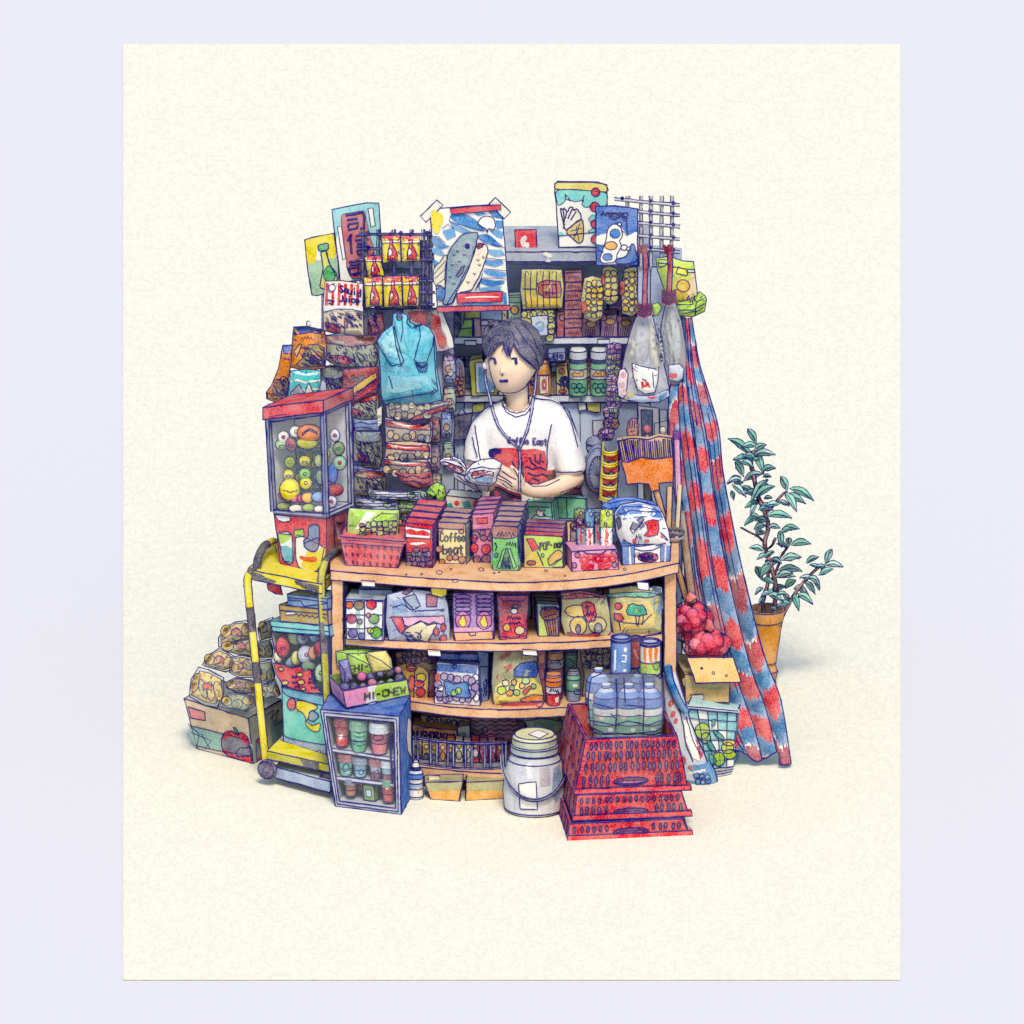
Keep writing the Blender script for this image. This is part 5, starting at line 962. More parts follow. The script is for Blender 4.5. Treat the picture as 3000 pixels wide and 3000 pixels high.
def d_(mb, s):
    mb.F(s, 'f2e84a', '1948 788 2012 780 2012 806 1980 800 1950 800'); mb.F(s, 'f0c95a', '1975 820 2000 812 2020 824 2026 860 2014 880 1985 882 1974 850', 0); mb.E(s, 'efc656', 2002, 837, 19, 18, 1); mb.F(s, 'f6d9ae', '2022 798 2034 800 2040 850 2036 880 2012 884 2018 840'); mb.F(s, 'f4f2e4', '2014 790 2034 790 2034 798 2014 798', 1); mb.I(s, '1930 770 1960 775 1975 782 2010 788 2014 806', 1.1); mb.I(s, '1990 780 1980 800 2012 808', 1); mb.F(s, 'a0cc48', '1928 760 1960 762 1950 778 1930 782', .9)
hbag('1922 756 1960 752 2000 764 2032 766 2038 820 2044 870 2040 890 1990 892 1958 884 1940 830 1926 790', 1.05, .025, 'c3e05c', 'lime green snack bag with lemon slices hanging beside the red cords', d_)
def d_(mb, s):
    for q in ('1985 892 2020 894 2060 876', '1990 908 2030 908 2064 890', '2030 870 2040 884 2036 925', '2000 918 2040 912 2060 900'): mb.I(s, q, 1)
    mb.scrib(s, 2014, 868, 2038, 884, 3)
hbag('1984 886 2010 882 2040 868 2050 854 2066 868 2070 876 2064 912 2030 928 1990 924 1980 905', 1.0, .03, 'b9de5a', 'crinkled lime green pouch bulging above the curtain top', d_, 'pouch', 'pouch')
hbag('1910 892 1928 886 1938 900 1928 924 1916 926', .95, .012, 'b4d860', 'small lime green pack between the two clear bags', None, 'pouch', 'pouch')
# pots, brushes and the broom to the right of the shopkeeper
sbox('1788 1232 1866 1204 1866 1290 1792 1290', .99, (6, -12), ('f0f3ee', 'd6e2e6', 'c99a80'), 'white and turquoise packet standing behind the broom', 'packet', 'packet', lambda mb, pl: (mb.F(pl, '7fd8d8', '1792 1262 1810 1250 1830 1246 1836 1280 1820 1290 1800 1290'), mb.F(pl, 'c9967a', '1812 1214 1860 1206 1850 1222 1820 1228'), mb.F(pl, WHITE, ell(1806, 1282, 8, 6)), mb.I(pl, '1815 1208 1860 1200', 1)))
mb = MB(); s_ = mb.bag(.68, '1840 1235 1850 1226 1864 1226 1872 1245 1868 1270 1870 1295 1840 1292 1836 1260', .02, 'b5714e'); [mb.I(s_, [(1846 + k * 7, 1232), (1844 + k * 7, 1254)], 1.2) for k in range(4)]; mb.I(s_, '1838 1266 1868 1262', 1.2); mb.I(s_, '1840 1276 1868 1274', 1); mb.done('scrub_brush', 'rust brown scrub brush standing behind the broom bristles', 'brush')
mb = MB(); mb.ball(at(1896, 1258, .70), 12 / S, 12 / S, 14 / S, 'a83a56', 12, 1); mb.tube([at(1896, 1268, .7), at(1896, 1300, .7)], .006, 'c8b8b8', 6); mb.done('plunger', 'dark crimson knob of a stick behind the broom bristles', 'plunger')
mb = MB(); mb.ball(at(1942, 1262, .70), 9 / S, 9 / S, 12 / S, 'c9c4a4', 10, 1); mb.tube([at(1942, 1270, .7), at(1942, 1300, .7)], .006, 'c8c0b0', 6); mb.done('stick', 'pale beige knob of a stick at the broom right end', 'stick')
def pole(name, label, a, b, r, col, cat='pole', tip=None):
    mb = MB(); mb.tube([a, b], r, col, 8)
    for o in (-1, 1): mb.line([a + Vector((o * r, -.004, 0)), b + Vector((o * r, -.004, 0))], 1)
    if tip: mb.tube([a, a.lerp(b, .12)], r * 1.35, tip, 8); mb.line([a.lerp(b, .12) + Vector((-r * 1.4, -.01, 0)), a.lerp(b, .12) + Vector((r * 1.4, -.01, 0))], 1)
    return mb.done(name, label, cat)
br = thing('broom', 'upturned broom with straw bristles and a bright orange head', 'broom', gp(2030, 1960)); YBR = .62
mb = MB(); mb.prism(fp(YBR), '1818 1352 1840 1354 1878 1340 1915 1345 1972 1338 1974 1378 1972 1412 1930 1416 1932 1434 1908 1440 1900 1418 1872 1416 1836 1420 1832 1390', Vector((0, .05, 0)), 'f58a3e', None, 1.2); mb.part('head', br)
mb = MB(); mb.prism(fp(YBR + .008), '1808 1292 1850 1284 1900 1288 1930 1278 1968 1284 1974 1340 1930 1346 1880 1344 1836 1358 1822 1350', Vector((0, .035, 0)), 'dcb48c', None, 1.1); pl = fp(YBR + .008)
for k in range(26): x = 1812 + k * 6.2; mb.I(pl, [(x, 1288 + jit(5)), (x + 4 + (x < 1850) * 8, 1342 + (x < 1850) * 8)], 1.1 if k % 3 else 1.7)
mb.part('bristles', br)
mb = MB(); a, b = at(1922, 1435, YBR + .02), at(2030, 1820, .70); mb.tube([a, b], .013, 'e2b57e', 8)
for o in (-1, 1): mb.line([a + Vector((o * .013, -.005, 0)), b + Vector((o * .013, -.005, 0))], 1)
mb.part('handle', br)
pole('pole', 'pale wooden pole crossing the broom handle', at(1962, 1425, .64), at(1956, 1660, .60), .012, 'f0c493')
pole('pole', 'cream wooden pole nearest the curtain edge', at(1992, 1420, .62), at(1975, 1690, .58), .010, 'ead2a0')
pole('pole', 'dark olive pole between the orange head and the blue sweet tub', at(1896, 1410, .72), at(1900, 1520, .70), .016, '7a776a')
pole('pole', 'mauve and pink pole with a purple grip beside the curtain', at(1982, 1262, .66), at(1988, 1450, .62), .013, 'dfa0bd', 'pole', '7a4a9a')
pole('pole', 'long grey-brown pole leaning along the curtain from the counter end', at(1996, 1500, .62), at(2034, 1800, .64), .017, 'a58a70')
mb = MB(); q = [at(1976 + 26 * math.cos(t), 1552 + 9 * math.sin(t) + 6, .56 + .03 * math.sin(-t)) for t in [2 * math.pi * k / 16 for k in range(16)]]; mb.tube(q, .008, '3d3a5c', 6, True); mb.tube([p + Vector((0, -.002, -.02)) for p in q], .006, '8d8aa0', 6, True); mb.done('rubber_band', 'dark rubber band tying the poles together', 'band')
# electric fan and pot by the shopkeeper elbow
fn = thing('fan', 'slate grey electric fan beside the shopkeeper elbow', 'fan', at(1745, 1450, .80)); YF = .80
mb = MB(); c = at(1750, 1378, YF); rings = []
for r, o in ((34, -.03), (46, .0), (50, .03), (40, .07)): rings.append([c + Vector((math.cos(t) * r * .72 / S, o + math.cos(t) * .02, math.sin(t) * r * 1.5 / S)) for t in [2 * math.pi * k / 20 for k in range(20)]])
v = sum(rings, []); f = []
for k in range(3):
    for j in range(20): f.append((k * 20 + j, k * 20 + (j + 1) % 20, (k + 1) * 20 + (j + 1) % 20, (k + 1) * 20 + j))
f += [tuple(range(20)), tuple(range(60, 80))[::-1]]; mb.mesh(v, f, '7d89ab')
for rg in rings[:3]: mb.tube(rg, LW, INK, 4, True)
for k in range(20): mb.line([c + (rings[0][k] - c) * .3 + Vector((0, -.008, 0)), rings[0][k] + Vector((0, -.004, 0))], .8)
mb.ball(c + Vector((0, -.03, 0)), .014, col='5d678e', n=8); mb.part('cage', fn)
mb = MB(); mb.prism(fp(YF + .03), '1712 1350 1735 1330 1745 1400 1752 1450 1770 1490 1716 1490 1700 1430', Vector((0, .05, 0)), '67749c', None, 1); mb.part('motor_housing', fn)
mb = MB(); s_ = mb.can(1742, 1326, .98 + .22, [(18, 0, 'b9c4da'), (24, 10, 'b9c4da'), (24, 26, '8e9ac0'), (26, 28, '7f8bb4'), (20, 40, '7f8bb4'), (8, 46, '7f8bb4')], 16, 1, True, (1, 2, 3)); mb.done('steel_bowl', 'lidded grey-blue bowl above the electric fan', 'bowl')
# yellow net of red apples
nb = thing('fruit_net', 'tall yellow net of red apples hanging beside the broom', 'net', at(1788, 1456, .70))
for k in range(4):
    for x in (-11, 11):
        mb = MB(); mb.ball(at(1788 + x + (k - 2) * -3, 1338 + k * 34, .69), 13 / S, 13 / S, 15 / S, ('dc4b50', 'e0584e', 'd8484f', 'c9484c')[(k + (x > 0)) % 4], 10, .9); mb.part('apple', nb)
mb = MB()
for k in range(5):
    y = 1318 + k * 34
    for e in (0, 7): mb.tube(smooth([at(1764 - k * 2, y + e, .69), at(1778, y + 8 + e, .655), at(1800, y + 7 + e, .655), at(1814 - k * 2, y - 2 + e, .69)], False, 3), .0045, 'e6d84a', 5)
for x in (1766, 1812): mb.tube([at(x, 1296, .69), at(x - 6, 1455, .68)], .006, 'd9cb4a', 5)
for x in (1762, 1816): mb.line([at(x, 1296, .675), at(x - 8, 1455, .66)], 1)
mb.part('netting', nb)
# ------------------------------------------------------------------ goods on the counter top
Zt = ZT + .001
# red basket of green snack packs
bk_ = thing('basket', 'coral red slotted plastic basket at the left end of the counter top', 'basket', gp(1085, 1662, Zt))
mb = MB(); pl = mb.box('996 1578 1184 1592 1166 1664 1012 1656', Zt, (18, -46), 'e06a76', 'b0566a', 'e06a76')
for k in range(9):
    for r_, y in enumerate((1600, 1624, 1647)):
        x = 1012 + k * 19.5 - r_ * 2 + (r_ * 4 if k < 2 else 0)
        if 1003 + r_ * 6 < x < 1178 - r_ * 6: mb.F(pl, '5a2f5c', ell(x, y + k * .8, 3.2, 6.5, 6, -20))
mb.I(pl, '998 1588 1183 1602', 1.1)
mb.part('body', bk_); mb = MB(); 
c = [gp(*a, Zt) for a in ((1012, 1656), (1166, 1664))]; top = [pl.pt(994, 1574), pl.pt(1187, 1588)]; D = dv((18, -46)); r4 = [top[0], top[1], top[1] + D, top[0] + D]
mb.tube(r4, .009, 'd65f70', 6, True); mb.line([p + Vector((0, -.009, .006)) for p in r4], 1, True); mb.part('rim', bk_)
mb = MB(); mb.tube([top[0] + Vector((0, 0, .004)), top[0] + D * .5 + Vector((-.03, 0, .03)), top[0] + D], .006, '5c3358', 5); mb.part('handle', bk_)
def gpack(mb, s):
    mb.F(s, WHITE, '1070 1500 1100 1502 1060 1548 1040 1552'); mb.F(s, '9fd94a', '1030 1498 1074 1500 1050 1535 1032 1546'); mb.F(s, 'b4dc5c', '1092 1520 1120 1505 1164 1506 1162 1524 1100 1528', .8)
    mb.dots(s, (1052, 1530, 1160, 1570), 6, 3, 9, ('c9cf62', 'd9b04e', 'a9c25a', 'c98a45', 'b8cc6a'), .9); mb.F(s, '9c5a5c', '1112 1568 1150 1556 1156 1564 1122 1578', .8); mb.F(s, '7fae4c', ell(1062, 1572, 16, 10), .8); mb.F(s, '8cab7a', ell(1150, 1574, 8, 8), .7)
mb = MB(); Yb = gp(1085, 1640, Zt).y + .02; s_ = mb.bag(Yb, '1022 1488 1090 1492 1170 1494 1168 1540 1168 1596 1090 1598 1018 1590 1016 1540', .03, 'bfe07a'); gpack(mb, s_); mb.done('snack_bag', 'lime green snack bag of mixed nuts standing in the coral basket', 'bag')
for k, (q, c, l) in enumerate((('1040 1458 1100 1466 1164 1474 1166 1498 1100 1494 1042 1488', 'b9c4d8', 'striped pale green packet lying on the lime snack bag'), ('1078 1436 1150 1440 1232 1444 1234 1466 1150 1462 1082 1462', 'c5cfda', 'striped white packet at the top of the green stack'), ('1158 1462 1200 1458 1232 1462 1230 1500 1196 1506 1160 1502', '8fb070', 'leafy green packet behind the coral basket'), ('1042 1476 1100 1486 1160 1492 1160 1502 1100 1502 1044 1500', 'a9b8cc', 'flat striped packet just above the lime snack bag'))):
    mb = MB(); s_ = mb.bag(.62 + .02 * k, q, .03, c); x0, x1 = min(a[0] for a in P(q)), max(a[0] for a in P(q)); y0, y1 = min(a[1] for a in P(q)), max(a[1] for a in P(q))
    for j in range(4): y = y0 + (j + .7) / 4.6 * (y1 - y0); mb.I(s_, [(x0 + 6, y), ((x0 + x1) / 2, y + 3), (x1 - 6, y + 2)], .9)
    mb.F(s_, '9ccb4c', ell(x0 + 14, (y0 + y1) / 2, 10, 9), .8); mb.F(s_, 'a6cf5a', ell(x1 - 30, (y0 + y1) / 2, 12, 10), .8); mb.F(s_, WHITE, [(x0 + 30, y0 + 4), (x0 + 60, y0 + 6), (x0 + 58, y0 + 11), (x0 + 30, y0 + 9)])
    mb.done('snack_packet', l, 'packet', 'green striped packets behind the basket')
mb = MB(); s_ = mb.bag(.66, '1262 1424 1280 1412 1302 1424 1306 1450 1296 1474 1274 1478 1256 1460 1250 1440', .035, 'a9dc4c'); mb.I(s_, '1284 1434 1298 1446 1286 1456 1284 1434', .9); mb.I(s_, '1262 1430 1275 1450 1270 1470', 1); mb.hatch(s_, (1258, 1448, 1278, 1472), 12, 3, 1, .3); mb.done('snack_bag', 'bright lime crinkled bag beside the hanging nut strip and teal box', 'bag')
mb = MB(); s_ = mb.bag(.70, '1196 1440 1230 1436 1262 1446 1266 1476 1240 1490 1200 1486', .03, '86a880'); mb.hatch(s_, (1202, 1446, 1256, 1482), 26, 8, 1, .3); mb.dots(s_, (1205, 1470, 1255, 1488), 4, 1, 7, ('8fae4a', 'a87a4a'), .8); mb.done('snack_bag', 'dark mossy green bag filling the gap behind the chocolate packs', 'bag')
mb = MB(); s_ = mb.bag(.66, '1176 1500 1200 1494 1222 1500 1226 1530 1200 1545 1178 1536', .02, '8a7a4a'); mb.dots(s_, (1180, 1502, 1222, 1536), 3, 3, 7, ('9a6a3a', 'a98a4a', '7f8f4a'), .9); mb.done('nut_bag', 'small brown nut bag between the lime bag and red chocolate packs', 'bag')
# rows of upright packs: one front pack with the printed face, more behind it
def row(front, n, step, cols, name, label, deco, tops, d=(10, -14), seq=('directly behind the front one', 'third from the front', 'fourth from the front', 'at the very back')):
    q = P(front)
    for k in range(n):
        qq = [(x + step[0] * k, y + step[1] * k) for x, y in q]; mb = MB(); c = cols[min(k, len(cols) - 1)]; pl = mb.box(qq, Zt, d, *c)
        if k == 0: deco(mb, pl)
        else: mb.F(pl, tops, [(qq[0][0] + 2, qq[0][1] + 2), (qq[1][0] - 2, qq[1][1] + 2), (qq[1][0] - 2, qq[1][1] + 14), (qq[0][0] + 2, qq[0][1] + 14)], .7)
        mb.done(name, label + (', front pack of its row' if k == 0 else ', ' + seq[k - 1]), 'pack', label + 's in a row')
def d_(mb, pl):
    mb.F(pl, WHITE, '1186 1540 1262 1552 1260 1578 1187 1573', .9); mb.F(pl, 'e03a42', '1190 1552 1206 1550 1222 1556 1240 1553 1258 1562 1256 1570 1230 1568 1205 1566 1190 1562'); mb.F(pl, WHITE, '1202 1590 1240 1588 1248 1592 1220 1597 1202 1595'); mb.dots(pl, (1192, 1618, 1264, 1656), 5, 3, 9, ('8e6a6e', '9a7274', '806068'), .9); mb.F(pl, '8e5a62', '1212 1604 1225 1600 1234 1606 1226 1616 1212 1614', 1); mb.F(pl, '8e5a62', '1240 1604 1252 1602 1258 1610 1248 1618 1240 1614', 1)
row('1187 1530 1268 1538 1266 1664 1190 1656', 4, (10, -18), (('e0404a', 'a4404e', 'e05a62'), ('cf4a55', '9a4450', 'e0606a'), ('b85562', '8e4656', 'd0606a'), ('c4505c', '96465a', 'd9606a')), 'chocolate_pack', 'red and white chocolate nut pack', d_, 'e8c8c8')
def d_(mb, pl):
    mb.F(pl, 'b9887a', '1284 1530 1360 1532 1360 1552 1284 1548', .9); mb.T(pl, 'Coffee', 1290, 1560, 1366, 1586, 1.7, '2b2b5c'); mb.T(pl, 'beat', 1298, 1596, 1360, 1622, 1.9, '2b2b5c')
    for x, y, r in ((1290, 1552, 7), (1352, 1556, 8), (1286, 1608, 10), (1318, 1634, 9), (1334, 1632, 9), (1354, 1638, 11), (1296, 1645, 9)): mb.E(pl, 'c98a5e', x, y, r, r * .9, .8)
row('1284 1528 1364 1534 1366 1652 1288 1650', 3, (6, -15), (('f3e6a0', 'b9c0a4', 'b88a80'), ('b98a80', '9aa090', 'c09488'), ('9e7c7c', '8a8a86', 'a98880')), 'candy_box', 'cream Coffee beat box with coffee beans', d_, 'a98078', (12, -12))
def d_(mb, pl):
    mb.F(pl, 'e23c4a', '1396 1518 1428 1516 1430 1532 1398 1534', .9); mb.F(pl, 'c8647a', '1382 1516 1395 1516 1396 1534 1384 1536'); mb.dots(pl, (1382, 1556, 1448, 1585), 3, 2, 10, ('9a6270', 'a86a74', 'e04a5a'), .9); mb.E(pl, 'e4525e', 1424, 1608, 13, 14, .9); mb.E(pl, 'e23c4a', 1390, 1604, 10, 14, .8); mb.E(pl, '9a6270', 1398, 1638, 10, 11, .9); mb.E(pl, '9a6270', 1426, 1636, 14, 12, .9); mb.I(pl, '1382 1550 1440 1548', .9)
row('1382 1506 1446 1502 1450 1648 1388 1646', 4, (6, -13), (('e488a8', 'b0647e', 'd87a98'), ('d8708c', 'a05a74', 'c46880'), ('b56276', '94506a', 'b56276'), ('c8687c', '9a546e', 'b8607a')), 'candy_box', 'pink berry candy box', d_, 'd9738c', (8, -10))
def d_(mb, pl):
    mb.F(pl, 'a9776c', '1443 1542 1516 1545 1516 1570 1490 1578 1460 1576 1444 1572', .8); mb.F(pl, '74c46a', '1444 1600 1470 1580 1490 1590 1514 1600 1518 1668 1446 1664'); mb.scrib(pl, 1456, 1560, 1508, 1572, 5, 1.2); mb.F(pl, '4f8f4c', '1480 1606 1486 1604 1500 1668 1458 1666'); mb.F(pl, '8fd67c', '1474 1608 1482 1606 1466 1664 1456 1662', .9); mb.F(pl, '8fd67c', '1486 1606 1494 1606 1514 1660 1504 1664', .9); mb.hatch(pl, (1470, 1630, 1496, 1666), 12, 2, .9, .5); mb.E(pl, '5aa86a', 1454, 1626, 5, 6, .9); mb.I(pl, '1450 1588 1456 1600 1452 1612', 1.2); mb.scrib(pl, 1484, 1586, 1512, 1600, 4, 1.3)
row('1442 1540 1516 1543 1519 1672 1444 1670', 5, (5, -15), (('8ccf7c', '5f8f80', 'a97c74'), ('a3776e', '5f8078', 'b08880'), ('98706c', '587870', 'a58078'), ('8e6a6a', '54706c', 'a07c78'), ('9a7470', '566a6a', 'a8847c')), 'snack_pack', 'tall green pack of thin sticks', d_, 'b58a80', (10, -12))
def d_(mb, pl):
    mb.F(pl, 'e2c862', '1536 1580 1566 1620 1592 1655 1590 1662 1536 1664'); mb.F(pl, 'c9b86a', '1536 1576 1552 1580 1556 1620 1537 1640'); mb.F(pl, 'e24a50', '1543 1578 1562 1578 1580 1606 1560 1614', 1); mb.T(pl, 'POP-', 1582, 1590, 1622, 1612, 1.6, '2b2b5c', slope=-.15); mb.T(pl, 'pan', 1624, 1584, 1652, 1606, 1.6, '2b2b5c', slope=-.1); mb.I(pl, '1573 1614 1592 1656', 1.1); mb.F(pl, 'd9b45c', '1606 1640 1618 1622 1634 1612 1646 1616 1648 1632 1630 1642 1612 1656', .9); mb.F(pl, 'b4dc5c', '1618 1662 1632 1645 1648 1636 1650 1660', .9); mb.E(pl, 'b05a44', 1556, 1648, 13, 7, .9); mb.E(pl, 'c4dc6a', 1590, 1626, 4, 5, .8)
row('1534 1566 1648 1572 1651 1664 1536 1662', 4, (2, -12), (('bfe05a', '9c6a6e', 'd9505a'), ('c8505a', '8a4652', 'a8505c'), ('a84c5a', '80424e', '96485a'), ('96485a', '7a3e4c', '8a4456')), 'snack_box', 'lime and yellow POP-pan snack box', d_, 'b0505c', (6, -10))
mb = MB(); pl = mb.box('1540 1470 1614 1472 1620 1540 1542 1540', Zt + .02, (18, -12), '68c4a8', '4fa894', '7acab0'); mb.F(pl, 'a9e0d0', '1548 1512 1570 1500 1590 1506 1616 1512 1620 1530 1560 1532'); mb.F(pl, WHITE, '1576 1492 1584 1498 1596 1494 1590 1506 1600 1510 1584 1512 1572 1508', .9); mb.I(pl, '1541 1484 1612 1486', 1); mb.I(pl, '1546 1528 1570 1506 1580 1512', 1); mb.I(pl, '1590 1510 1618 1514 1606 1524', 1); mb.done('candy_box', 'mint green box with a white bow behind the POP-pan packs', 'box')
mb = MB(); pl = mb.box('1590 1456 1716 1460 1718 1520 1592 1516', Zt + .02, (10, -10), '5fbf9c', '489a84', '7cccb0'); mb.I(pl, '1660 1458 1662 1516', 1); mb.done('carton', 'jade green carton under the dusty pink ledger', 'carton')
mb = MB(); pl = mb.box('1592 1434 1716 1432 1718 1452 1594 1458', Zt + .10, (14, -12), 'dd7f88', 'c06a78'); mb.I(pl, '1596 1446 1640 1442 1660 1448', .9); mb.F(pl, 'b0a0b0', '1604 1448 1624 1444 1628 1452 1606 1454'); mb.done('ledger', 'dusty pink ledger lying under the shopkeeper forearm', 'book')
mb = MB(); pl = mb.box('1306 1452 1404 1462 1402 1494 1308 1500', Zt + .01, (12, -18), WHITE, 'd5dfe6', 'cfd8e0'); mb.F(pl, '4fb8c4', '1308 1476 1322 1472 1328 1484 1322 1498 1309 1498'); mb.F(pl, 'e4606a', ell(1338, 1474, 8, 8)); mb.F(pl, '62c4cc', '1352 1470 1372 1466 1382 1484 1360 1488'); mb.F(pl, 'e4505c', ell(1394, 1476, 8, 12)); mb.done('candy_box', 'white box with turquoise and red dots under the open magazine', 'box')
for k in range(8):
    mb = MB(); mb.ball(gp(1340 + k * 12, 1456 - (k % 2) * 5, Zt + .05) + Vector((0, .04, 0)), .011, col='9a5560', n=8, ink=.9); mb.done('bead', 'plum-coloured round sweet in the row on the white dotted box', 'sweet', 'plum sweets in a row')
mb = MB(); Y = .60; mb.prism(fp(Y), '1438 1432 1452 1426 1470 1434 1490 1446 1528 1458 1526 1470 1470 1466 1444 1474 1436 1450', Vector((0, .05, 0)), '5a3a60', 'c84a5a'); mb.F(fp(Y), 'd9505c', '1444 1436 1456 1434 1468 1444 1458 1456 1446 1452', .8); mb.F(fp(Y), 'c4596a', '1500 1456 1526 1462 1524 1470 1502 1466', .8); mb.done('wrapper', 'crumpled plum and red wrapper between the magazine and the shopkeeper wrist', 'wrapper')
# stick sweets standing in the pink tray
tr = thing('sweet_tray', 'pink dotted tray lettered CHOCO holding tall stick sweets', 'tray', gp(1740, 1674, Zt))
mb = MB(); pl = mb.box('1674 1616 1808 1608 1812 1668 1676 1674', Zt, (-20, -28), 'f0a9cc', 'c886a8', 'e09cc0'); mb.T(pl, 'CHOCO', 1702, 1628, 1806, 1646, 3.6, 'e0224e', slope=-.03); mb.T(pl, 'Go Gp', 1706, 1650, 1790, 1666, 3.6, 'e0224e', slope=-.03)
for x, y in ((1692, 1626), (1682, 1656), (1798, 1620), (1800, 1654), (1766, 1668)): mb.E(pl, 'b86a86', x, y, 8, 8, .9)
mb.I(pl, '1676 1616 1704 1612 1720 1622 1760 1622 1776 1612', 1.2); mb.part('tray', tr)
for k, (x0, x1, yt, ym, yb, ca, cb, dd, l) in enumerate(((1672, 1688, 1530, 1548, 1616, '8a4652', 'a8b0bc', .10, 'stick sweet with a grey-red wrapper at the far left of the tray'), (1690, 1708, 1516, 1536, 1614, 'c43a48', '9aa6ba', .07, 'stick sweet with a bright red cap'), (1684, 1712, 1488, 1530, 1600, '8c9a4c', 'b8c0c8', .14, 'stick sweet with an olive flowered cap at the back'), (1736, 1752, 1500, 1548, 1600, 'b04450', 'a8b0c0', .14, 'stick sweet with a dark red cap at the back'), (1690, 1716, 1538, 1540, 1608, 'b8525c', '98a4b8', .03, 'stick sweet with red patches on grey'), (1716, 1738, 1490, 1546, 1618, '5f9fc4', WHITE, .03, 'stick sweet with a teal blue cap and red patches'), (1742, 1758, 1500, 1532, 1608, '4f6f78', '93a4b4', .05, 'slim stick sweet with a dark slate cap'), (1760, 1794, 1490, 1546, 1612, 'c2dc52', WHITE, .02, 'stick sweet with a lime green cap and red patches'))):
    t = thing('stick_sweet', l, 'sweet', gp((x0 + x1) / 2, 1640, Zt + .02) + Vector((0, dd, 0)), 'stick sweets in the pink tray'); Y = gp(1700, 1660, Zt).y + dd
    mb = MB(); s_ = mb.bag(Y, [(x0, ym), ((x0 + x1) / 2, ym - 2), (x1, ym), (x1 + 1, (ym + yb) / 2), (x1, yb), ((x0 + x1) / 2, yb + 2), (x0, yb), (x0 - 1, (ym + yb) / 2)], .014, cb)
    mx = (x0 + x1) / 2; mb.F(s_, 'e0484e' if dd < .06 else 'b8505a', [(mx - 5, ym + 6), (mx + 4, ym + 4), (mx + 7, ym + 20), (mx + 3, ym + 34), (mx + 6, ym + 46), (mx - 1, ym + 54), (mx - 6, ym + 36), (mx - 3, ym + 22)]); mb.part('wrapper', t)
    mb = MB(); s_ = mb.bag(Y, [(x0 - 1, yt + 5), (mx, yt), (x1 + 1, yt + 5), (x1 + 2, (yt + ym) / 2), (x1 + 1, ym), (mx, ym + 3), (x0 - 1, ym), (x0 - 2, (yt + ym) / 2)], .016, ca); mb.E(s_, 'c9a87a', mx + 4, yt + 16, 5, 6, .9); mb.E(s_, 'b59a6a', mx - 3, ym - 10, 5, 6, .9); mb.part('cap', t)
# big blue and white tub of sweets at the right end
tb = thing('sweet_tub', 'blue and white cardboard tub of wrapped sweets at the right end of the counter', 'box', gp(1870, 1655, Zt))
mb = MB(); pl = mb.box('1820 1600 1966 1590 1962 1644 1822 1656', Zt, (-18, -50), '6f94d4', '7a9acb', '4f7cc8'); mb.F(pl, WHITE, '1842 1602 1846 1602 1850 1654 1844 1654'); mb.F(pl, WHITE, '1858 1602 1936 1592 1934 1646 1860 1652', .9); mb.F(pl, 'd2505a', ell(1898, 1632, 30, 14, 14), .9); mb.hatch(pl, (1874, 1622, 1924, 1642), 16, 5, 1.8, .35); mb.F(pl, 'eef0f0', '1948 1594 1952 1593 1950 1646 1946 1646'); mb.scrib(pl, 1860, 1618, 1876, 1634, 3, 1); mb.I(pl, '1860 1608 1880 1614 1910 1612 1936 1600', 1.1); mb.part('carton', tb)
mb = MB(); Yb = gp(1890, 1650, Zt).y + .03; s_ = mb.bag(Yb, '1800 1500 1820 1478 1870 1470 1930 1484 1944 1510 1960 1560 1966 1600 1900 1612 1822 1604 1806 1560', .035, 'f0f2f2')
mb.F(s_, '5580cc', '1804 1502 1822 1480 1870 1474 1928 1486 1938 1506 1944 1518 1900 1514 1830 1522 1816 1530'); mb.I(s_, '1806 1510 1850 1494 1890 1500 1936 1500', 1); mb.I(s_, '1822 1486 1870 1484 1925 1494', 1); mb.F(s_, WHITE, '1826 1512 1860 1506 1900 1506 1900 1510 1850 1514'); mb.F(s_, '6d6f8a', '1846 1548 1856 1528 1872 1520 1880 1514 1886 1522 1870 1545 1854 1562', 1.1); mb.F(s_, '6d6f8a', '1806 1520 1816 1512 1822 1540 1812 1550', .9); mb.F(s_, 'e4434e', '1888 1530 1910 1522 1928 1524 1930 1550 1926 1566 1900 1572 1886 1568 1898 1556 1896 1540', .8); mb.F(s_, '8a8ca4', '1872 1536 1882 1528 1888 1540 1876 1548', .8); mb.scrib(s_, 1862, 1566, 1880, 1578, 3, 1.2); mb.F(s_, 'e2505a', '1852 1580 1862 1578 1866 1590 1854 1592'); mb.F(s_, 'e2505a', ell(1940, 1572, 6, 5)); mb.F(s_, 'e2505a', ell(1895, 1584, 8, 5)); mb.I(s_, '1826 1580 1860 1598 1900 1604 1950 1590', 1.1); mb.I(s_, '1934 1560 1946 1570 1956 1584', 1.1); mb.part('bag', tb)
mb = MB(); s_ = mb.bag(Yb + .12, '1762 1480 1800 1458 1850 1456 1915 1470 1930 1486 1870 1492 1800 1500 1786 1530 1770 1520', .04, '4f7fd4'); mb.I(s_, '1780 1476 1830 1464 1880 1470 1920 1480', 1); mb.I(s_, '1790 1490 1840 1480 1900 1484', 1); mb.part('bag', tb, 'rear blue bag'); mb = MB(); s_ = mb.bag(Yb + .07, '1772 1500 1800 1502 1816 1520 1822 1560 1822 1606 1800 1600 1780 1570', .03, '9db6e0'); mb.F(s_, '5f6a90', '1786 1512 1798 1510 1802 1540 1790 1545', .8); mb.F(s_, WHITE, '1806 1530 1812 1535 1814 1590 1808 1585'); mb.E(s_, 'b8606c', 1812, 1590, 6, 6, .8); mb.E(s_, 'b8606c', 1794, 1570, 5, 5, .8); mb.part('bag', tb, 'pale blue side bag')
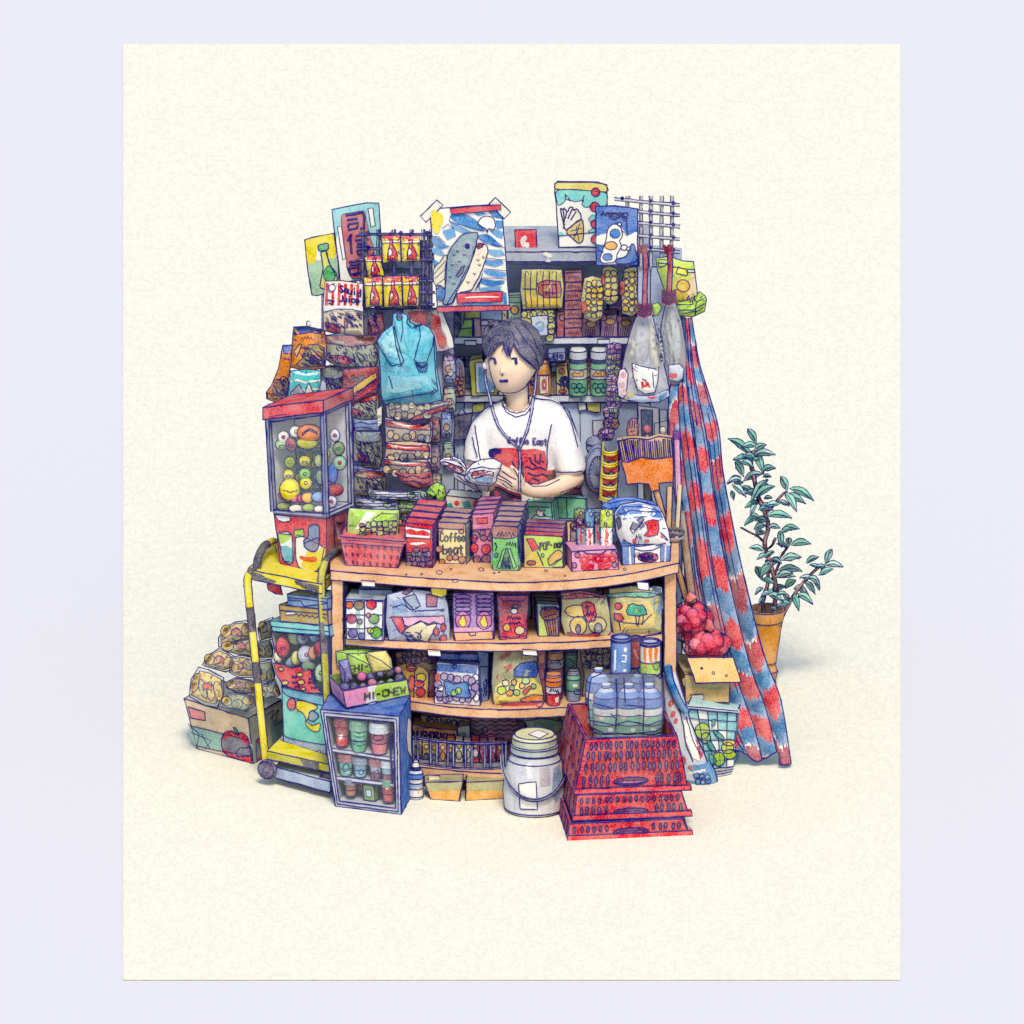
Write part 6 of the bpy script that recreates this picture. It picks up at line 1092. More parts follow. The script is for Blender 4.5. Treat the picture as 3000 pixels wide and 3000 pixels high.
# ------------------------------------------------------------------ goods on the shelves under the counter top
A2, A3, A4 = Z2 + .001, Z3 + .001, Z4 + .001
def item(q, Z, d, cols, name, cat, label, deco=None, group=None):
    mb = MB(); c = cols if isinstance(cols, tuple) else (cols,); pl = mb.box(q, Z, d, *c)
    if deco: deco(mb, pl)
    return mb.done(name, label, cat, group)
def sack(q, Z, yb, bul, col, name, cat, label, deco=None, group=None, back=.03):
    mb = MB(); Y = gp(1500, yb, Z).y + back; s_ = mb.bag(Y, q, bul, col)
    if deco: deco(mb, s_)
    return mb.done(name, label, cat, group)
# --- upper shelf
item('1000 1722 1018 1712 1020 1790 1000 1812', A2 + .07, (4, -8), '7f9ccc', 'scissors_blade', 'blade', 'blue blade standing upright against the counter left side board', lambda mb, pl: mb.I(pl, '1010 1724 1008 1800', 1))
def d_(mb, pl):
    for k in range(2):
        for r_ in range(3): mb.I(pl, [(1014 + k * 56, 1760 + r_ * 40), (1066 + k * 56, 1762 + r_ * 40)], 1)
    mb.I(pl, '1068 1760 1068 1876', 1.1); mb.I(pl, '1122 1762 1120 1876', 1)
    mb.F(pl, '9cc4b4', '1042 1756 1054 1756 1056 1876 1044 1876'); mb.F(pl, '9cc4b4', '1094 1800 1106 1800 1106 1876 1098 1876')
    for x, y, r, c in ((1024, 1772, 11, 'e5723a'), (1052, 1772, 15, '7d6a48'), (1088, 1770, 15, 'd8404e'), (1030, 1812, 14, 'b84a62'), (1054, 1820, 8, '8a7a78'), (1096, 1812, 15, '7fae62'), (1080, 1802, 7, 'd87a9a'), (1034, 1854, 14, '6f5f9c'), (1060, 1862, 10, '5f6aa0'), (1102, 1852, 17, '66b03c'), (1086, 1846, 9, 'dfe23a')): mb.E(pl, c, x, y, r, r * .95, .9)
item('1012 1756 1126 1760 1124 1876 1016 1872', A2, (16, -30), ('f1f2ee', '9db4d2', 'a9bcd0'), 'fruit_box', 'box', 'white box printed with a grid of fruit at the left end of the upper shelf', d_)
item('1050 1726 1150 1728 1150 1748 1050 1746', A2 + .17, (6, -16), ('93aeca', '8098b8'), 'carton', 'carton', 'grey-blue carton lying on top of the fruit grid box')
def d_(mb, s):
    mb.F(s, '8ea2b4', '1180 1752 1215 1740 1232 1775 1210 1788 1196 1782', 1); mb.F(s, '8a4a66', '1176 1738 1200 1722 1210 1730 1190 1742', .8); mb.F(s, '984e6a', '1248 1742 1282 1744 1278 1778 1250 1778', 1); mb.I(s, '1150 1780 1180 1770 1210 1790 1300 1786', 1); mb.F(s, '8aa4cc', '1150 1760 1180 1756 1195 1790 1150 1800'); mb.I(s, '1180 1750 1212 1786', 1)
    mb.F(s, 'f0b8d4', '1180 1808 1300 1804 1304 1834 1270 1820 1258 1828 1230 1818 1200 1836 1184 1830', .8); mb.F(s, 'dc5462', '1146 1806 1176 1806 1188 1838 1180 1858 1170 1850', 1); mb.F(s, 'f2e4bc', '1178 1852 1200 1834 1236 1820 1250 1832 1280 1826 1270 1850 1252 1880 1220 1870 1200 1862', 1); mb.I(s, '1236 1846 1222 1866', 1); mb.hatch(s, (1178, 1850, 1235, 1876), 10, 10, 1, .3)
    mb.E(s, 'c9404c', 1278, 1850, 9, 12, .9); mb.E(s, 'c9404c', 1298, 1838, 8, 12, .9); mb.E(s, 'd0566a', 1298, 1870, 11, 11, .9)
sack('1134 1742 1200 1726 1300 1736 1312 1770 1318 1830 1318 1882 1240 1886 1140 1876 1130 1820', A2, 1880, .035, 'b6c0d8', 'sweet_bag', 'bag', 'lilac-grey sweet bag with cream wafers and a red corner', d_)
mb = MB(); mb.sheet(gp(1285, 1710, Z2 + .26).y - .0, '1262 1722 1290 1714 1310 1722 1308 1744 1292 1750 1264 1742', 'f3e14a', .003); mb.done('price_tag', 'bright yellow price tag under the counter top edge', 'tag')
def d_(mb, pl):
    for k in range(2):
        for r_ in range(5): mb.F(pl, ('a27aba', '9a72b4', '8f6aa8')[r_ % 3], ell(1356 + k * 62, 1748 + r_ * 12, 24, 7), .9)
        mb.F(pl, 'd987b4', ell(1356 + k * 62, 1816, 22, 26), 1); mb.F(pl, 'f0e062', '%d 1824 %d 1812 %d 1800 %d 1812 %d 1830 %d 1836' % tuple(1344 + k * 62 + a for a in (0, 4, 12, 18, 22, 10)), .7)
    mb.F(pl, 'e2a5c8', '1330 1838 1440 1836 1440 1848 1330 1850'); mb.F(pl, 'f0b890', '1330 1852 1442 1848 1444 1870 1334 1876', .9); mb.I(pl, '1372 1850 1376 1860 1392 1860 1394 1849', 1.1)
item('1326 1738 1446 1736 1448 1872 1330 1876', A2, (0, -24), ('b08ccc', '6a66a8', '8a5f86'), 'cupcake_box', 'box', 'purple box of two cup sweets in the middle left of the upper shelf', d_)
def d_(mb, pl):
    mb.F(pl, 'a05a86', '1460 1744 1544 1744 1534 1760 1474 1760', .9); mb.F(pl, '9a3f58', '1474 1762 1536 1762 1538 1800 1530 1812 1476 1800'); mb.F(pl, 'e0485a', '1478 1802 1530 1796 1540 1864 1470 1862'); mb.E(pl, WHITE, 1506, 1790, 10, 8, .9); mb.F(pl, '5a3a5c', ell(1512, 1776, 12, 6), .8); mb.scrib(pl, 1486, 1806, 1524, 1814, 5, 1.8); mb.scrib(pl, 1490, 1822, 1524, 1828, 4, 1.6); mb.E(pl, 'e2b45c', 1484, 1838, 10, 12, .9); mb.E(pl, 'e6d09a', 1522, 1846, 14, 13, 1); mb.F(pl, 'd94a7c', '1466 1864 1500 1870 1538 1862 1540 1870 1500 1876 1468 1872', .8)
item('1456 1742 1550 1742 1542 1870 1464 1874', A2, (0, -20), ('a8445e', '8a4a78', '9a5480'), 'candy_box', 'box', 'maroon box with a white dot in the middle of the upper shelf', d_)
for k in (2, 1, 0):
    def d_(mb, pl, k=k):
        if k: return
        mb.F(pl, 'c4e07a', '1578 1800 1590 1810 1604 1862 1580 1862'); mb.F(pl, '96604a', '1584 1790 1600 1778 1634 1780 1636 1806 1610 1818 1590 1812', 1); mb.I(pl, '1592 1808 1630 1798', 1); mb.hatch(pl, (1588, 1776, 1634, 1788), 12, 1, 1.2, .8)
        for a in range(5): mb.F(pl, ('b07a4a', '9a6a44')[a % 2], [(1594 + a * 8, 1816 - a), (1601 + a * 8, 1815 - a), (1612 + a * 6, 1860), (1605 + a * 6, 1860)], .8)
    item([(1574 - k * 3, 1768 - k * 9), (1638 - k * 2, 1772 - k * 9), (1638 - k * 2, 1864 - k * 9), (1578 - k * 3, 1864 - k * 9)], A2, (-4, -10), ('86a896', '5f8078', '7a9c92'), 'pretzel_pack', 'pack', ('sage green pretzel stick pack, front of its row', 'plain sage pack just behind the pretzel stick pack', 'plain sage pack at the rear of the pretzel row')[k], d_, 'pretzel packs')
def d_(mb, s):
    mb.F(s, 'b9606a', '1642 1740 1700 1730 1760 1742 1774 1752 1740 1750 1650 1756', .9); mb.I(s, '1650 1746 1700 1738 1765 1750', .9)
    mb.F(s, 'e8cd72', ell(1690, 1790, 34, 18, 12), .9); mb.F(s, 'ead07a', ell(1694, 1832, 25, 27, 12), 1); mb.F(s, 'e0cd8a', ell(1750, 1830, 26, 24, 12), 1); mb.F(s, '7a7f86', ell(1694, 1842, 8, 14, 8), .9); mb.F(s, '8a949a', ell(1752, 1840, 12, 16, 8), .9); mb.F(s, 'e04a52', '1704 1768 1720 1762 1740 1770 1746 1800 1742 1818 1722 1822 1710 1800', 1); mb.F(s, '5a2f4c', '1712 1774 1722 1770 1730 1778 1724 1792 1714 1790'); mb.scrib(s, 1716, 1792, 1740, 1806, 4, 1.6); mb.F(s, 'e0685c', '1662 1852 1700 1860 1740 1854 1760 1856 1740 1866 1700 1868 1670 1862', .9)
sack('1646 1742 1700 1728 1776 1746 1786 1790 1790 1850 1776 1868 1700 1876 1656 1864 1644 1820', A2, 1868, .03, 'c6c08c', 'doughnut_bag', 'bag', 'yellow ring doughnut bag with a red oval badge', d_)
def d_(mb, s):
    mb.F(s, '76b49a', '1778 1742 1830 1736 1890 1734 1934 1742 1900 1750 1830 1748 1790 1752', .9); mb.F(s, '8fa8c4', '1912 1716 1938 1720 1944 1780 1930 1800 1916 1790'); mb.F(s, 'f0d284', '1800 1770 1900 1760 1920 1800 1912 1840 1800 1846'); mb.F(s, '4ec09a', '1836 1790 1842 1772 1856 1768 1866 1774 1882 1772 1892 1786 1896 1800 1870 1804 1840 1800', 1); mb.F(s, 'd8505a', ell(1812, 1776, 11, 10), .9); mb.F(s, 'd8545c', '1800 1796 1820 1798 1828 1812 1816 1824 1802 1814', .9); mb.I(s, '1814 1824 1818 1846', 1); mb.I(s, '1862 1804 1866 1832', 1); mb.I(s, '1874 1804 1870 1834', .9); mb.I(s, '1885 1802 1882 1830', .9); mb.I(s, '1798 1812 1830 1824 1880 1826 1910 1800', .8)
sack('1784 1726 1850 1716 1936 1722 1940 1780 1938 1850 1900 1866 1800 1866 1786 1800', A2, 1862, .035, 'c3bf86', 'snack_bag', 'bag', 'yellow snack bag with green tree drawings at the right end of the upper shelf', d_)
hb = [('1150 1716 1196 1712 1220 1730 1190 1744 1150 1740', '8c96b4'), ('1640 1726 1680 1716 1740 1720 1760 1738 1700 1744 1650 1740', 'a29a78'), ('1840 1718 1880 1712 1900 1730 1860 1744 1836 1736', '9c5664')]
for k, (q, c) in enumerate(hb): mb = MB(); s_ = mb.bag(.42, q, .02, c); x, y = P(q)[0]; mb.I(s_, [(x + 8, y + 8), (x + 40, y + 6)], .9); mb.done('pouch', ('slate pouch on top of the lilac-grey sweet bag', 'dull tan pouch on top of the doughnut bag', 'maroon pouch peeking over the tree-drawing bag')[k], 'pouch')
for k in range(22):
    x = 1012 + k * 42; y = 1738 + jit(10); c = ('a4b6e0', 'b89cc4', '9cccc2', 'ccb49c', 'b4a0dc')[k % 5]
    item([(x, y), (x + 40, y + jit(5)), (x + 40, 1812), (x, 1812)], A2, (0, -10), c, 'stock_pack', 'pack', 'dim pack in the back rank of the upper shelf', lambda mb, pl, x=x, y=y: (mb.I(pl, [(x + 4, y + 12), (x + 36, y + 10)], .9), mb.F(pl, ('ccd8f0', 'dcbcdc')[int(x) % 2], [(x + 8, y + 22), (x + 32, y + 20), (x + 32, y + 44), (x + 8, y + 44)], .8)), 'packs in the back rank of the upper shelf')
# --- shelf edge tags
for (x, y, Z, w_, h_), l in (((1058, 1700, 0, 40, 20), 'white price tag hanging over the counter edge above the fruit grid box'), ((1866, 1704, 0, 34, 26), 'round-cornered white tag hanging above the tree-drawing bag'), ((1252, 1902, 0, 38, 22), 'white price tag on the middle edge above the blue grape box'), ((1530, 1902, 0, 42, 20), 'white price tag on the middle edge above the vegetable bag'), ((1254, 2270, 0, 34, 20), 'white price tag on the bottom board by the spray bottle')):
    mb = MB(); Yt = {1058: .075, 1866: .04, 1252: .03, 1530: .02, 1254: .05}[x]; mb.sheet(Yt, [(x, y), (x + w_, y + 3), (x + w_ + 2, y + h_), (x + 3, y + h_ - 3)], WHITE, .003, 1.1); mb.F(fp(Yt), 'efc4a0', [(x + 2, y + 2), (x + w_ - 2, y + 4), (x + w_ - 2, y + 8), (x + 3, y + 7)]) if x != 1866 else None; mb.done('price_tag', l, 'tag', 'white price tags')
# --- middle shelf
def d_(mb, s):
    mb.dots(s, (1164, 1908, 1278, 1940), 8, 2, 10, ('8c6468', '9c7068', '8a6a5c', '7c5c66'), .9); mb.F(s, 'f0c25c', '1170 1948 1200 1942 1240 1956 1254 1968 1252 2046 1200 2046 1190 1990', .7); mb.F(s, 'e8695c', ell(1205, 1958, 15, 9), .9); mb.F(s, 'ec8a4e', '1186 1944 1214 1948 1226 1956 1200 1960', .8); mb.E(s, 'f2e052', 1233, 1984, 14, 13, 1); mb.E(s, 'e2565a', 1228, 2002, 14, 11, .9); mb.E(s, 'dc4450', 1232, 2026, 14, 13, .9); mb.E(s, 'e0605c', 1206, 2000, 9, 24, .9); mb.I(s, '1216 1962 1212 2044', 1); mb.F(s, '8c4656', '1258 1964 1272 1960 1270 2044 1256 2040', .8)
sack('1160 1912 1220 1902 1276 1912 1280 1960 1276 2046 1220 2052 1180 2044 1164 1980', A3, 2046, .03, 'a58870', 'fruit_bag', 'bag', 'orange and red dried fruit bag behind the green candy display', d_)
def d_(mb, pl):
    mb.F(pl, '4d70bc', '1282 1944 1400 1950 1396 1974 1278 1966'); mb.E(pl, '3d5090', 1332, 1952, 6, 6, .8); mb.dots(pl, (1288, 1976, 1400, 1996), 5, 1, 11, ('a893b8', WHITE, 'b5a0c0'), .9); mb.dots(pl, (1276, 2034, 1402, 2056), 7, 1, 10, ('a893b8', WHITE, 'b5a0c0'), .9); mb.dots(pl, (1376, 1990, 1404, 2036), 1, 3, 11, ('a893b8', 'b8a4c4'), .9); mb.dots(pl, (1276, 1996, 1300, 2036), 1, 3, 10, (WHITE, 'a893b8'), .9); mb.F(pl, '4a84c8', '1302 1994 1320 1996 1336 2002 1368 1996 1374 2016 1376 2042 1312 2034 1306 2014', 1.1); mb.E(pl, '9ccf4a', 1332, 2028, 10, 9, .9); mb.E(pl, 'a9d84c', 1344, 2022, 9, 10, .9); mb.F(pl, 'e2525c', '1276 1974 1288 1970 1290 1986 1282 1998 1276 1990')
item('1280 1940 1402 1948 1406 2068 1272 2060', A3, (10, -34), ('e6e4ea', '6f86b8', '4a68b4'), 'grape_box', 'box', 'blue-lidded white box of grape sweets left on the middle shelf', d_)
item('1290 1914 1400 1918 1400 1936 1290 1932', A3 + .19, (6, -10), ('5270b8', '43609e'), 'carton', 'carton', 'flat blue carton lying on the grape sweet box', lambda mb, pl: mb.I(pl, '1344 1918 1344 1934', 1.2))
item('1398 1908 1430 1912 1430 2052 1412 2056', A3, (4, -20), ('6a8cc0', '5878a8'), 'carton', 'carton', 'narrow steel blue carton between the grape box and vegetable bag', lambda mb, pl: (mb.I(pl, '1400 1950 1430 1954', 1), mb.hatch(pl, (1408, 1990, 1426, 2040), 14, 2, 1, .3)))
def d_(mb, s):
    mb.F(s, 'a0525e', '1456 1930 1490 1906 1500 1912 1470 1938'); mb.F(s, 'b0544c', '1452 1984 1478 1952 1498 1944 1502 1954 1480 1974 1462 1994'); mb.F(s, '4a6cba', '1506 1962 1524 1944 1570 1936 1574 1970 1570 1984 1506 1982', .9); mb.F(s, 'c8cfdc', '1540 1962 1560 1966 1540 1968'); mb.F(s, 'f4e07a', '1452 2010 1480 1990 1560 1986 1586 2010 1590 2042 1560 2050 1450 2064 1446 2046')
    for x, y, r, c in ((1470, 2022, 13, 'c8dc4a'), (1494, 2030, 10, 'f0a04e'), (1514, 2028, 10, 'a9cc46'), (1482, 2000, 10, 'f2e8c0'), (1506, 1998, 9, 'e0c46a'), (1540, 1994, 11, 'b9dc8a'), (1500, 2014, 8, '9cc86a'), (1562, 2010, 8, '8fb860'), (1530, 2008, 9, 'e8c05a')): mb.E(s, c, x, y, r, r * .95, .9)
    mb.F(s, 'e2604e', '1530 2026 1550 2008 1556 2014 1538 2034', .9); mb.F(s, 'f2954a', '1524 2046 1560 2034 1588 2036 1588 2052 1530 2056', .8); mb.F(s, 'e87078', '1472 2058 1530 2054 1588 2056 1588 2068 1530 2074 1470 2070', .9)
sack('1446 1908 1510 1900 1572 1906 1576 1960 1592 2030 1592 2066 1520 2078 1446 2066 1440 2000', A3, 2070, .035, 'a9a884', 'vegetable_bag', 'bag', 'vegetable snack bag with a blue panel in the middle of the middle shelf', d_)
item('1574 1906 1598 1902 1600 2056 1578 2058', A3, (4, -16), ('9a5266', '86485c'), 'packet', 'packet', 'tall maroon packet between the vegetable bag and the orange cup', lambda mb, pl: (mb.F(pl, 'b8707c', '1578 1960 1594 1958 1596 1990 1580 1992', .8), mb.F(pl, 'c98a6a', '1578 1920 1592 1918 1594 1940 1578 1944')))
def cup(cx, by, Z, prof, name, label, deco=None, lidcol=None, group='cups and cans on the middle shelf'):
    t = thing(name, label, 'cup' if 'cup' in name else 'can', gp(cx, by, Z), group); mb = MB(); s_ = mb.can(cx, by, Z, prof, 18, .95, True)
    if deco: deco(mb, s_)
    mb.part('body', t); mb = MB(); r, h, c = prof[-1]; b = gp(cx, by, Z) + Vector((0, 0, h / S / CS + .0015)); rr = r * 1.02 / S
    ring = [b + Vector((rr * math.cos(a), rr * math.sin(a), 0)) for a in [2 * math.pi * k / 18 for k in range(18)]]; ru = [p + Vector((0, 0, .008)) for p in ring]
    n = 18; mb.mesh(ring + ru, [(j, (j + 1) % n, n + (j + 1) % n, n + j) for j in range(n)] + [tuple(range(n, 2 * n))], lidcol or 'c9c4c0'); mb.tube(ru, LW, INK, 4, True); mb.part('lid', t); return t
cup(1622, 2064, A3, [(17, 0, 'e04048'), (22, 36, 'f0ece8'), (23, 56, 'f08a3c'), (24, 72, 'e07a34'), (22, 84, 'd8752f')], 'noodle_cup', 'front orange-topped red and white noodle cup on the middle shelf', lambda mb, s: (mb.scrib(s, 1612, 2018, 1636, 2028, 4, 1.6), mb.F(s, WHITE, '1626 2046 1636 2040 1636 2056 1628 2060')), 'e89a4c')
cup(1626, 2046, A3, [(20, 0, 'b0505e'), (23, 60, 'b05a64'), (24, 92, '9aa0b4'), (25, 118, 'b0804a'), (24, 138, '9a7444')], 'noodle_cup', 'taller dull red noodle cup at the back of the middle shelf', lambda mb, s: mb.scrib(s, 1612, 1936, 1642, 1946, 4, 1.2), '8a7450')
cup(1680, 2050, A3, [(19, 0, '7a8fb4'), (20, 30, '6aac90'), (20, 62, '7fbf9c'), (18, 76, 'd8dee6'), (15, 80, 'e6ecf0')], 'drink_can', 'green and blue drink can at the front beside the noodle cup', lambda mb, s: (mb.E(s, '8a9cc4', 1690, 2026, 9, 8, 1), mb.F(s, WHITE, '1678 2006 1690 2004 1692 2012 1680 2014')), 'f0f0ee')
cup(1672, 2036, A3, [(17, 0, '5a8a78'), (18, 60, '6a9a82'), (18, 122, '5f8a74')], 'drink_can', 'dark green drink can behind the green and blue one', lambda mb, s: (mb.E(s, '6fa88f', 1668, 1944, 12, 12, 1), mb.E(s, '5f9880', 1668, 1944, 5, 5, .8)), '6a8a7a')
def d_(mb, s):
    mb.hatch(s, (1706, 1905, 1786, 1960), 34, 12, 1.1, .2); mb.dots(s, (1716, 1900, 1784, 1950), 4, 3, 11, ('a59a78', '8f8a70', 'b0a07a'), .9); mb.I(s, '1700 1910 1712 1980 1706 2050', 1)
sack('1694 1898 1740 1890 1796 1896 1800 1980 1790 2050 1730 2056 1696 2046 1688 1970', A3, 2044, .03, '9c9070', 'nut_bag', 'bag', 'khaki bag of mixed nuts behind the wrapped water bottles', d_)
item('1800 1900 1936 1896 1938 2036 1802 2044', A3, (0, -20), ('7a8484', '6c7678'), 'carton', 'carton', 'plain slate carton at the right end of the middle shelf')
for k in range(21):
    x = 1016 + k * 44; y = 1906 + jit(8); c = ('b08ca4', 'a0b4e0', 'c49ca4', 'b8c09c', '98b0d0')[k % 5]
    item([(x, y), (x + 42, y + jit(5)), (x + 42, 1990), (x, 1990)], A3, (0, -8), c, 'stock_pack', 'pack', 'dim pack in the back rank of the middle shelf', lambda mb, pl, x=x, y=y: (mb.I(pl, [(x + 4, y + 12), (x + 38, y + 10)], .9), mb.E(pl, ('d0b4a0', 'c4ccec')[int(x) % 2], x + 21, y + 34, 13, 11, .8)), 'packs in the back rank of the middle shelf')
# --- lower shelf
item('1232 2096 1372 2106 1376 2150 1236 2146', A4 + .085, (14, -20), ('b99a72', '9a8462', 'a58a66'), 'biscuit_box', 'box', 'brown lettered biscuit box at the back of the lower shelf', lambda mb, pl: (mb.T(pl, 'PYNARCKR', 1252, 2102, 1366, 2124, 1.9, slope=.09), mb.F(pl, 'a9b4b0', '1344 2150 1372 2134 1374 2150')))
item('1208 2124 1338 2140 1340 2172 1212 2166', A4 + .075, (6, -22), ('f2a86a', 'c98a5a', 'b09468'), 'biscuit_box', 'box', 'orange biscuit box with bold black lettering on the lower shelf', lambda mb, pl: (mb.T(pl, 'MUSHDRICKS', 1212, 2138, 1336, 2160, 2.0, slope=.10), mb.F(pl, 'b49a70', '1260 2130 1300 2134 1330 2142 1300 2144'), mb.scrib(pl, 1218, 2130, 1256, 2136, 5, 1.3)))
item('1340 2130 1376 2124 1378 2172 1344 2170', A4 + .075, (4, -16), ('a9b8b4', '94a4a8'), 'packet', 'packet', 'grey fish-drawing packet beside the orange lettered box', lambda mb, pl: mb.E(pl, '7f9094', 1356, 2152, 9, 5, 1))
def d_(mb, s):
    for y in (2110, 2122, 2136, 2148): mb.I(s, [(1386 + k * 13, y + (k % 2) * 6) for k in range(11)], 1.1)
    mb.F(s, 'e084b0', '1420 2140 1446 2136 1452 2160 1440 2168 1424 2166'); mb.F(s, 'b5708c', '1384 2152 1416 2146 1420 2166 1386 2168'); mb.F(s, '9c80a4', '1460 2140 1512 2140 1510 2164 1462 2166'); mb.F(s, 'c9705c', ell(1396, 2106, 10, 5)); mb.E(s, 'a08ca8', 1420, 2138, 8, 8, .9)
sack('1382 2100 1440 2094 1510 2098 1520 2130 1516 2172 1440 2176 1382 2172 1376 2140', A4 + .07, 2172, .03, '9a8096', 'snack_pack', 'pack', 'mauve and pink snack pack above the wire rack', d_, None, .06)
rk = thing('wire_rack', 'grey wire rack basket of small packs on the lower shelf', 'rack', gp(1345, 2250, A4)); arc = [gp(x, y, A4) for x, y in sm2('1212 2236 1280 2246 1345 2252 1420 2254 1482 2250', k=4)]; HR = 78 / S / CS
mb = MB()
for hh in (.004, HR * .98): mb.tube([p + Vector((0, 0, hh)) for p in arc], .006, '9aaabb', 6); mb.line([p + Vector((0, -.006, hh + .005)) for p in arc], 1); mb.line([p + Vector((0, -.006, hh - .005)) for p in arc], 1)
mb.part('rim', rk); mb = MB()
for k in range(12):
    p = arc[int(round(k / 11 * (len(arc) - 1)))]; mb.tube([p, p + Vector((0, 0, HR))], .0045, 'a9b9c8', 5); mb.line([p + Vector((.0045, -.004, 0)), p + Vector((.0045, -.004, HR))], .9); mb.line([p + Vector((-.0045, -.004, 0)), p + Vector((-.0045, -.004, HR))], .9)
mb.part('bars', rk); mb = MB(); bb_ = [arc[0], arc[-1], arc[-1] + Vector((0, .2, 0)), arc[0] + Vector((0, .2, 0))]; mb.face([p + Vector((0, 0, .003)) for p in bb_], '8a96aa'); mb.part('base_plate', rk)
PC = (('d9c078', '6a6a7a', 'yellow-grey pack at the left end of the wire rack'), ('e0c06a', '5f6478', 'yellow pack with a dark print, second in the wire rack'), ('d8b868', '74788c', 'mustard pack with a grey ball in the wire rack'), ('f0a05c', 'e0b060', 'orange and yellow pack in the wire rack'), ('e89a5a', '4f5468', 'orange pack with black marks in the wire rack'), ('e9e4d6', 'c9c88a', 'cream pack in the middle of the wire rack'), ('ecebe4', 'd9d090', 'white striped pack in the wire rack'), ('d8404a', 'e0dcd6', 'scarlet and white pack in the wire rack'), ('e28ab4', 'cc3040', 'pink pack with a crimson heart in the wire rack'), ('e8a0c4', 'd4303c', 'rose pack with a red blot in the wire rack'), ('b8525c', 'd4404a', 'dark red pack at the right end of the wire rack'))
for k, (c1, c2, l) in enumerate(PC):
    x = 1214 + k * 24; y0 = 2172 + jit(4); yb = 2222 + 12 * math.sin(k / 10 * 2.4); mb = MB(); pl = mb.box([(x, y0), (x + 22, y0 + 1), (x + 22, yb), (x, yb)], A4 + .006, (0, -14), c1)
    mb.E(pl, c2, x + 11, y0 + 42 + jit(6), 8, 13, .9); mb.E(pl, ('d9c27a', 'e8b04e', 'c9b04a')[k % 3], x + 11, y0 + 14, 7, 8, .8); mb.done('snack_pack', l, 'pack', 'small packs in the wire rack')
for k in range(14):
    x = 1380 + k * 40; y = 2098 + jit(6); c = ('a4b0a8', '94c4b8', 'c0ac98', '9cace0')[k % 4]
    item([(x, y), (x + 38, y), (x + 38, 2180), (x, 2180)], A4, (0, -8), c, 'stock_pack', 'pack', 'dim pack in the back rank of the lower shelf', lambda mb, pl, x=x, y=y: mb.I(pl, [(x + 4, y + 12), (x + 34, y + 10)], .9), 'packs in the back rank of the lower shelf')
sack('1530 2100 1580 2090 1640 2096 1650 2130 1620 2160 1560 2160', A4 + .1, 2165, .03, '6f9a8c', 'pouch', 'pouch', 'dull green pouch behind the milk can lid', lambda mb, s: mb.I(s, '1540 2112 1590 2104 1640 2112', 1))
# --- under the bottom board
for q, l in (('1244 2292 1356 2288 1346 2348 1262 2342', 'tan carton under the bottom board nearest the spray bottle'), ('1366 2292 1484 2286 1480 2340 1364 2346', 'tan carton under the bottom board nearest the milk can')):
    x0, y0 = P(q)[0]; x1 = P(q)[1][0]; item(q, 0, (0, -20), ('f0b462', 'b0a878'), 'carton', 'carton', l, lambda mb, pl: mb.F(pl, 'b8b584', [(x0 + 2, y0 + 2), (x1 - 3, y0 - 2), (x1 - 4, y0 + 20), (x0 + 20, y0 + 26), (x0 + 6, y0 + 24)]), 'tan cartons under the counter')
# ------------------------------------------------------------------ blue display fridge
fr = thing('fridge', 'small blue glass-fronted display fridge full of drinks, in front of the counter', 'fridge', gp(1080, 2375)); dF = (32, -60)
FQ = P('940 2078 1170 2098 1176 2386 984 2362')
pl = bp(FQ[3], FQ[2], 0); D = dv(dF); F = [pl.pt(*a) for a in FQ]; B = [p + D for p in F]
mb = MB()
for q, c in (([F[1], B[1], B[2], F[2]], '4a78d0'), ([B[0], B[1], F[1], F[0]], '3f6cc4'), ([B[0], F[0], F[3], B[3]], '4a78d0'), ([B[1], B[0], B[3], B[2]], '4a78d0'), ([F[3], F[2], B[2], B[3]], '4a78d0')): mb.face(q, c)
mb.line([F[0], B[0], B[1], F[1]]); mb.line([B[1], B[2], F[2]]); mb.line(F, 1, True)
tp = Pl(F[0], Vector((0, 0, 1))); rt = (F[2] - F[1]).cross(D); rp = Pl(F[1], rt if rt.x > 0 else -rt)
mb.F(tp, 'eef2f4', '1078 2092 1096 2070 1108 2062 1112 2066 1100 2080 1088 2096'); mb.F(tp, WHITE, '1128 2082 1140 2072 1156 2078 1146 2088', 1); mb.F(rp, 'f4f5f2', '1194 2100 1202 2110 1204 2220 1194 2200 1190 2160', .6); mb.part('cabinet', fr)
# inside: back, shelves
def inset(a): cx = sum(q[0] for q in FQ) / 4; cy = sum(q[1] for q in FQ) / 4; return [(cx + (x - cx) * a, cy + (y - cy) * (a + .015)) for x, y in FQ]
I4 = inset(.86); Fi = [pl.pt(*a) for a in I4]; Di = D * .8; mb = MB()
Bi = [p + Di for p in Fi]; mb.face(Bi, '93a2c0'); mb.face([Fi[0], Bi[0], Bi[3], Fi[3]], 'c4cedd'); mb.face([Fi[1], Bi[1], Bi[2], Fi[2]], 'b9c5d8'); mb.face([Fi[3], Bi[3], Bi[2], Fi[2]], 'cfd6e0'); mb.face([Fi[0], Fi[1], Bi[1], Bi[0]], 'c4cedd'); mb.line([Bi[0], Bi[3]]); mb.line([Bi[3], Bi[2]]); mb.part('lining', fr)
mb = MB(); o = [pl.pt(*a, .004) for a in FQ]
for i in range(4): j = (i + 1) % 4; q = [o[i], o[j], pl.pt(*I4[j], .004), pl.pt(*I4[i], .004)]; mb.face(q, 'c4cbd8')
mb.line(o, 1.2, True); mb.line([pl.pt(*a, .006) for a in I4], 1.2, True); mb.line([pl.pt(*a, .006) for a in inset(.93)], .9, True); mb.line([pl.pt(*a, .006) for a in ((1150, 2150), (1146, 2200), (1152, 2290))], 1.6); mb.part('door_frame', fr)
mb = MB(); mb.face([pl.pt(*a, -.002) for a in I4], '~e8eef606'); mb.part('glass_pane', fr)
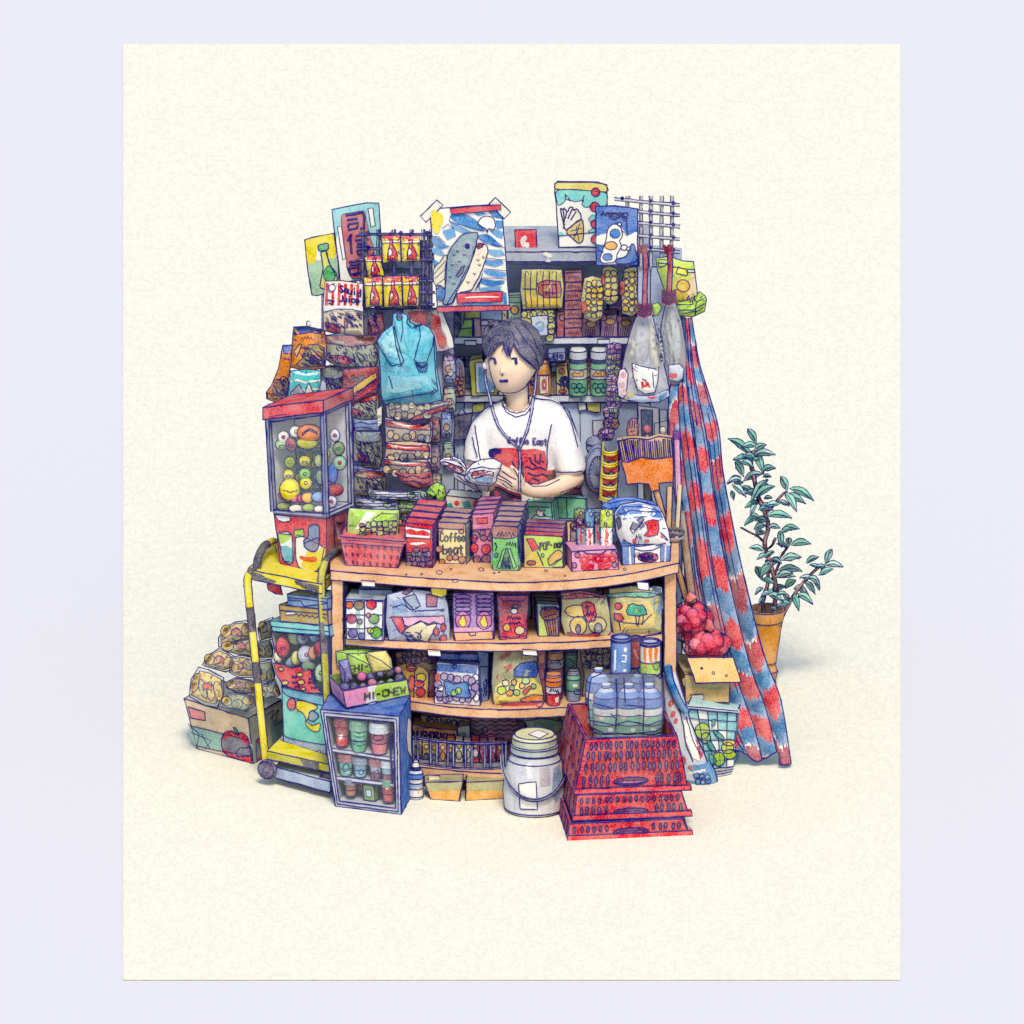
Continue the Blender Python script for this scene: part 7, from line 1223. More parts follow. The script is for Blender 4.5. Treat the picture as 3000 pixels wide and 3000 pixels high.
for a, b in (((970, 2194), (1150, 2222)), ((982, 2276), (1150, 2298))):
    mb = MB(); A_, B_ = pl.pt(*a, -.012), pl.pt(*b, -.012); t = [A_, B_, B_ + Di * .85, A_ + Di * .85]; dn = Vector((0, 0, -.016)); mb.face(t, 'd9dde4')
    mb.face([t[0], t[0] + dn, t[1] + dn, t[1]], 'cdd3dd'); mb.face([p + dn for p in t][::-1], 'b9c2d0'); mb.line(t[:2]); mb.line([t[0] + dn, t[1] + dn]); mb.part('shelf', fr)
def drink(px, py, row, dep, prof, label, deco=None, name='bottle', lid=True):
    base = pl.pt(px, py) + D * dep; t = thing(name, label, name.split('_')[-1], base, 'drinks in the display fridge'); mb = MB(); ref = gp(px, py, base.z); s_ = mb.can(px, py, base.z, prof[:-2] if lid and len(prof) > 4 else prof, 14, .85, True)
    if deco: deco(mb, s_)
    mb.v = [p + (base - ref) for p in mb.v]; mb.part('body', t)
    if lid and len(prof) > 4:
        mb = MB(); r0 = prof[-2]; mb.can(px, py, base.z, [(r0[0] + 1, prof[-3][1] + .3, r0[2]), (r0[0] + 1, r0[1], r0[2]), prof[-1]], 14, .85, True); mb.c = [LIDS[(px * 7 + py) % 5] for c in mb.c]; mb.v = [p + (base - ref) for p in mb.v]; mb.part('cap', t)
LIDS = ('e8ebee', '9a5c6c', '6f9c8c', 'c9d2de', '7f8cae')
def tumb(c1, c2, h=70, r=15):
    h *= 1.08; r *= 1.22
    return [(r * .75, 0, c1), (r * .85, h * .35, c2), (r, h * .7, 'd9dfe6'), (r * 1.05, h * .9, 'eef0f0'), (r, h, c1)]
for a in ((998, 2190, 0, .12, tumb('d8343e', 'a04656', 78, 17), 'dark red drink bottle with a white band, top shelf left of the fridge', lambda mb, s: mb.F(s, WHITE, '988 2160 1000 2158 1000 2170 990 2176')), (1048, 2206, 0, .12, tumb('5fae8c', '7cc4a4', 84, 21), 'large green-striped drink tumbler in the middle of the top fridge shelf', lambda mb, s: [mb.I(s, [(1032, 2150 + k * 12), (1048, 2156 + k * 12), (1064, 2152 + k * 12)], .9) for k in range(4)]),
          (1108, 2212, 0, .12, tumb('d88090', 'b06a78', 82, 22), 'large red and white drink tumbler at the right of the top fridge shelf', lambda mb, s: (mb.F(s, '9a5866', ell(1104, 2168, 16, 8), .9), mb.F(s, 'dd7a84', ell(1106, 2200, 14, 7)))), (1020, 2178, 0, .5, tumb('8a4658', '7a4054', 72, 13), 'maroon bottle at the back of the top fridge shelf', None), (1080, 2184, 0, .5, tumb('5a9a7c', '4f8a70', 76, 13), 'deep green bottle at the back of the top fridge shelf', None), (1138, 2190, 0, .45, tumb('8a4a58', '8e5a68', 74, 12), 'dull maroon bottle at the back right corner of the top fridge shelf', None), (972, 2176, 0, .5, tumb('d6d89a', 'c8cfa8', 60, 12), 'pale yellow bottle at the back left corner of the top fridge shelf', None),
          (1010, 2276, 1, .12, tumb('4fa89a', '62bcae', 56, 18), 'teal drink tumbler with a ring print, middle fridge shelf', lambda mb, s: (mb.E(s, '3f9488', 1010, 2256, 9, 12, 1), mb.F(s, WHITE, ell(1014, 2268, 6, 3)))), (1052, 2280, 1, .12, tumb('8cc4d4', '6fa8c0', 50, 17), 'light blue drink tumbler, middle fridge shelf', lambda mb, s: mb.E(s, '9ad0dc', 1054, 2268, 7, 7, .9)), (1098, 2290, 1, .12, tumb('9a6a78', 'a9b4cc', 56, 15), 'grey and plum drink tumbler, middle fridge shelf', lambda mb, s: mb.F(s, '8e5a6c', '1090 2268 1104 2262 1108 2284 1094 2288', .9)), (1132, 2294, 1, .12, tumb('9a5c6c', '8fb4c4', 54, 15), 'plum and pale blue drink tumbler at the right of the middle fridge shelf', None), (1075, 2264, 1, .5, tumb('5fa0b0', '5494a8', 54, 14), 'teal-blue bottle at the back of the middle fridge shelf', None), (1030, 2258, 1, .5, tumb('5a9aa0', '62aab0', 50, 13), 'sea-green bottle at the back of the middle fridge shelf', None), (1116, 2272, 1, .5, tumb('84a4b4', '7494a8', 50, 13), 'smoky blue bottle at the back of the middle fridge shelf', None),
          (1024, 2336, 2, .12, tumb('b07a58', 'a06a4c', 44, 14), 'brown drink bottle on the fridge floor at the left', None), (1048, 2336, 2, .35, tumb('b8826a', 'a8725a', 40, 11), 'light brown drink bottle behind the green carton', None), (1134, 2354, 2, .12, tumb('b8505c', 'a84654', 60, 15), 'dark red drink bottle on the fridge floor at the right', lambda mb, s: mb.F(s, WHITE, ell(1130, 2316, 5, 4))), (1112, 2346, 2, .4, tumb('a85a64', '9a5060', 46, 11), 'dusky red bottle behind the dark red one on the fridge floor', None), (1156, 2352, 2, .4, tumb('9a5a6a', '8a5060', 44, 10), 'plum bottle in the right corner of the fridge floor', None)): drink(*a[:5], a[5], a[6])
base = pl.pt(1078, 2352) + D * .12; mb = MB(); mb.box('1062 2304 1096 2308 1098 2352 1066 2348', base.z, (10, -6), '86b45a', '749c50'); mb.F(mb.pl, 'bfd4dc', '1072 2318 1088 2320 1089 2340 1074 2338', 1); sh = base - gp(1082, 2350, base.z); mb.v = [p + Vector((0, sh.y, 0)) for p in mb.v]; mb.done('juice_carton', 'green juice carton with a pale window on the fridge floor', 'carton')
ZF = F[1].z
# ------------------------------------------------------------------ candy display box on the fridge
hc = thing('candy_display', 'open green and pink HI-CHEW candy display box on the blue fridge', 'display box', gp(1090, 2070, ZF))
Zf = ZF + .002
mb = MB(); A_ = gp(1012, 2074, Zf); pl2 = bp((1012, 2074), (1200, 2036), Zf); dH = dv((-40, -44)); fq = [pl2.pt(*a) for a in ((1004, 2022), (1192, 1990), (1200, 2036), (1014, 2074))]; bq = [p + dH for p in fq]
for q, c in ((fq, 'e690bc'), ([bq[0], fq[0], fq[3], bq[3]], 'c08ab4'), ([fq[1], bq[1], bq[2], fq[2]], '8fc050'), ([fq[3], fq[2], bq[2], bq[3]], 'b07aa8'), ([bq[1], bq[0], bq[3], bq[2]], '86b84a')): mb.face(q, c)
mb.line(fq, 1.1, True); mb.line([fq[0], bq[0], bq[3], fq[3]], 1.1); mb.line([fq[1], bq[1]], 1); mb.F(pl2, 'b8e05a', '1098 2006 1190 1990 1198 2036 1096 2056'); mb.F(pl2, 'f2e6ec', '1078 2012 1102 2006 1096 2030 1104 2056 1072 2062 1080 2036'); mb.T(pl2, 'HI-CHEW', 1068, 2030, 1190, 2050, 2.0, '2f3a2c', slope=-.17); mb.part('tray', hc)
mb = MB(); Yk = (bq[0].y + bq[1].y) / 2 - .01; mb.prism(fp(Yk), '976 1868 1012 1860 1100 1866 1108 1880 1112 1990 990 1996', Vector((0, .01, 0)), '9cd04e'); k_ = fp(Yk); mb.F(k_, 'ece08a', '1060 1868 1100 1868 1106 1882 1100 1896 1064 1890', .8); mb.F(k_, '74b45c', '980 1872 1024 1866 1022 1890 984 1896', .7); mb.T(k_, 'HI-CHEW', 990, 1878, 1104, 1894, 1.8, '23324a', slope=-.02); mb.part('header_card', hc)
for k, (q, c, tx, l) in enumerate((('984 1908 1060 1900 1130 1904 1132 1936 1060 1946 988 1950', 'a9d858', None, 'back row of lime candy packs'), ('1016 1916 1080 1912 1140 1918 1150 1972 1080 1986 1020 1976', 'b4dc5c', 1, 'front lime candy pack'), ('1070 1912 1130 1906 1146 1930 1150 1962 1092 1972', 'e8dc84', None, 'cream yellow candy pack'), ('992 1936 1020 1930 1034 1990 1010 2010 1000 1990', '8c86c0', None, 'violet candy pack'))):
    mb = MB(); yk = Yk - .05 - .025 * k; s_ = mb.bag(yk, q, .025, c); xs = P(q); mb.I(s_, [xs[0], (sum(a[0] for a in xs) / len(xs), sum(a[1] for a in xs) / len(xs)), xs[3]], .9)
    if tx: mb.T(s_, 'HI-CHEW', 1040, 1948, 1144, 1966, 2.0, '2f3a2c', slope=-.16)
    mb.part('candy_pack', hc, l)
fc = ('5c5a8c', '6f6a9c', '8a6a8c', 'c46a8a', '7f8a5c', '86a85a', '4f5478', 'a85a74', 'd9d4a0', 'e070a8')
for k in range(14):
    u = (k % 7) / 6; rr = 10 if k % 3 else 13; x = 1016 + u * 160 + (k // 9) * 4; y = 2026 - u * 28 - (k // 9) * 16 + jit(5)
    mb = MB(); mb.ball(pl2.pt(x, y) + dH * (.14 + .2 * (k // 9)), rr / S, rr / S, rr * 1.05 / S, fc[k % 10], 10, .9); mb.part('candy', hc)
# ------------------------------------------------------------------ spray bottle, milk can
t = thing('spray_bottle', 'white and blue bottle with a pale nozzle between fridge and counter', 'bottle', gp(1218, 2338)); mb = MB(); s_ = mb.can(1218, 2338, 0, [(19, 0, 'f2efe8'), (22, 8, 'f4f1ea'), (21, 30, '9cb4d4'), (20, 46, 'f2efe8'), (22, 60, '5f8cd8'), (21, 74, 'dfe6ee'), (16, 84, 'dfe6ee')], 16, 1); mb.F(s_, 'f0c49a', '1222 2310 1236 2306 1236 2326 1224 2328'); mb.part('body', t)
mb = MB(); mb.can(1218, 2338, 0, [(11, 84.5, '4a548c'), (12, 92, 'f4f2ec'), (7, 106, 'f4f2ec'), (5, 112, 'f4f2ec')], 12, 1); mb.part('nozzle', t)
mc = thing('milk_can', 'tall pale grey lidded can with a yellow-grey top and white label, on the floor', 'can', gp(1566, 2380))
mb = MB(); s_ = mb.can(1566, 2372, 0, [(76, 0, 'd6d8e0'), (88, 10, 'dfe0e6'), (92, 60, 'd9dbe2'), (86, 120, 'd3d6df'), (76, 150, 'c9cfd6'), (66, 168, 'b4c0c4')], 28, 1.1, True, (0, 1, 4, 5)); mb.F(s_, WHITE, '1520 2296 1570 2290 1574 2372 1524 2370', 1.1); mb.F(s_, 'eef0f2', '1540 2240 1556 2236 1560 2280 1546 2284'); mb.F(s_, '8a9cc0', '1622 2250 1640 2240 1646 2320 1630 2350 1616 2330'); mb.F(s_, 'b9b4c0', '1580 2250 1610 2246 1612 2300 1582 2306'); mb.part('body', mc)
mb = MB(); s_ = mb.can(1566, 2372, 0, [(66, 168.5, 'a9b8b4'), (70, 172, 'b4c2bc'), (70, 190, 'c2ccb8'), (66, 194, 'c4ceb4'), (66, 214, 'd6dab4'), (58, 222, 'dde0ae')], 28, 1.1, True, (0, 1, 2, 3, 4, 5)); tz = gp(1566, 2372, 0).z + 222 / S / CS; h_ = hp(tz); mb.F(h_, WHITE, '1548 2153 1576 2140 1606 2151 1580 2164', 1.1, .002); mb.part('lid', mc)
mb = MB(); c = gp(1566, 2372, 0); q = [c + Vector((math.sin(a) * 96 / S, -math.cos(a) * 96 / S - .004, (.23 - .14 * math.cos(a * 1.0)))) for a in [R(-95 + k * 11.8) for k in range(17)]]; mb.tube(q, .008, '8a94a8', 6)
for o_ in (-1, 1): mb.line([p + Vector((0, -.008, .006 * o_)) for p in q], 1)
mb.part('handle', mc)
# ------------------------------------------------------------------ three stacked red crates
def crate(q, Z0, h_px, d, label, rows, open_top):
    t = thing('crate', label, 'crate', gp((q[3][0] + q[2][0]) / 2, q[3][1], Z0), 'red crates in a stack'); pl = bp(q[3], q[2], Z0); D = dv(d); F = [pl.pt(*a) for a in q]; B = [p + D for p in F]; mb = MB(); CR, CD = 'd23a46', 'a83a4a'  # side walls in a darker red, shade put into their colour
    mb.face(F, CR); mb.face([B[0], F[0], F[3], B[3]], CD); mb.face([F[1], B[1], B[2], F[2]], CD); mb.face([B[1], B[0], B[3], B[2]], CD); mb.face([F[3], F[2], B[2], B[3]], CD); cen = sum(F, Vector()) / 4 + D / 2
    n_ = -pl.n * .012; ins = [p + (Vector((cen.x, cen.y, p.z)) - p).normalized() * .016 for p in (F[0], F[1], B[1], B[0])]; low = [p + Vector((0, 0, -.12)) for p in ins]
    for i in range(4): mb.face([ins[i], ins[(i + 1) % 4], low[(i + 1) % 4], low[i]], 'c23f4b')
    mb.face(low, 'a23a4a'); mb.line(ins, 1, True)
    for a in range(4): mb.face([(F + [])[0], F[1], ins[1], ins[0]] if a == 0 else [F[1], B[1], ins[2], ins[1]] if a == 1 else [B[1], B[0], ins[3], ins[2]] if a == 2 else [B[0], F[0], ins[0], ins[3]], CR)
    mb.line(F, 1.1, True); mb.line([F[0], B[0], B[3], F[3]], 1.1); mb.line([F[1], B[1], B[2], F[2]], 1.1); mb.line([B[0], B[1]], 1)
    x0, x1 = q[0][0], q[1][0]
    for r_, (y, hh) in enumerate(rows):
        f = (y - q[0][1]) / (q[3][1] - q[0][1]); xa = q[0][0] + (q[3][0] - q[0][0]) * f + 18; xb = q[1][0] + (q[2][0] - q[1][0]) * f - 16; n = 17
        for k in range(n):
            x = xa + (xb - xa) * k / (n - 1) + jit(2.5); sl = (q[1][1] - q[0][1]) / (x1 - x0) * (x - x0)
            if r_ == len(rows) - 1 and 1788 < x < 1908: continue
            mb.F(pl, '5e2444', ell(x, y + sl + jit(1.5), 4.2, hh, 7), .95)
    lf = (F[3] - F[0]).cross(D); lp = Pl(F[0], lf if lf.x < 0 else -lf)
    for a in range(5):
        for b in range(len(rows) + 1):
            u = (a + .5) / 5; v = (b + .5) / (len(rows) + 1); p = F[0].lerp(F[3], v) + D * u
            e = [p + D.normalized() * .006 * math.cos(k) * 1.6 + Vector((0, 0, .017 * math.sin(k))) + lp.n * .001 for k in [i * 6.283 / 7 for i in range(7)]]; mb.face(e, '7f3048'); mb.line(e, .8, True)
    mb.part('body', t)
    mb = MB(); o = [pl.pt(x, y, .005) for x, y in ((q[3][0] - 2, q[3][1] - 14), (q[2][0] + 8, q[2][1] - 14), (q[2][0] + 10, q[2][1] + 2), (q[3][0] - 2, q[3][1] + 2))]; ob = [p - pl.n * .03 for p in o]; mb.face(o, 'e54a52')
    for i in range(4): mb.face([o[i], ob[i], ob[(i + 1) % 4], o[(i + 1) % 4]], 'c9404c')
    mb.line(o, 1.1, True); mb.part('lip', t)
    mb = MB(); y = rows[-1][0] + 4; cx = 1848; e = ell(cx, y, 50, 11, 14, -3); mb.F(pl, '8a3a58', e, 1.6); mb.F(pl, 'b0607a', ell(cx, y + 2, 42, 5, 12, -3), 1); mb.part('handle', t); return t
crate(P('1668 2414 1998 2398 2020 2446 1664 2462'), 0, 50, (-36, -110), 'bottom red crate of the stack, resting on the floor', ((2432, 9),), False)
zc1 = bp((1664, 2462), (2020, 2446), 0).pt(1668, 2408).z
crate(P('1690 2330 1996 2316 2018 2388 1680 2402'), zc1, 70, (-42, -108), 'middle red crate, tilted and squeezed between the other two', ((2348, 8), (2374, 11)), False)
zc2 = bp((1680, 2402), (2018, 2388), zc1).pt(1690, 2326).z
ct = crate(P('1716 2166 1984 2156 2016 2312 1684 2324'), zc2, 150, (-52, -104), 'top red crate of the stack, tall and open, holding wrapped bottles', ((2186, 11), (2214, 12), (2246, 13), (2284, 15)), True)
# wrapped bottles in the top crate
zb_ = bp((1684, 2324), (2016, 2312), zc2).pt(1716, 2166).z - .10
pk = thing('water_pack', 'shrink-wrapped pack of green and blue water bottles in the top red crate', 'water pack', gp(1840, 2190, zb_)); Dc = dv((-52, -104))
for r_ in range(2):
    for k in range(3):
        cx = 1776 + k * 66 - r_ * 22 - (k == 2) * 6; by = 2168 - r_ * 46; t2 = MB(); s_ = t2.can(cx, by, zb_, [(34, 0, '9cbfae'), (38, 10, 'a9d0ba'), (38, 28, '5fb08e'), (37, 52, '8accae'), (38, 80, 'e9eee9'), (38, 102, '4f7ccc'), (36, 130, '6f94d8'), (24, 146, 'c9d6e6'), (13, 154, '5f8cd4'), (13, 164, 'e8ecec')], 16, 1, True, (0, 2, 3, 4, 5, 6, 8)); t2.F(s_, 'f0d6d6', ell(cx - 14, by - 70, 7, 12)); t2.F(s_, 'eef2ee', ell(cx + 12, by - 30, 8, 6)); t2.part('bottle', pk)
mb = MB(); Yp = gp(1840, 2172, zb_).y - .055; q = '1730 2130 1722 2050 1732 1986 1760 1974 1840 1972 1920 1976 1940 1990 1946 2060 1942 2130 1920 2142 1850 2150 1770 2148'; mb.bag(Yp, q, .006, '~f2f6fa07', 0); mb.line([at(x, y, Yp) for x, y in P(q)], 1, True)
for a in ('1806 1990 1808 2060 1804 2140', '1828 1984 1832 2060', '1884 1980 1888 2060 1884 2140', '1730 2110 1800 2124 1840 2112 1900 2124 1940 2110', '1790 2090 1802 2104', '1740 2060 1800 2076', '1830 2066 1885 2070'): mb.line([at(x, y, Yp - .01) for x, y in P(a)], .9)
mb.part('wrapping', pk)
zk = zb_ + 164 / S / CS + .002
def tin(cx, by, prof, label, deco, lid, name='drink_can'):
    t = thing(name, label, 'can', gp(cx, by, zk), 'cans standing on the wrapped bottles'); mb = MB(); s_ = mb.can(cx, by, zk, prof, 18, 1.1, True); deco(mb, s_); mb.part('body', t); mb = MB(); r, h, c = prof[-1]
    mb.can(cx, by, zk, [(r * 1.04, h + .4, lid), (r * 1.06, h + 6, lid), (r * .9, h + 7, lid), (r * .86, h + 3, lid)], 18, 1.1, True); mb.part('lid', t)
tin(1820, 1972, [(27, 0, '6f9ad8'), (29, 5, '5f8cd4'), (29, 96, '5580cc'), (28, 100, '8fb4e4')], 'blue drink can with white marks on the wrapped bottles', lambda mb, s: (mb.F(s, WHITE, '1800 1905 1806 1902 1804 1960 1798 1968'), mb.F(s, WHITE, ell(1832, 1903, 5, 7)), mb.I(s, '1822 1920 1834 1922 1832 1940 1820 1938', 1.6, WHITE), mb.F(s, WHITE, ell(1830, 1964, 5, 4))), 'a9c4e8')
tin(1905, 1976, [(27, 0, 'a9cc4a'), (29, 5, 'b4d458'), (29, 40, 'f0e6d6'), (29, 88, 'f0c49a'), (28, 92, 'd9d4cc')], 'orange and lime soup can on the wrapped bottles', lambda mb, s: (mb.F(s, 'f08a44', '1884 1900 1894 1896 1892 1940 1898 1960 1890 1958 1886 1930'), mb.F(s, 'f08a44', '1902 1894 1912 1892 1910 1930 1914 1944 1904 1940 1900 1910'), mb.F(s, 'f08a44', '1918 1896 1928 1900 1924 1936 1916 1930'), mb.F(s, '8fb04a', ell(1922, 1950, 9, 13), .7), mb.F(s, 'a0c44e', ell(1888, 1962, 9, 10))), 'c4cfe0', 'soup_can')
tin(1862, 1955, [(16, 0, 'b8505c'), (17, 4, 'b04854'), (17, 82, 'a84656')], 'slim dark red can between the two larger cans', lambda mb, s: mb.F(s, 'd8a0a4', '1854 1905 1860 1900 1872 1930 1868 1934'), 'a0606c')
tin(1872, 1940, [(24, 0, 'c9d4e2'), (25, 5, 'c4d0e0'), (25, 60, 'b9c6da')], 'pale can with a red-brown rim at the back', lambda mb, s: None, 'a8605c', 'soup_can')
# ------------------------------------------------------------------ right-hand side: umbrella, onion nets, box, lime basket
um = thing('umbrella', 'folded pale umbrella with red spots and a blue strap leaning beside the crates', 'umbrella', gp(2060, 2300)); Yu = .26
def loft(mb, pts, col):          # a leaning tapered cloth roll along traced centre points (x, y, half width)
    mbv = []; n = 10
    for x, y, h in pts: c = at(x, y, Yu); mbv += [c + Vector((math.cos(a) * h / S, math.sin(a) * h / S * .7, 0)) for a in [2 * math.pi * k / n for k in range(n)]]
    f = [(r * n + j, r * n + (j + 1) % n, (r + 1) * n + (j + 1) % n, (r + 1) * n + j) for r in range(len(pts) - 1) for j in range(n)] + [tuple(range(n)), tuple(range((len(pts) - 1) * n, len(pts) * n))[::-1]]
    mb.mesh(mbv, f, col); i0 = 0
    for s_ in (-1, 1): mb.line([at(x + s_ * h, y, Yu - .005) for x, y, h in pts], 1)
    return Sf(mbv, f, Yu)
mb = MB(); s_ = loft(mb, ((1962, 1972, 20), (1974, 2040, 30), (1984, 2110, 38), (2002, 2170, 44), (2024, 2220, 44), (2046, 2280, 42)), 'd5dcea')
for x, y, r in ((1946, 2006, 8), (1966, 2060, 10), (1972, 2092, 9), (1980, 2112, 8), (2000, 2230, 12), (2044, 2196, 10), (2038, 2176, 8), (2050, 2212, 10), (2010, 2160, 5)): mb.F(s_, 'd85a66', ell(x, y, r * .8, r * 1.2, 8, 20))
mb.I(s_, '1984 2060 2000 2120 2010 2180 2030 2230', 1); mb.I(s_, '2010 2100 2030 2170 2050 2210', 1); mb.F(s_, WHITE, '2002 2110 2016 2110 2040 2180 2050 2230 2030 2220 2010 2170'); mb.part('canopy', um)
mb = MB(); q = [at(x, y, Yu - .045) for x, y in sm2('1956 1950 1962 1990 1978 2030 1996 2066 2010 2086', k=4)]; mb.tube(q, .017, '3f82c4', 8)
for o_ in (-1, 1): mb.line([p + Vector((o_ * .017, -.006, 0)) for p in q], 1)
mb.part('strap', um)
mb = MB(); s_ = loft(mb, ((2034, 2232, 46), (2046, 2256, 48), (2056, 2284, 46), (2060, 2308, 36)), '6a9ccc'); mb.F(s_, 'f0f2f2', '2012 2262 2040 2258 2066 2252 2068 2260 2040 2268 2014 2270'); mb.F(s_, 'b0707c', ell(2024, 2248, 9, 8)); mb.dots(s_, (2036, 2268, 2082, 2296), 3, 2, 8, (WHITE, '5a8cc4', '7fb0d8'), .9); mb.I(s_, '2040 2296 2050 2306 2084 2300', 1); mb.part('tip_cover', um)
lb = thing('basket', 'turquoise and white checked basket of limes on the floor by the curtain', 'basket', gp(2090, 2250)); Qb = P('2012 2072 2158 2086 2146 2250 2052 2262')
mb = MB(); pl = mb.box(Qb, 0, (16, -34), 'a8dfe4', '8cc8d4', 'b9e4e8')
for a in range(5):
    for b in range(6):
        if (a + b) % 2 == 0: continue
        u0, u1, v0, v1 = a / 5, (a + 1) / 5, b / 6, (b + 1) / 6; L_ = lambda u, v: tuple((Qb[0][i] * (1 - u) + Qb[1][i] * u) * (1 - v) + (Qb[3][i] * (1 - u) + Qb[2][i] * u) * v for i in (0, 1))
        mb.F(pl, WHITE if (a * 2 + b) % 3 else '86c8d0', [L_(u0, v0), L_(u1, v0), L_(u1, v1), L_(u0, v1)])
for k in range(1, 5): mb.I(pl, [L_(k / 5, 0), L_(k / 5, 1)], .9)
for k in range(1, 6): mb.I(pl, [L_(0, k / 6), L_(1, k / 6)], .9)
for x, y, rx, ry, c in ((2056, 2140, 21, 24, 'b0cf2e'), (2066, 2160, 14, 16, 'a4c42c'), (2130, 2190, 18, 17, 'c9d436'), (2134, 2174, 18, 9, 'f0e036'), (2104, 2222, 17, 20, 'a9cc30'), (2136, 2208, 18, 14, 'b4cf38')): mb.E(pl, c, x, y, rx, ry, 1)
for q in ('2070 2166 2082 2172 2092 2190 2096 2200 2080 2194 2072 2180', '2088 2136 2106 2146 2116 2156 2120 2166 2104 2160 2094 2150', '2084 2106 2094 2104 2092 2120 2082 2130', '2074 2204 2088 2212 2098 2230 2082 2238 2076 2224'): mb.F(pl, '4fae92', q, .9)
mb.part('body', lb); mb = MB(); q = [pl.pt(2008, 2070, .004), pl.pt(2162, 2084, .004)]; mb.tube(q, .010, 'dfeef0', 6); mb.line([p + Vector((0, -.010, .006)) for p in q], 1); mb.line([p + Vector((0, -.010, -.006)) for p in q], 1); mb.part('rim', lb)
mb = MB()
for a in ('2062 2258 2150 2246', '2070 2268 2148 2254', '2074 2276 2144 2262'): p = [gp(x, y, .012) for x, y in P(a)]; mb.tube(p, .006, 'e4e8ea', 5); mb.line([v + Vector((0, -.006, .004)) for v in p], .9)
mb.part('foot_rack', lb)
zbk = mb and pl.pt(2085, 2080).z
bx = thing('carton', 'open tan cardboard box with a flap, carrying red onion nets', 'carton', gp(2070, 2060, zbk)); mb = MB(); Qx = P('2006 1976 2140 1984 2136 2058 2008 2056'); pl = mb.box(Qx, zbk + .002, (-34, -60), 'e9c383', 'a9a67c', 'b9ae80'); mb.F(pl, 'c0b482', '2010 1980 2138 1988 2136 2016 2090 2022 2040 2014 2010 2018'); mb.F(pl, WHITE, '2022 2036 2060 2034 2062 2048 2024 2050', 1.2); mb.part('body', bx)
mb = MB(); F0 = pl.pt(2006, 1976); F1 = pl.pt(2140, 1984); f = [at(2012, 1926, F0.y - .02), at(2148, 1926, F0.y - .02), at(2172, 1998, F0.y - .075), at(2038, 2002, F0.y - .075)]; b = [p + Vector((0, .006, 0)) for p in f]; mb.face(f, 'edc884'); mb.face(b[::-1], 'd9b070')
for i in range(4): mb.face([f[i], b[i], b[(i + 1) % 4], f[(i + 1) % 4]], 'd9b070')
mb.line(f, 1.1, True); n = (f[1] - f[0]).cross(f[3] - f[0]); n = n if n.y < 0 else -n; fpz = Pl(f[0], n)
for x, y, r in ((2056, 1958, 3), (2090, 1972, 4), (2128, 1980, 3)): mb.E(fpz, '3a3560', x, y, r, r, .8)
mb.part('flap', bx)
zt_ = F0.z
def net(c, rx, rz, n, label, knot, Y):
    t = thing('onion_net', label, 'net', at(c[0], c[1] + rz, Y), 'crimson nets of onions'); k = 0
    for i in range(n):
        a = i * 2.4; rad = math.sqrt((i + .5) / n); x = c[0] + rx * .8 * rad * math.cos(a); y = c[1] + rz * .8 * rad * math.sin(a); mb = MB(); r = rx * .30; yd = Y - .075 * (1 - rad * rad) - .01
        mb.ball(at(x, y, yd), r / S, r / S, r * .95 / S, ('e0385c', 'd9486e', 'e85a84', 'cf3050', 'ee8aa8')[i % 5], 10, 1.0); mb.part('onion', t)
    mb = MB(); s_ = mb.bag(Y + .01, ell(c[0], c[1], rx, rz, 14), .11, '~d8203828', 0)
    for a in range(5):
        u = -0.8 + a * .4; mb.I(s_, [(c[0] + rx * u * (1 - .25 * abs(v)), c[1] + rz * v) for v in (-.85, -.4, 0, .4, .85)], .8); mb.I(s_, [(c[0] + rx * v, c[1] + rz * (u * .95 + .1 * (1 - v * v))) for v in (-.8, -.4, 0, .4, .8)], .8)
    mb.line([at(x, y, Y + .005) for x, y in ell(c[0], c[1], rx * 1.01, rz * 1.01, 24)], 1, True); mb.part('netting', t)
    mb = MB(); s_ = mb.bag(Y - .06, knot, .02, 'e07a78', 1); mb.part('knot', t)
net((2026, 1822), 62, 64, 14, 'upper crimson net of onions behind the cardboard box', '2008 1752 2020 1732 2044 1748 2026 1762 2012 1764', F0.y + .11)
net((2070, 1890), 70, 46, 14, 'lower crimson net of onions on the cardboard box', '2064 1842 2072 1812 2086 1818 2094 1842 2082 1852', F0.y + .08)
# ------------------------------------------------------------------ the shopkeeper, standing behind the counter with an open magazine
SKIN = 'ffe4ca'; YP_ = .86
def fuse(mb, name, voxel, smooth_n, col):           # one continuous skin from overlapping limbs
    me = bpy.data.meshes.new(name); me.from_pydata(mb.v, [], mb.f); o = bpy.data.objects.new(name, me); C.objects.link(o)
    r = o.modifiers.new('r', 'REMESH'); r.mode = 'VOXEL'; r.voxel_size = voxel; r.use_smooth_shade = True
    s = o.modifiers.new('s', 'SMOOTH'); s.factor = .5; s.iterations = smooth_n
    dg = bpy.context.evaluated_depsgraph_get(); m2 = bpy.data.meshes.new_from_object(o.evaluated_get(dg)); bpy.data.objects.remove(o)
    out = MB(); out.mesh([v.co.copy() for v in m2.vertices], [tuple(p.vertices) for p in m2.polygons], col); sf = Sf(out.v, out.f, YP_); bpy.data.meshes.remove(m2)
    return out, sf
def limb(mb, pts):                                  # tapered limb through (x, y, Y, radius in picture units)
    q = [(at(x, y, Y), r / S) for x, y, Y, r in pts]
    for (a, ra), (b, rb) in zip(q[:-1], q[1:]):
        n = max(2, int((b - a).length / (min(ra, rb) * .5)))
        for k in range(n + 1): t = k / n; mb.ball(a.lerp(b, t), ra + (rb - ra) * t, col=SKIN, n=12)
mb = MB(); c = at(1500, 1058, YP_); v0 = len(mb.v); mb.ball(c, 77 / S, 88 / S, 100 / S, SKIN, 32)
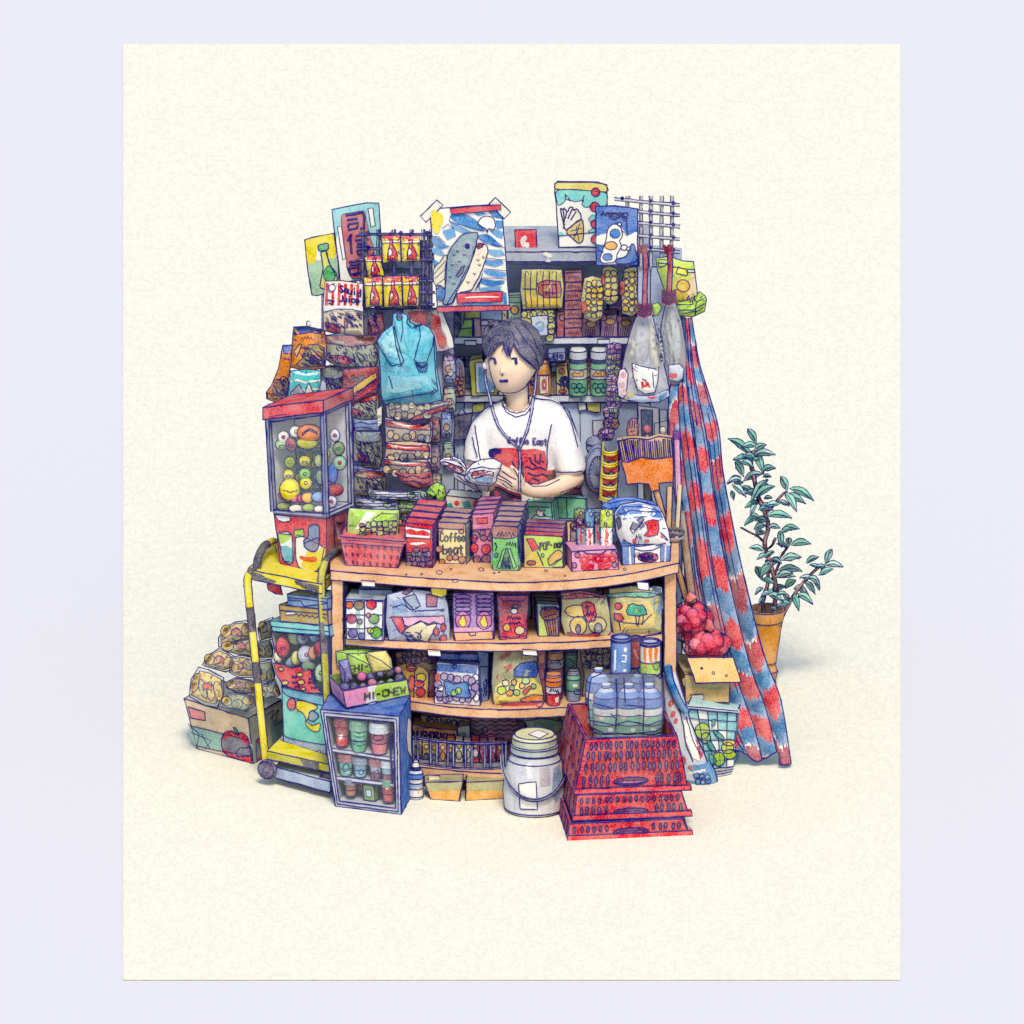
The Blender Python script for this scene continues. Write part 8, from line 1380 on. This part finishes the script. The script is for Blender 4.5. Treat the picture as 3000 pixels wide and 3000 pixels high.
for i in range(v0, len(mb.v)):
    p = mb.v[i]; t = max(0, (c.z - p.z) / (100 / S)); k = 1 - .30 * t ** 1.6; p.x = c.x + (p.x - c.x) * k - .016 * t; p.y = c.y + (p.y - c.y) * (1 - .12 * t) - .012 * t
mb.ball(at(1470, 1088, YP_ - .125), 6 / S, 8 / S, 9 / S, SKIN, 8)                        # nose
for x in (1424, 1580): mb.ball(at(x, 1070, YP_ - .02), 8 / S, 14 / S, 19 / S, SKIN, 10)      # ears
limb(mb, ((1512, 1120, YP_ + .02, 34), (1516, 1175, YP_ + .02, 35), (1518, 1215, YP_ + .03, 44)))
limb(mb, ((1450, 1246, YP_ + .02, 24), (1518, 1225, YP_ + .02, 44), (1600, 1246, YP_ + .02, 24)))
for y, h in ((1260, 84), (1300, 82), (1340, 80), (1400, 76), (1460, 76), (1520, 84), (1570, 84)):
    for dx in (-.45, 0, .45): mb.ball(at(1520 + dx * h, y, YP_ + .02), h * .6 / S, .095, .075, SKIN, 12)
limb(mb, ((1485, 1560, YP_ + .02, 52), (1480, 1750, YP_ + .02, 40), (1478, 1930, YP_ + .04, 28), (1478, 1985, YP_ + .03, 26))); limb(mb, ((1560, 1560, YP_ + .02, 52), (1562, 1750, YP_ + .02, 40), (1564, 1930, YP_ + .04, 28), (1564, 1985, YP_ + .03, 26)))
for x in (1478, 1564): mb.ball(at(x, 1990, YP_ - .05) * 1.0, .045, .12, .04, SKIN, 10)
limb(mb, ((1622, 1262, YP_, 27), (1666, 1330, YP_ - .02, 31), (1684, 1398, YP_ - .05, 29), (1640, 1424, YP_ - .13, 26), (1580, 1440, YP_ - .21, 21), (1552, 1438, YP_ - .25, 19)))      # arm on the right of the picture
limb(mb, ((1552, 1438, YP_ - .25, 19), (1520, 1422, YP_ - .28, 21), (1504, 1412, YP_ - .29, 20)))
for a in (((1512, 1405, 11), (1494, 1388, 9), (1478, 1376, 8), (1466, 1372, 7)), ((1502, 1408, 11), (1482, 1394, 9), (1466, 1384, 8), (1454, 1382, 7)), ((1498, 1418, 10), (1478, 1406, 9), (1462, 1397, 8), (1450, 1394, 7)), ((1502, 1428, 10), (1484, 1418, 8), (1470, 1410, 7), (1460, 1406, 6)), ((1528, 1412, 11), (1520, 1392, 9), (1508, 1378, 8), (1498, 1368, 7))):
    limb(mb, [(x, y, YP_ - .295 - .006 * i, r) for i, (x, y, r) in enumerate(a)])
limb(mb, ((1420, 1262, YP_, 25), (1394, 1330, YP_ - .02, 30), (1388, 1392, YP_ - .06, 27), (1412, 1416, YP_ - .16, 22), (1440, 1424, YP_ - .24, 18)))
limb(mb, ((1440, 1424, YP_ - .24, 18), (1424, 1412, YP_ - .27, 19)))
for k, a in enumerate(((1416, 1402, 1394, 1398), (1412, 1410, 1390, 1408), (1412, 1418, 1392, 1418), (1418, 1426, 1400, 1427))): limb(mb, ((a[0], a[1], YP_ - .275, 9), ((a[0] + a[2]) / 2, (a[1] + a[3]) / 2, YP_ - .285, 8), (a[2], a[3], YP_ - .285, 6)))
limb(mb, ((1430, 1402, YP_ - .27, 9), (1422, 1388, YP_ - .28, 8), (1412, 1380, YP_ - .285, 7)))
body, bsf = fuse(mb, 'body', 0.0065, 5, SKIN)
per = thing('person', 'shopkeeper with dark hair in a white T-shirt with a red print, reading a magazine', 'person', Vector((at(1520, 1500, YP_).x, YP_, 0)))
I_ = body.I
for q, w_ in (('1437 1051 1443 1050 1451 1051', 2.2), ('1450 1052 1452 1060 1453 1067', 3.0), ('1498 1052 1506 1050 1515 1051', 2.2), ('1510 1054 1512 1060 1512 1067', 3.0), ('1465 1117 1475 1116 1488 1115', 3.2)): I_(bsf, q, w_, wob=.2, off=.0015)
for q in ('1434 1050 1433 1068 1438 1095 1446 1120 1456 1140 1472 1150 1492 1151 1515 1148 1535 1137 1548 1122 1556 1105', '1560 1108 1570 1095 1575 1078', '1475 1152 1476 1175 1482 1195', '1548 1130 1548 1160 1546 1180', '1474 1096 1470 1099 1474 1101'): I_(bsf, q, 1.2 if q[0] != '1' or len(q) > 40 else .9, wob=.4, off=.001)
for q in ('1512 1405 1494 1396 1470 1380', '1500 1416 1480 1402 1458 1390', '1502 1426 1484 1412 1460 1402', '1528 1412 1516 1392 1504 1372', '1472 1416 1500 1440 1550 1458 1600 1458', '1530 1405 1560 1425 1600 1424 1640 1405', '1640 1444 1690 1425 1712 1400'): I_(bsf, q, 1.1, wob=.5, off=.001)
body.part('body', per)
# T-shirt
mb = MB()
rg = ((1166, 1530, 50, .06), (1174, 1540, 74, .085), (1186, 1546, 96, .105), (1204, 1541, 120, .118), (1228, 1533, 134, .125), (1256, 1526, 132, .128), (1290, 1522, 120, .13), (1340, 1520, 110, .13), (1395, 1520, 108, .13), (1440, 1521, 108, .13), (1490, 1521, 110, .13)); v, f = [], []
for y, cx, h, d in rg: c = at(cx, y, YP_ + .02); v += [c + Vector((math.copysign(abs(math.cos(a)) ** .8, math.cos(a)) * h / S, math.copysign(abs(math.sin(a)) ** .8, math.sin(a)) * d, 0)) for a in [2 * math.pi * k / 40 for k in range(40)]]
for r_ in range(len(rg) - 1): f += [(r_ * 40 + j, r_ * 40 + (j + 1) % 40, (r_ + 1) * 40 + (j + 1) % 40, (r_ + 1) * 40 + j) for j in range(40)]
f += [tuple(range(40)), tuple(range(len(v) - 40, len(v)))[::-1]]; mb.mesh(v, f, WHITE)
def sleeve(pts):
    q = [(at(x, y, Y), r / S) for x, y, Y, r in pts]
    for (a, ra), (b, rb) in zip(q[:-1], q[1:]):
        for k in range(9): t = k / 8; p = a.lerp(b, t); mb.ball(p, ra + (rb - ra) * t, (ra + (rb - ra) * t) * 1.15, .036, WHITE, 14)
sleeve(((1600, 1215, YP_ + .02, 38), (1632, 1236, YP_, 44), (1654, 1300, YP_ - .02, 49), (1672, 1366, YP_ - .04, 49)))
sleeve(((1446, 1230, YP_ + .01, 40), (1420, 1250, YP_, 42), (1402, 1296, YP_ - .02, 40), (1398, 1338, YP_ - .04, 41)))
sh, ssf = fuse(mb, 'shirt', .008, 12, 'ffffff')
NK = P('1468 1150 1474 1176 1482 1192 1496 1203 1515 1208 1536 1202 1549 1188 1557 1150'); kf, km = [], []
for q, m_ in zip(sh.f, sh.m):
    c = sum((sh.v[i] for i in q), Vector()) / len(q)
    if not (inside((c.x * S + 1500, Y0 - S * (c.z * CS + c.y * SN)), NK) and c.y < YP_ + .06): kf.append(q); km.append(m_)
sh.f, sh.m = kf, km; ssf_ = ssf; ssf = Sf(sh.v, sh.f, YP_)
F_, I_ = sh.F, sh.I; RP = 'e4505e'
F_(ssf, RP, '1433 1318 1452 1312 1500 1312 1538 1317 1566 1314 1597 1322 1602 1372 1596 1392 1560 1392 1520 1380 1486 1368 1456 1352 1440 1338'); F_(ssf, RP, '1536 1384 1580 1376 1624 1378 1630 1392 1616 1430 1570 1438 1538 1430')
F_(ssf, INK, '1434 1316 1450 1312 1472 1318 1466 1328 1450 1334 1446 1344 1434 1338 1430 1326'); F_(ssf, '4a2f52', '1522 1360 1532 1350 1536 1392 1528 1430 1518 1410 1508 1385'); F_(ssf, '6a2f4c', '1604 1388 1626 1386 1622 1400 1612 1424 1602 1412')
for q in ('1552 1340 1556 1355 1570 1364', '1566 1330 1568 1350 1582 1358', '1584 1328 1582 1350 1594 1352', '1540 1366 1560 1374 1580 1368 1600 1376', '1546 1384 1566 1394 1590 1388 1604 1396', '1500 1350 1510 1374 1520 1390', '1544 1412 1570 1420 1600 1410', '1560 1400 1580 1408'): I_(ssf, q, 1.5)
sh.T(ssf, 'Coffee East', 1488, 1280, 1604, 1298, 1.7, '3b3590', slope=.05)
for q in ('1616 1244 1608 1275 1603 1310 1602 1372', '1392 1246 1397 1285 1404 1330 1407 1346', '1384 1280 1390 1310 1398 1340', '1470 1174 1478 1192 1494 1206 1515 1211 1537 1205 1551 1190 1556 1172', '1471 1186 1484 1208 1510 1222 1540 1214 1558 1192', '1620 1381 1650 1384 1690 1382 1716 1378', '1368 1346 1390 1352 1420 1350 1440 1346', '1650 1196 1670 1230 1684 1280 1692 1310'): I_(ssf, q, 1.1)
for q in ('1470 1172 1433 1190 1400 1212 1380 1240 1367 1285 1358 1340', '1558 1166 1614 1172 1642 1184 1666 1204 1684 1250 1700 1310 1720 1376'): sh.line([at(x, y, YP_ - .0) for x, y in P(q)], 1.1)
F_(ssf, 'c9d8e8', '1384 1300 1390 1300 1400 1340 1392 1344'); sh.part('shirt', per)
mb = MB()                                             # dark trousers below the counter top
mbt = MB()
for x in (1484, 1560): mbt.can(x, 1990, .03, [(34, 0, '4a4f78'), (38, 180, '4a4f78'), (46, 380, '4a4f78'), (52, 470, '4a4f78')], 16, 0, False)
sy = YP_ + .02 - gp(1484, 1990, .03).y; mbt.v = [p + Vector((0, sy, 0)) for p in mbt.v]; mbt.part('trousers', per)
# hair
mb = MB(); HC = '50506e'; hc_ = at(1503, 1030, YP_ + .015); hb_ = MB(); hsf = hb_.ball(hc_, 93 / S, 104 / S, 97 / S, HC, 40)
keep = [(f, m) for f, m in zip(hb_.f, hb_.m) if (sum((hb_.v[i] for i in f), Vector()) / len(f) - hc_).dot(Vector((0, 1, 0))) > -.02 and (sum((hb_.v[i] for i in f), Vector()) / len(f)).z > at(0, 1112, YP_ + .1).z]
mb.mesh(hb_.v, [f for f, m in keep], HC)
out = '1414 1010 1414 985 1420 962 1436 946 1456 938 1474 940 1487 947 1500 938 1520 935 1546 944 1570 964 1586 990 1594 1020 1594 1050 1586 1072 1578 1082 1566 1080 1556 1068 1540 1056 1524 1042 1512 1020 1504 1004 1500 1020 1492 1044 1484 1030 1478 1006 1470 1000 1456 1012 1444 1030 1434 1044 1424 1044 1417 1030'
mb.F(hsf, HC, out, 1.1, .002)
for q in ('1474 1000 1478 1028 1488 1046', '1484 1000 1488 1026 1494 1042', '1440 1012 1436 1030 1430 1042', '1504 1000 1512 1024 1530 1044 1556 1066', '1592 1022 1586 1010', '1487 948 1494 956', '1566 1050 1576 1060 1578 1078', '1460 1004 1450 1012 1444 1026', '1420 990 1440 965 1460 955', '1512 960 1530 985 1545 1010', '1534 950 1560 985 1575 1025', '1430 1000 1450 985 1466 982', '1550 1010 1570 1040 1574 1062', '1500 975 1508 992 1520 1010', '1416 1020 1420 1036 1428 1050', '1494 1002 1490 1020 1496 1050', '1480 1004 1474 1020 1470 1030'): mb.I(hsf, q, 1.0, off=.004)
mb.F(hsf, '42425e', '1540 955 1570 980 1584 1020 1584 1050 1560 1050 1560 1000', 0, .003); mb.F(hsf, '5e5f7e', '1430 975 1450 955 1475 952 1470 975 1440 995', 0, .003)
mb.part('hair', per)
# earphones and their cord
ep = thing('earphones', 'earphones with a pale cord meeting in a V on the shopkeeper chest', 'earphones', at(1523, 1440, YP_ - .12)); mb = MB(); allv = [p.copy() for p in body.v[:0]]
def lay(q):
    o = []
    for p in smooth(P(q), False, 6):
        a, b = ssf.t.ray_cast(at(p.x, p.y, -6), FWD), bsf.t.ray_cast(at(p.x, p.y, -6), FWD); y = min([h[0].y for h in (a, b) if h[0] is not None] or [YP_])
        o.append(at(p.x, p.y, min(y, YP_ + .02) - .007))
    return o
for q in ('1420 1088 1424 1120 1436 1170 1446 1210 1462 1250 1490 1285 1516 1308', '1572 1090 1566 1150 1562 1170 1556 1210 1544 1260 1532 1290 1524 1308', '1521 1308 1524 1350 1522 1400 1523 1440'):
    p3 = lay(q); mb.tube(p3, 0.0045, 'c3cae8', 6)
    for o_ in (-1, 1): mb.line([p + Vector((o_ * .0045, -.002, 0)) for p in p3], .9)
j_ = lay('1514 1312 1530 1318')[0]; mb.ball(at(1521, 1314, j_.y), .010, .008, .016, '4a4f86', 8); mb.part('cord', ep)
for x in (1421, 1573): mb = MB(); mb.ball(at(x, 1072, YP_ - .035), .012, .010, .017, 'd9dce6', 10, 1); mb.ball(at(x, 1084, YP_ - .035), .007, .006, .012, '46457a', 8); mb.part('earbud', ep)
# open magazine
mg = thing('magazine', 'open magazine with dark red pictures held in the shopkeeper hands', 'magazine', at(1400, 1420, YP_ - .30)); Ym = YP_ - .335
mb = MB(); s_ = mb.bag(Ym + .06, '1288 1350 1300 1341 1326 1337 1348 1344 1362 1360 1370 1378 1366 1392 1340 1388 1312 1376 1296 1364', .018, 'f3f3f0'); mb.F(s_, '8e4656', '1298 1350 1316 1356 1352 1368 1358 1380 1350 1386 1326 1378 1304 1366', 1.1); mb.I(s_, '1300 1346 1330 1348 1356 1364', .9); mb.I(s_, '1316 1339 1344 1350 1364 1374', .9); mb.part('page', mg, 'left-hand leaf with a dark red strip')
mb = MB(); s_ = mb.bag(Ym, '1362 1400 1366 1378 1384 1358 1412 1346 1446 1344 1470 1356 1466 1374 1456 1392 1452 1412 1436 1424 1400 1420 1376 1412', .022, 'f3f3f0'); mb.F(s_, '9a4656', '1380 1392 1390 1380 1420 1378 1448 1384 1444 1396 1420 1392 1396 1398 1384 1402', .9); mb.F(s_, '8fb8dc', '1390 1402 1416 1396 1442 1400 1440 1416 1412 1416 1394 1410', .6); mb.I(s_, '1366 1392 1380 1374 1410 1368 1448 1374 1464 1372', 1.1); mb.F(s_, '6f9cd0', '1366 1394 1372 1390 1380 1402 1378 1410', 0); mb.part('page', mg, 'right-hand leaf with a red and blue picture')
mb = MB(); s_ = mb.bag(Ym + .05, '1326 1384 1350 1392 1372 1400 1400 1420 1432 1428 1430 1440 1410 1434 1396 1438 1376 1424 1350 1412 1332 1400', .012, 'b0b3c0'); mb.I(s_, '1340 1392 1360 1410 1390 1416 1400 1432', 1); mb.part('cover', mg)
bpy.context.view_layer.update()
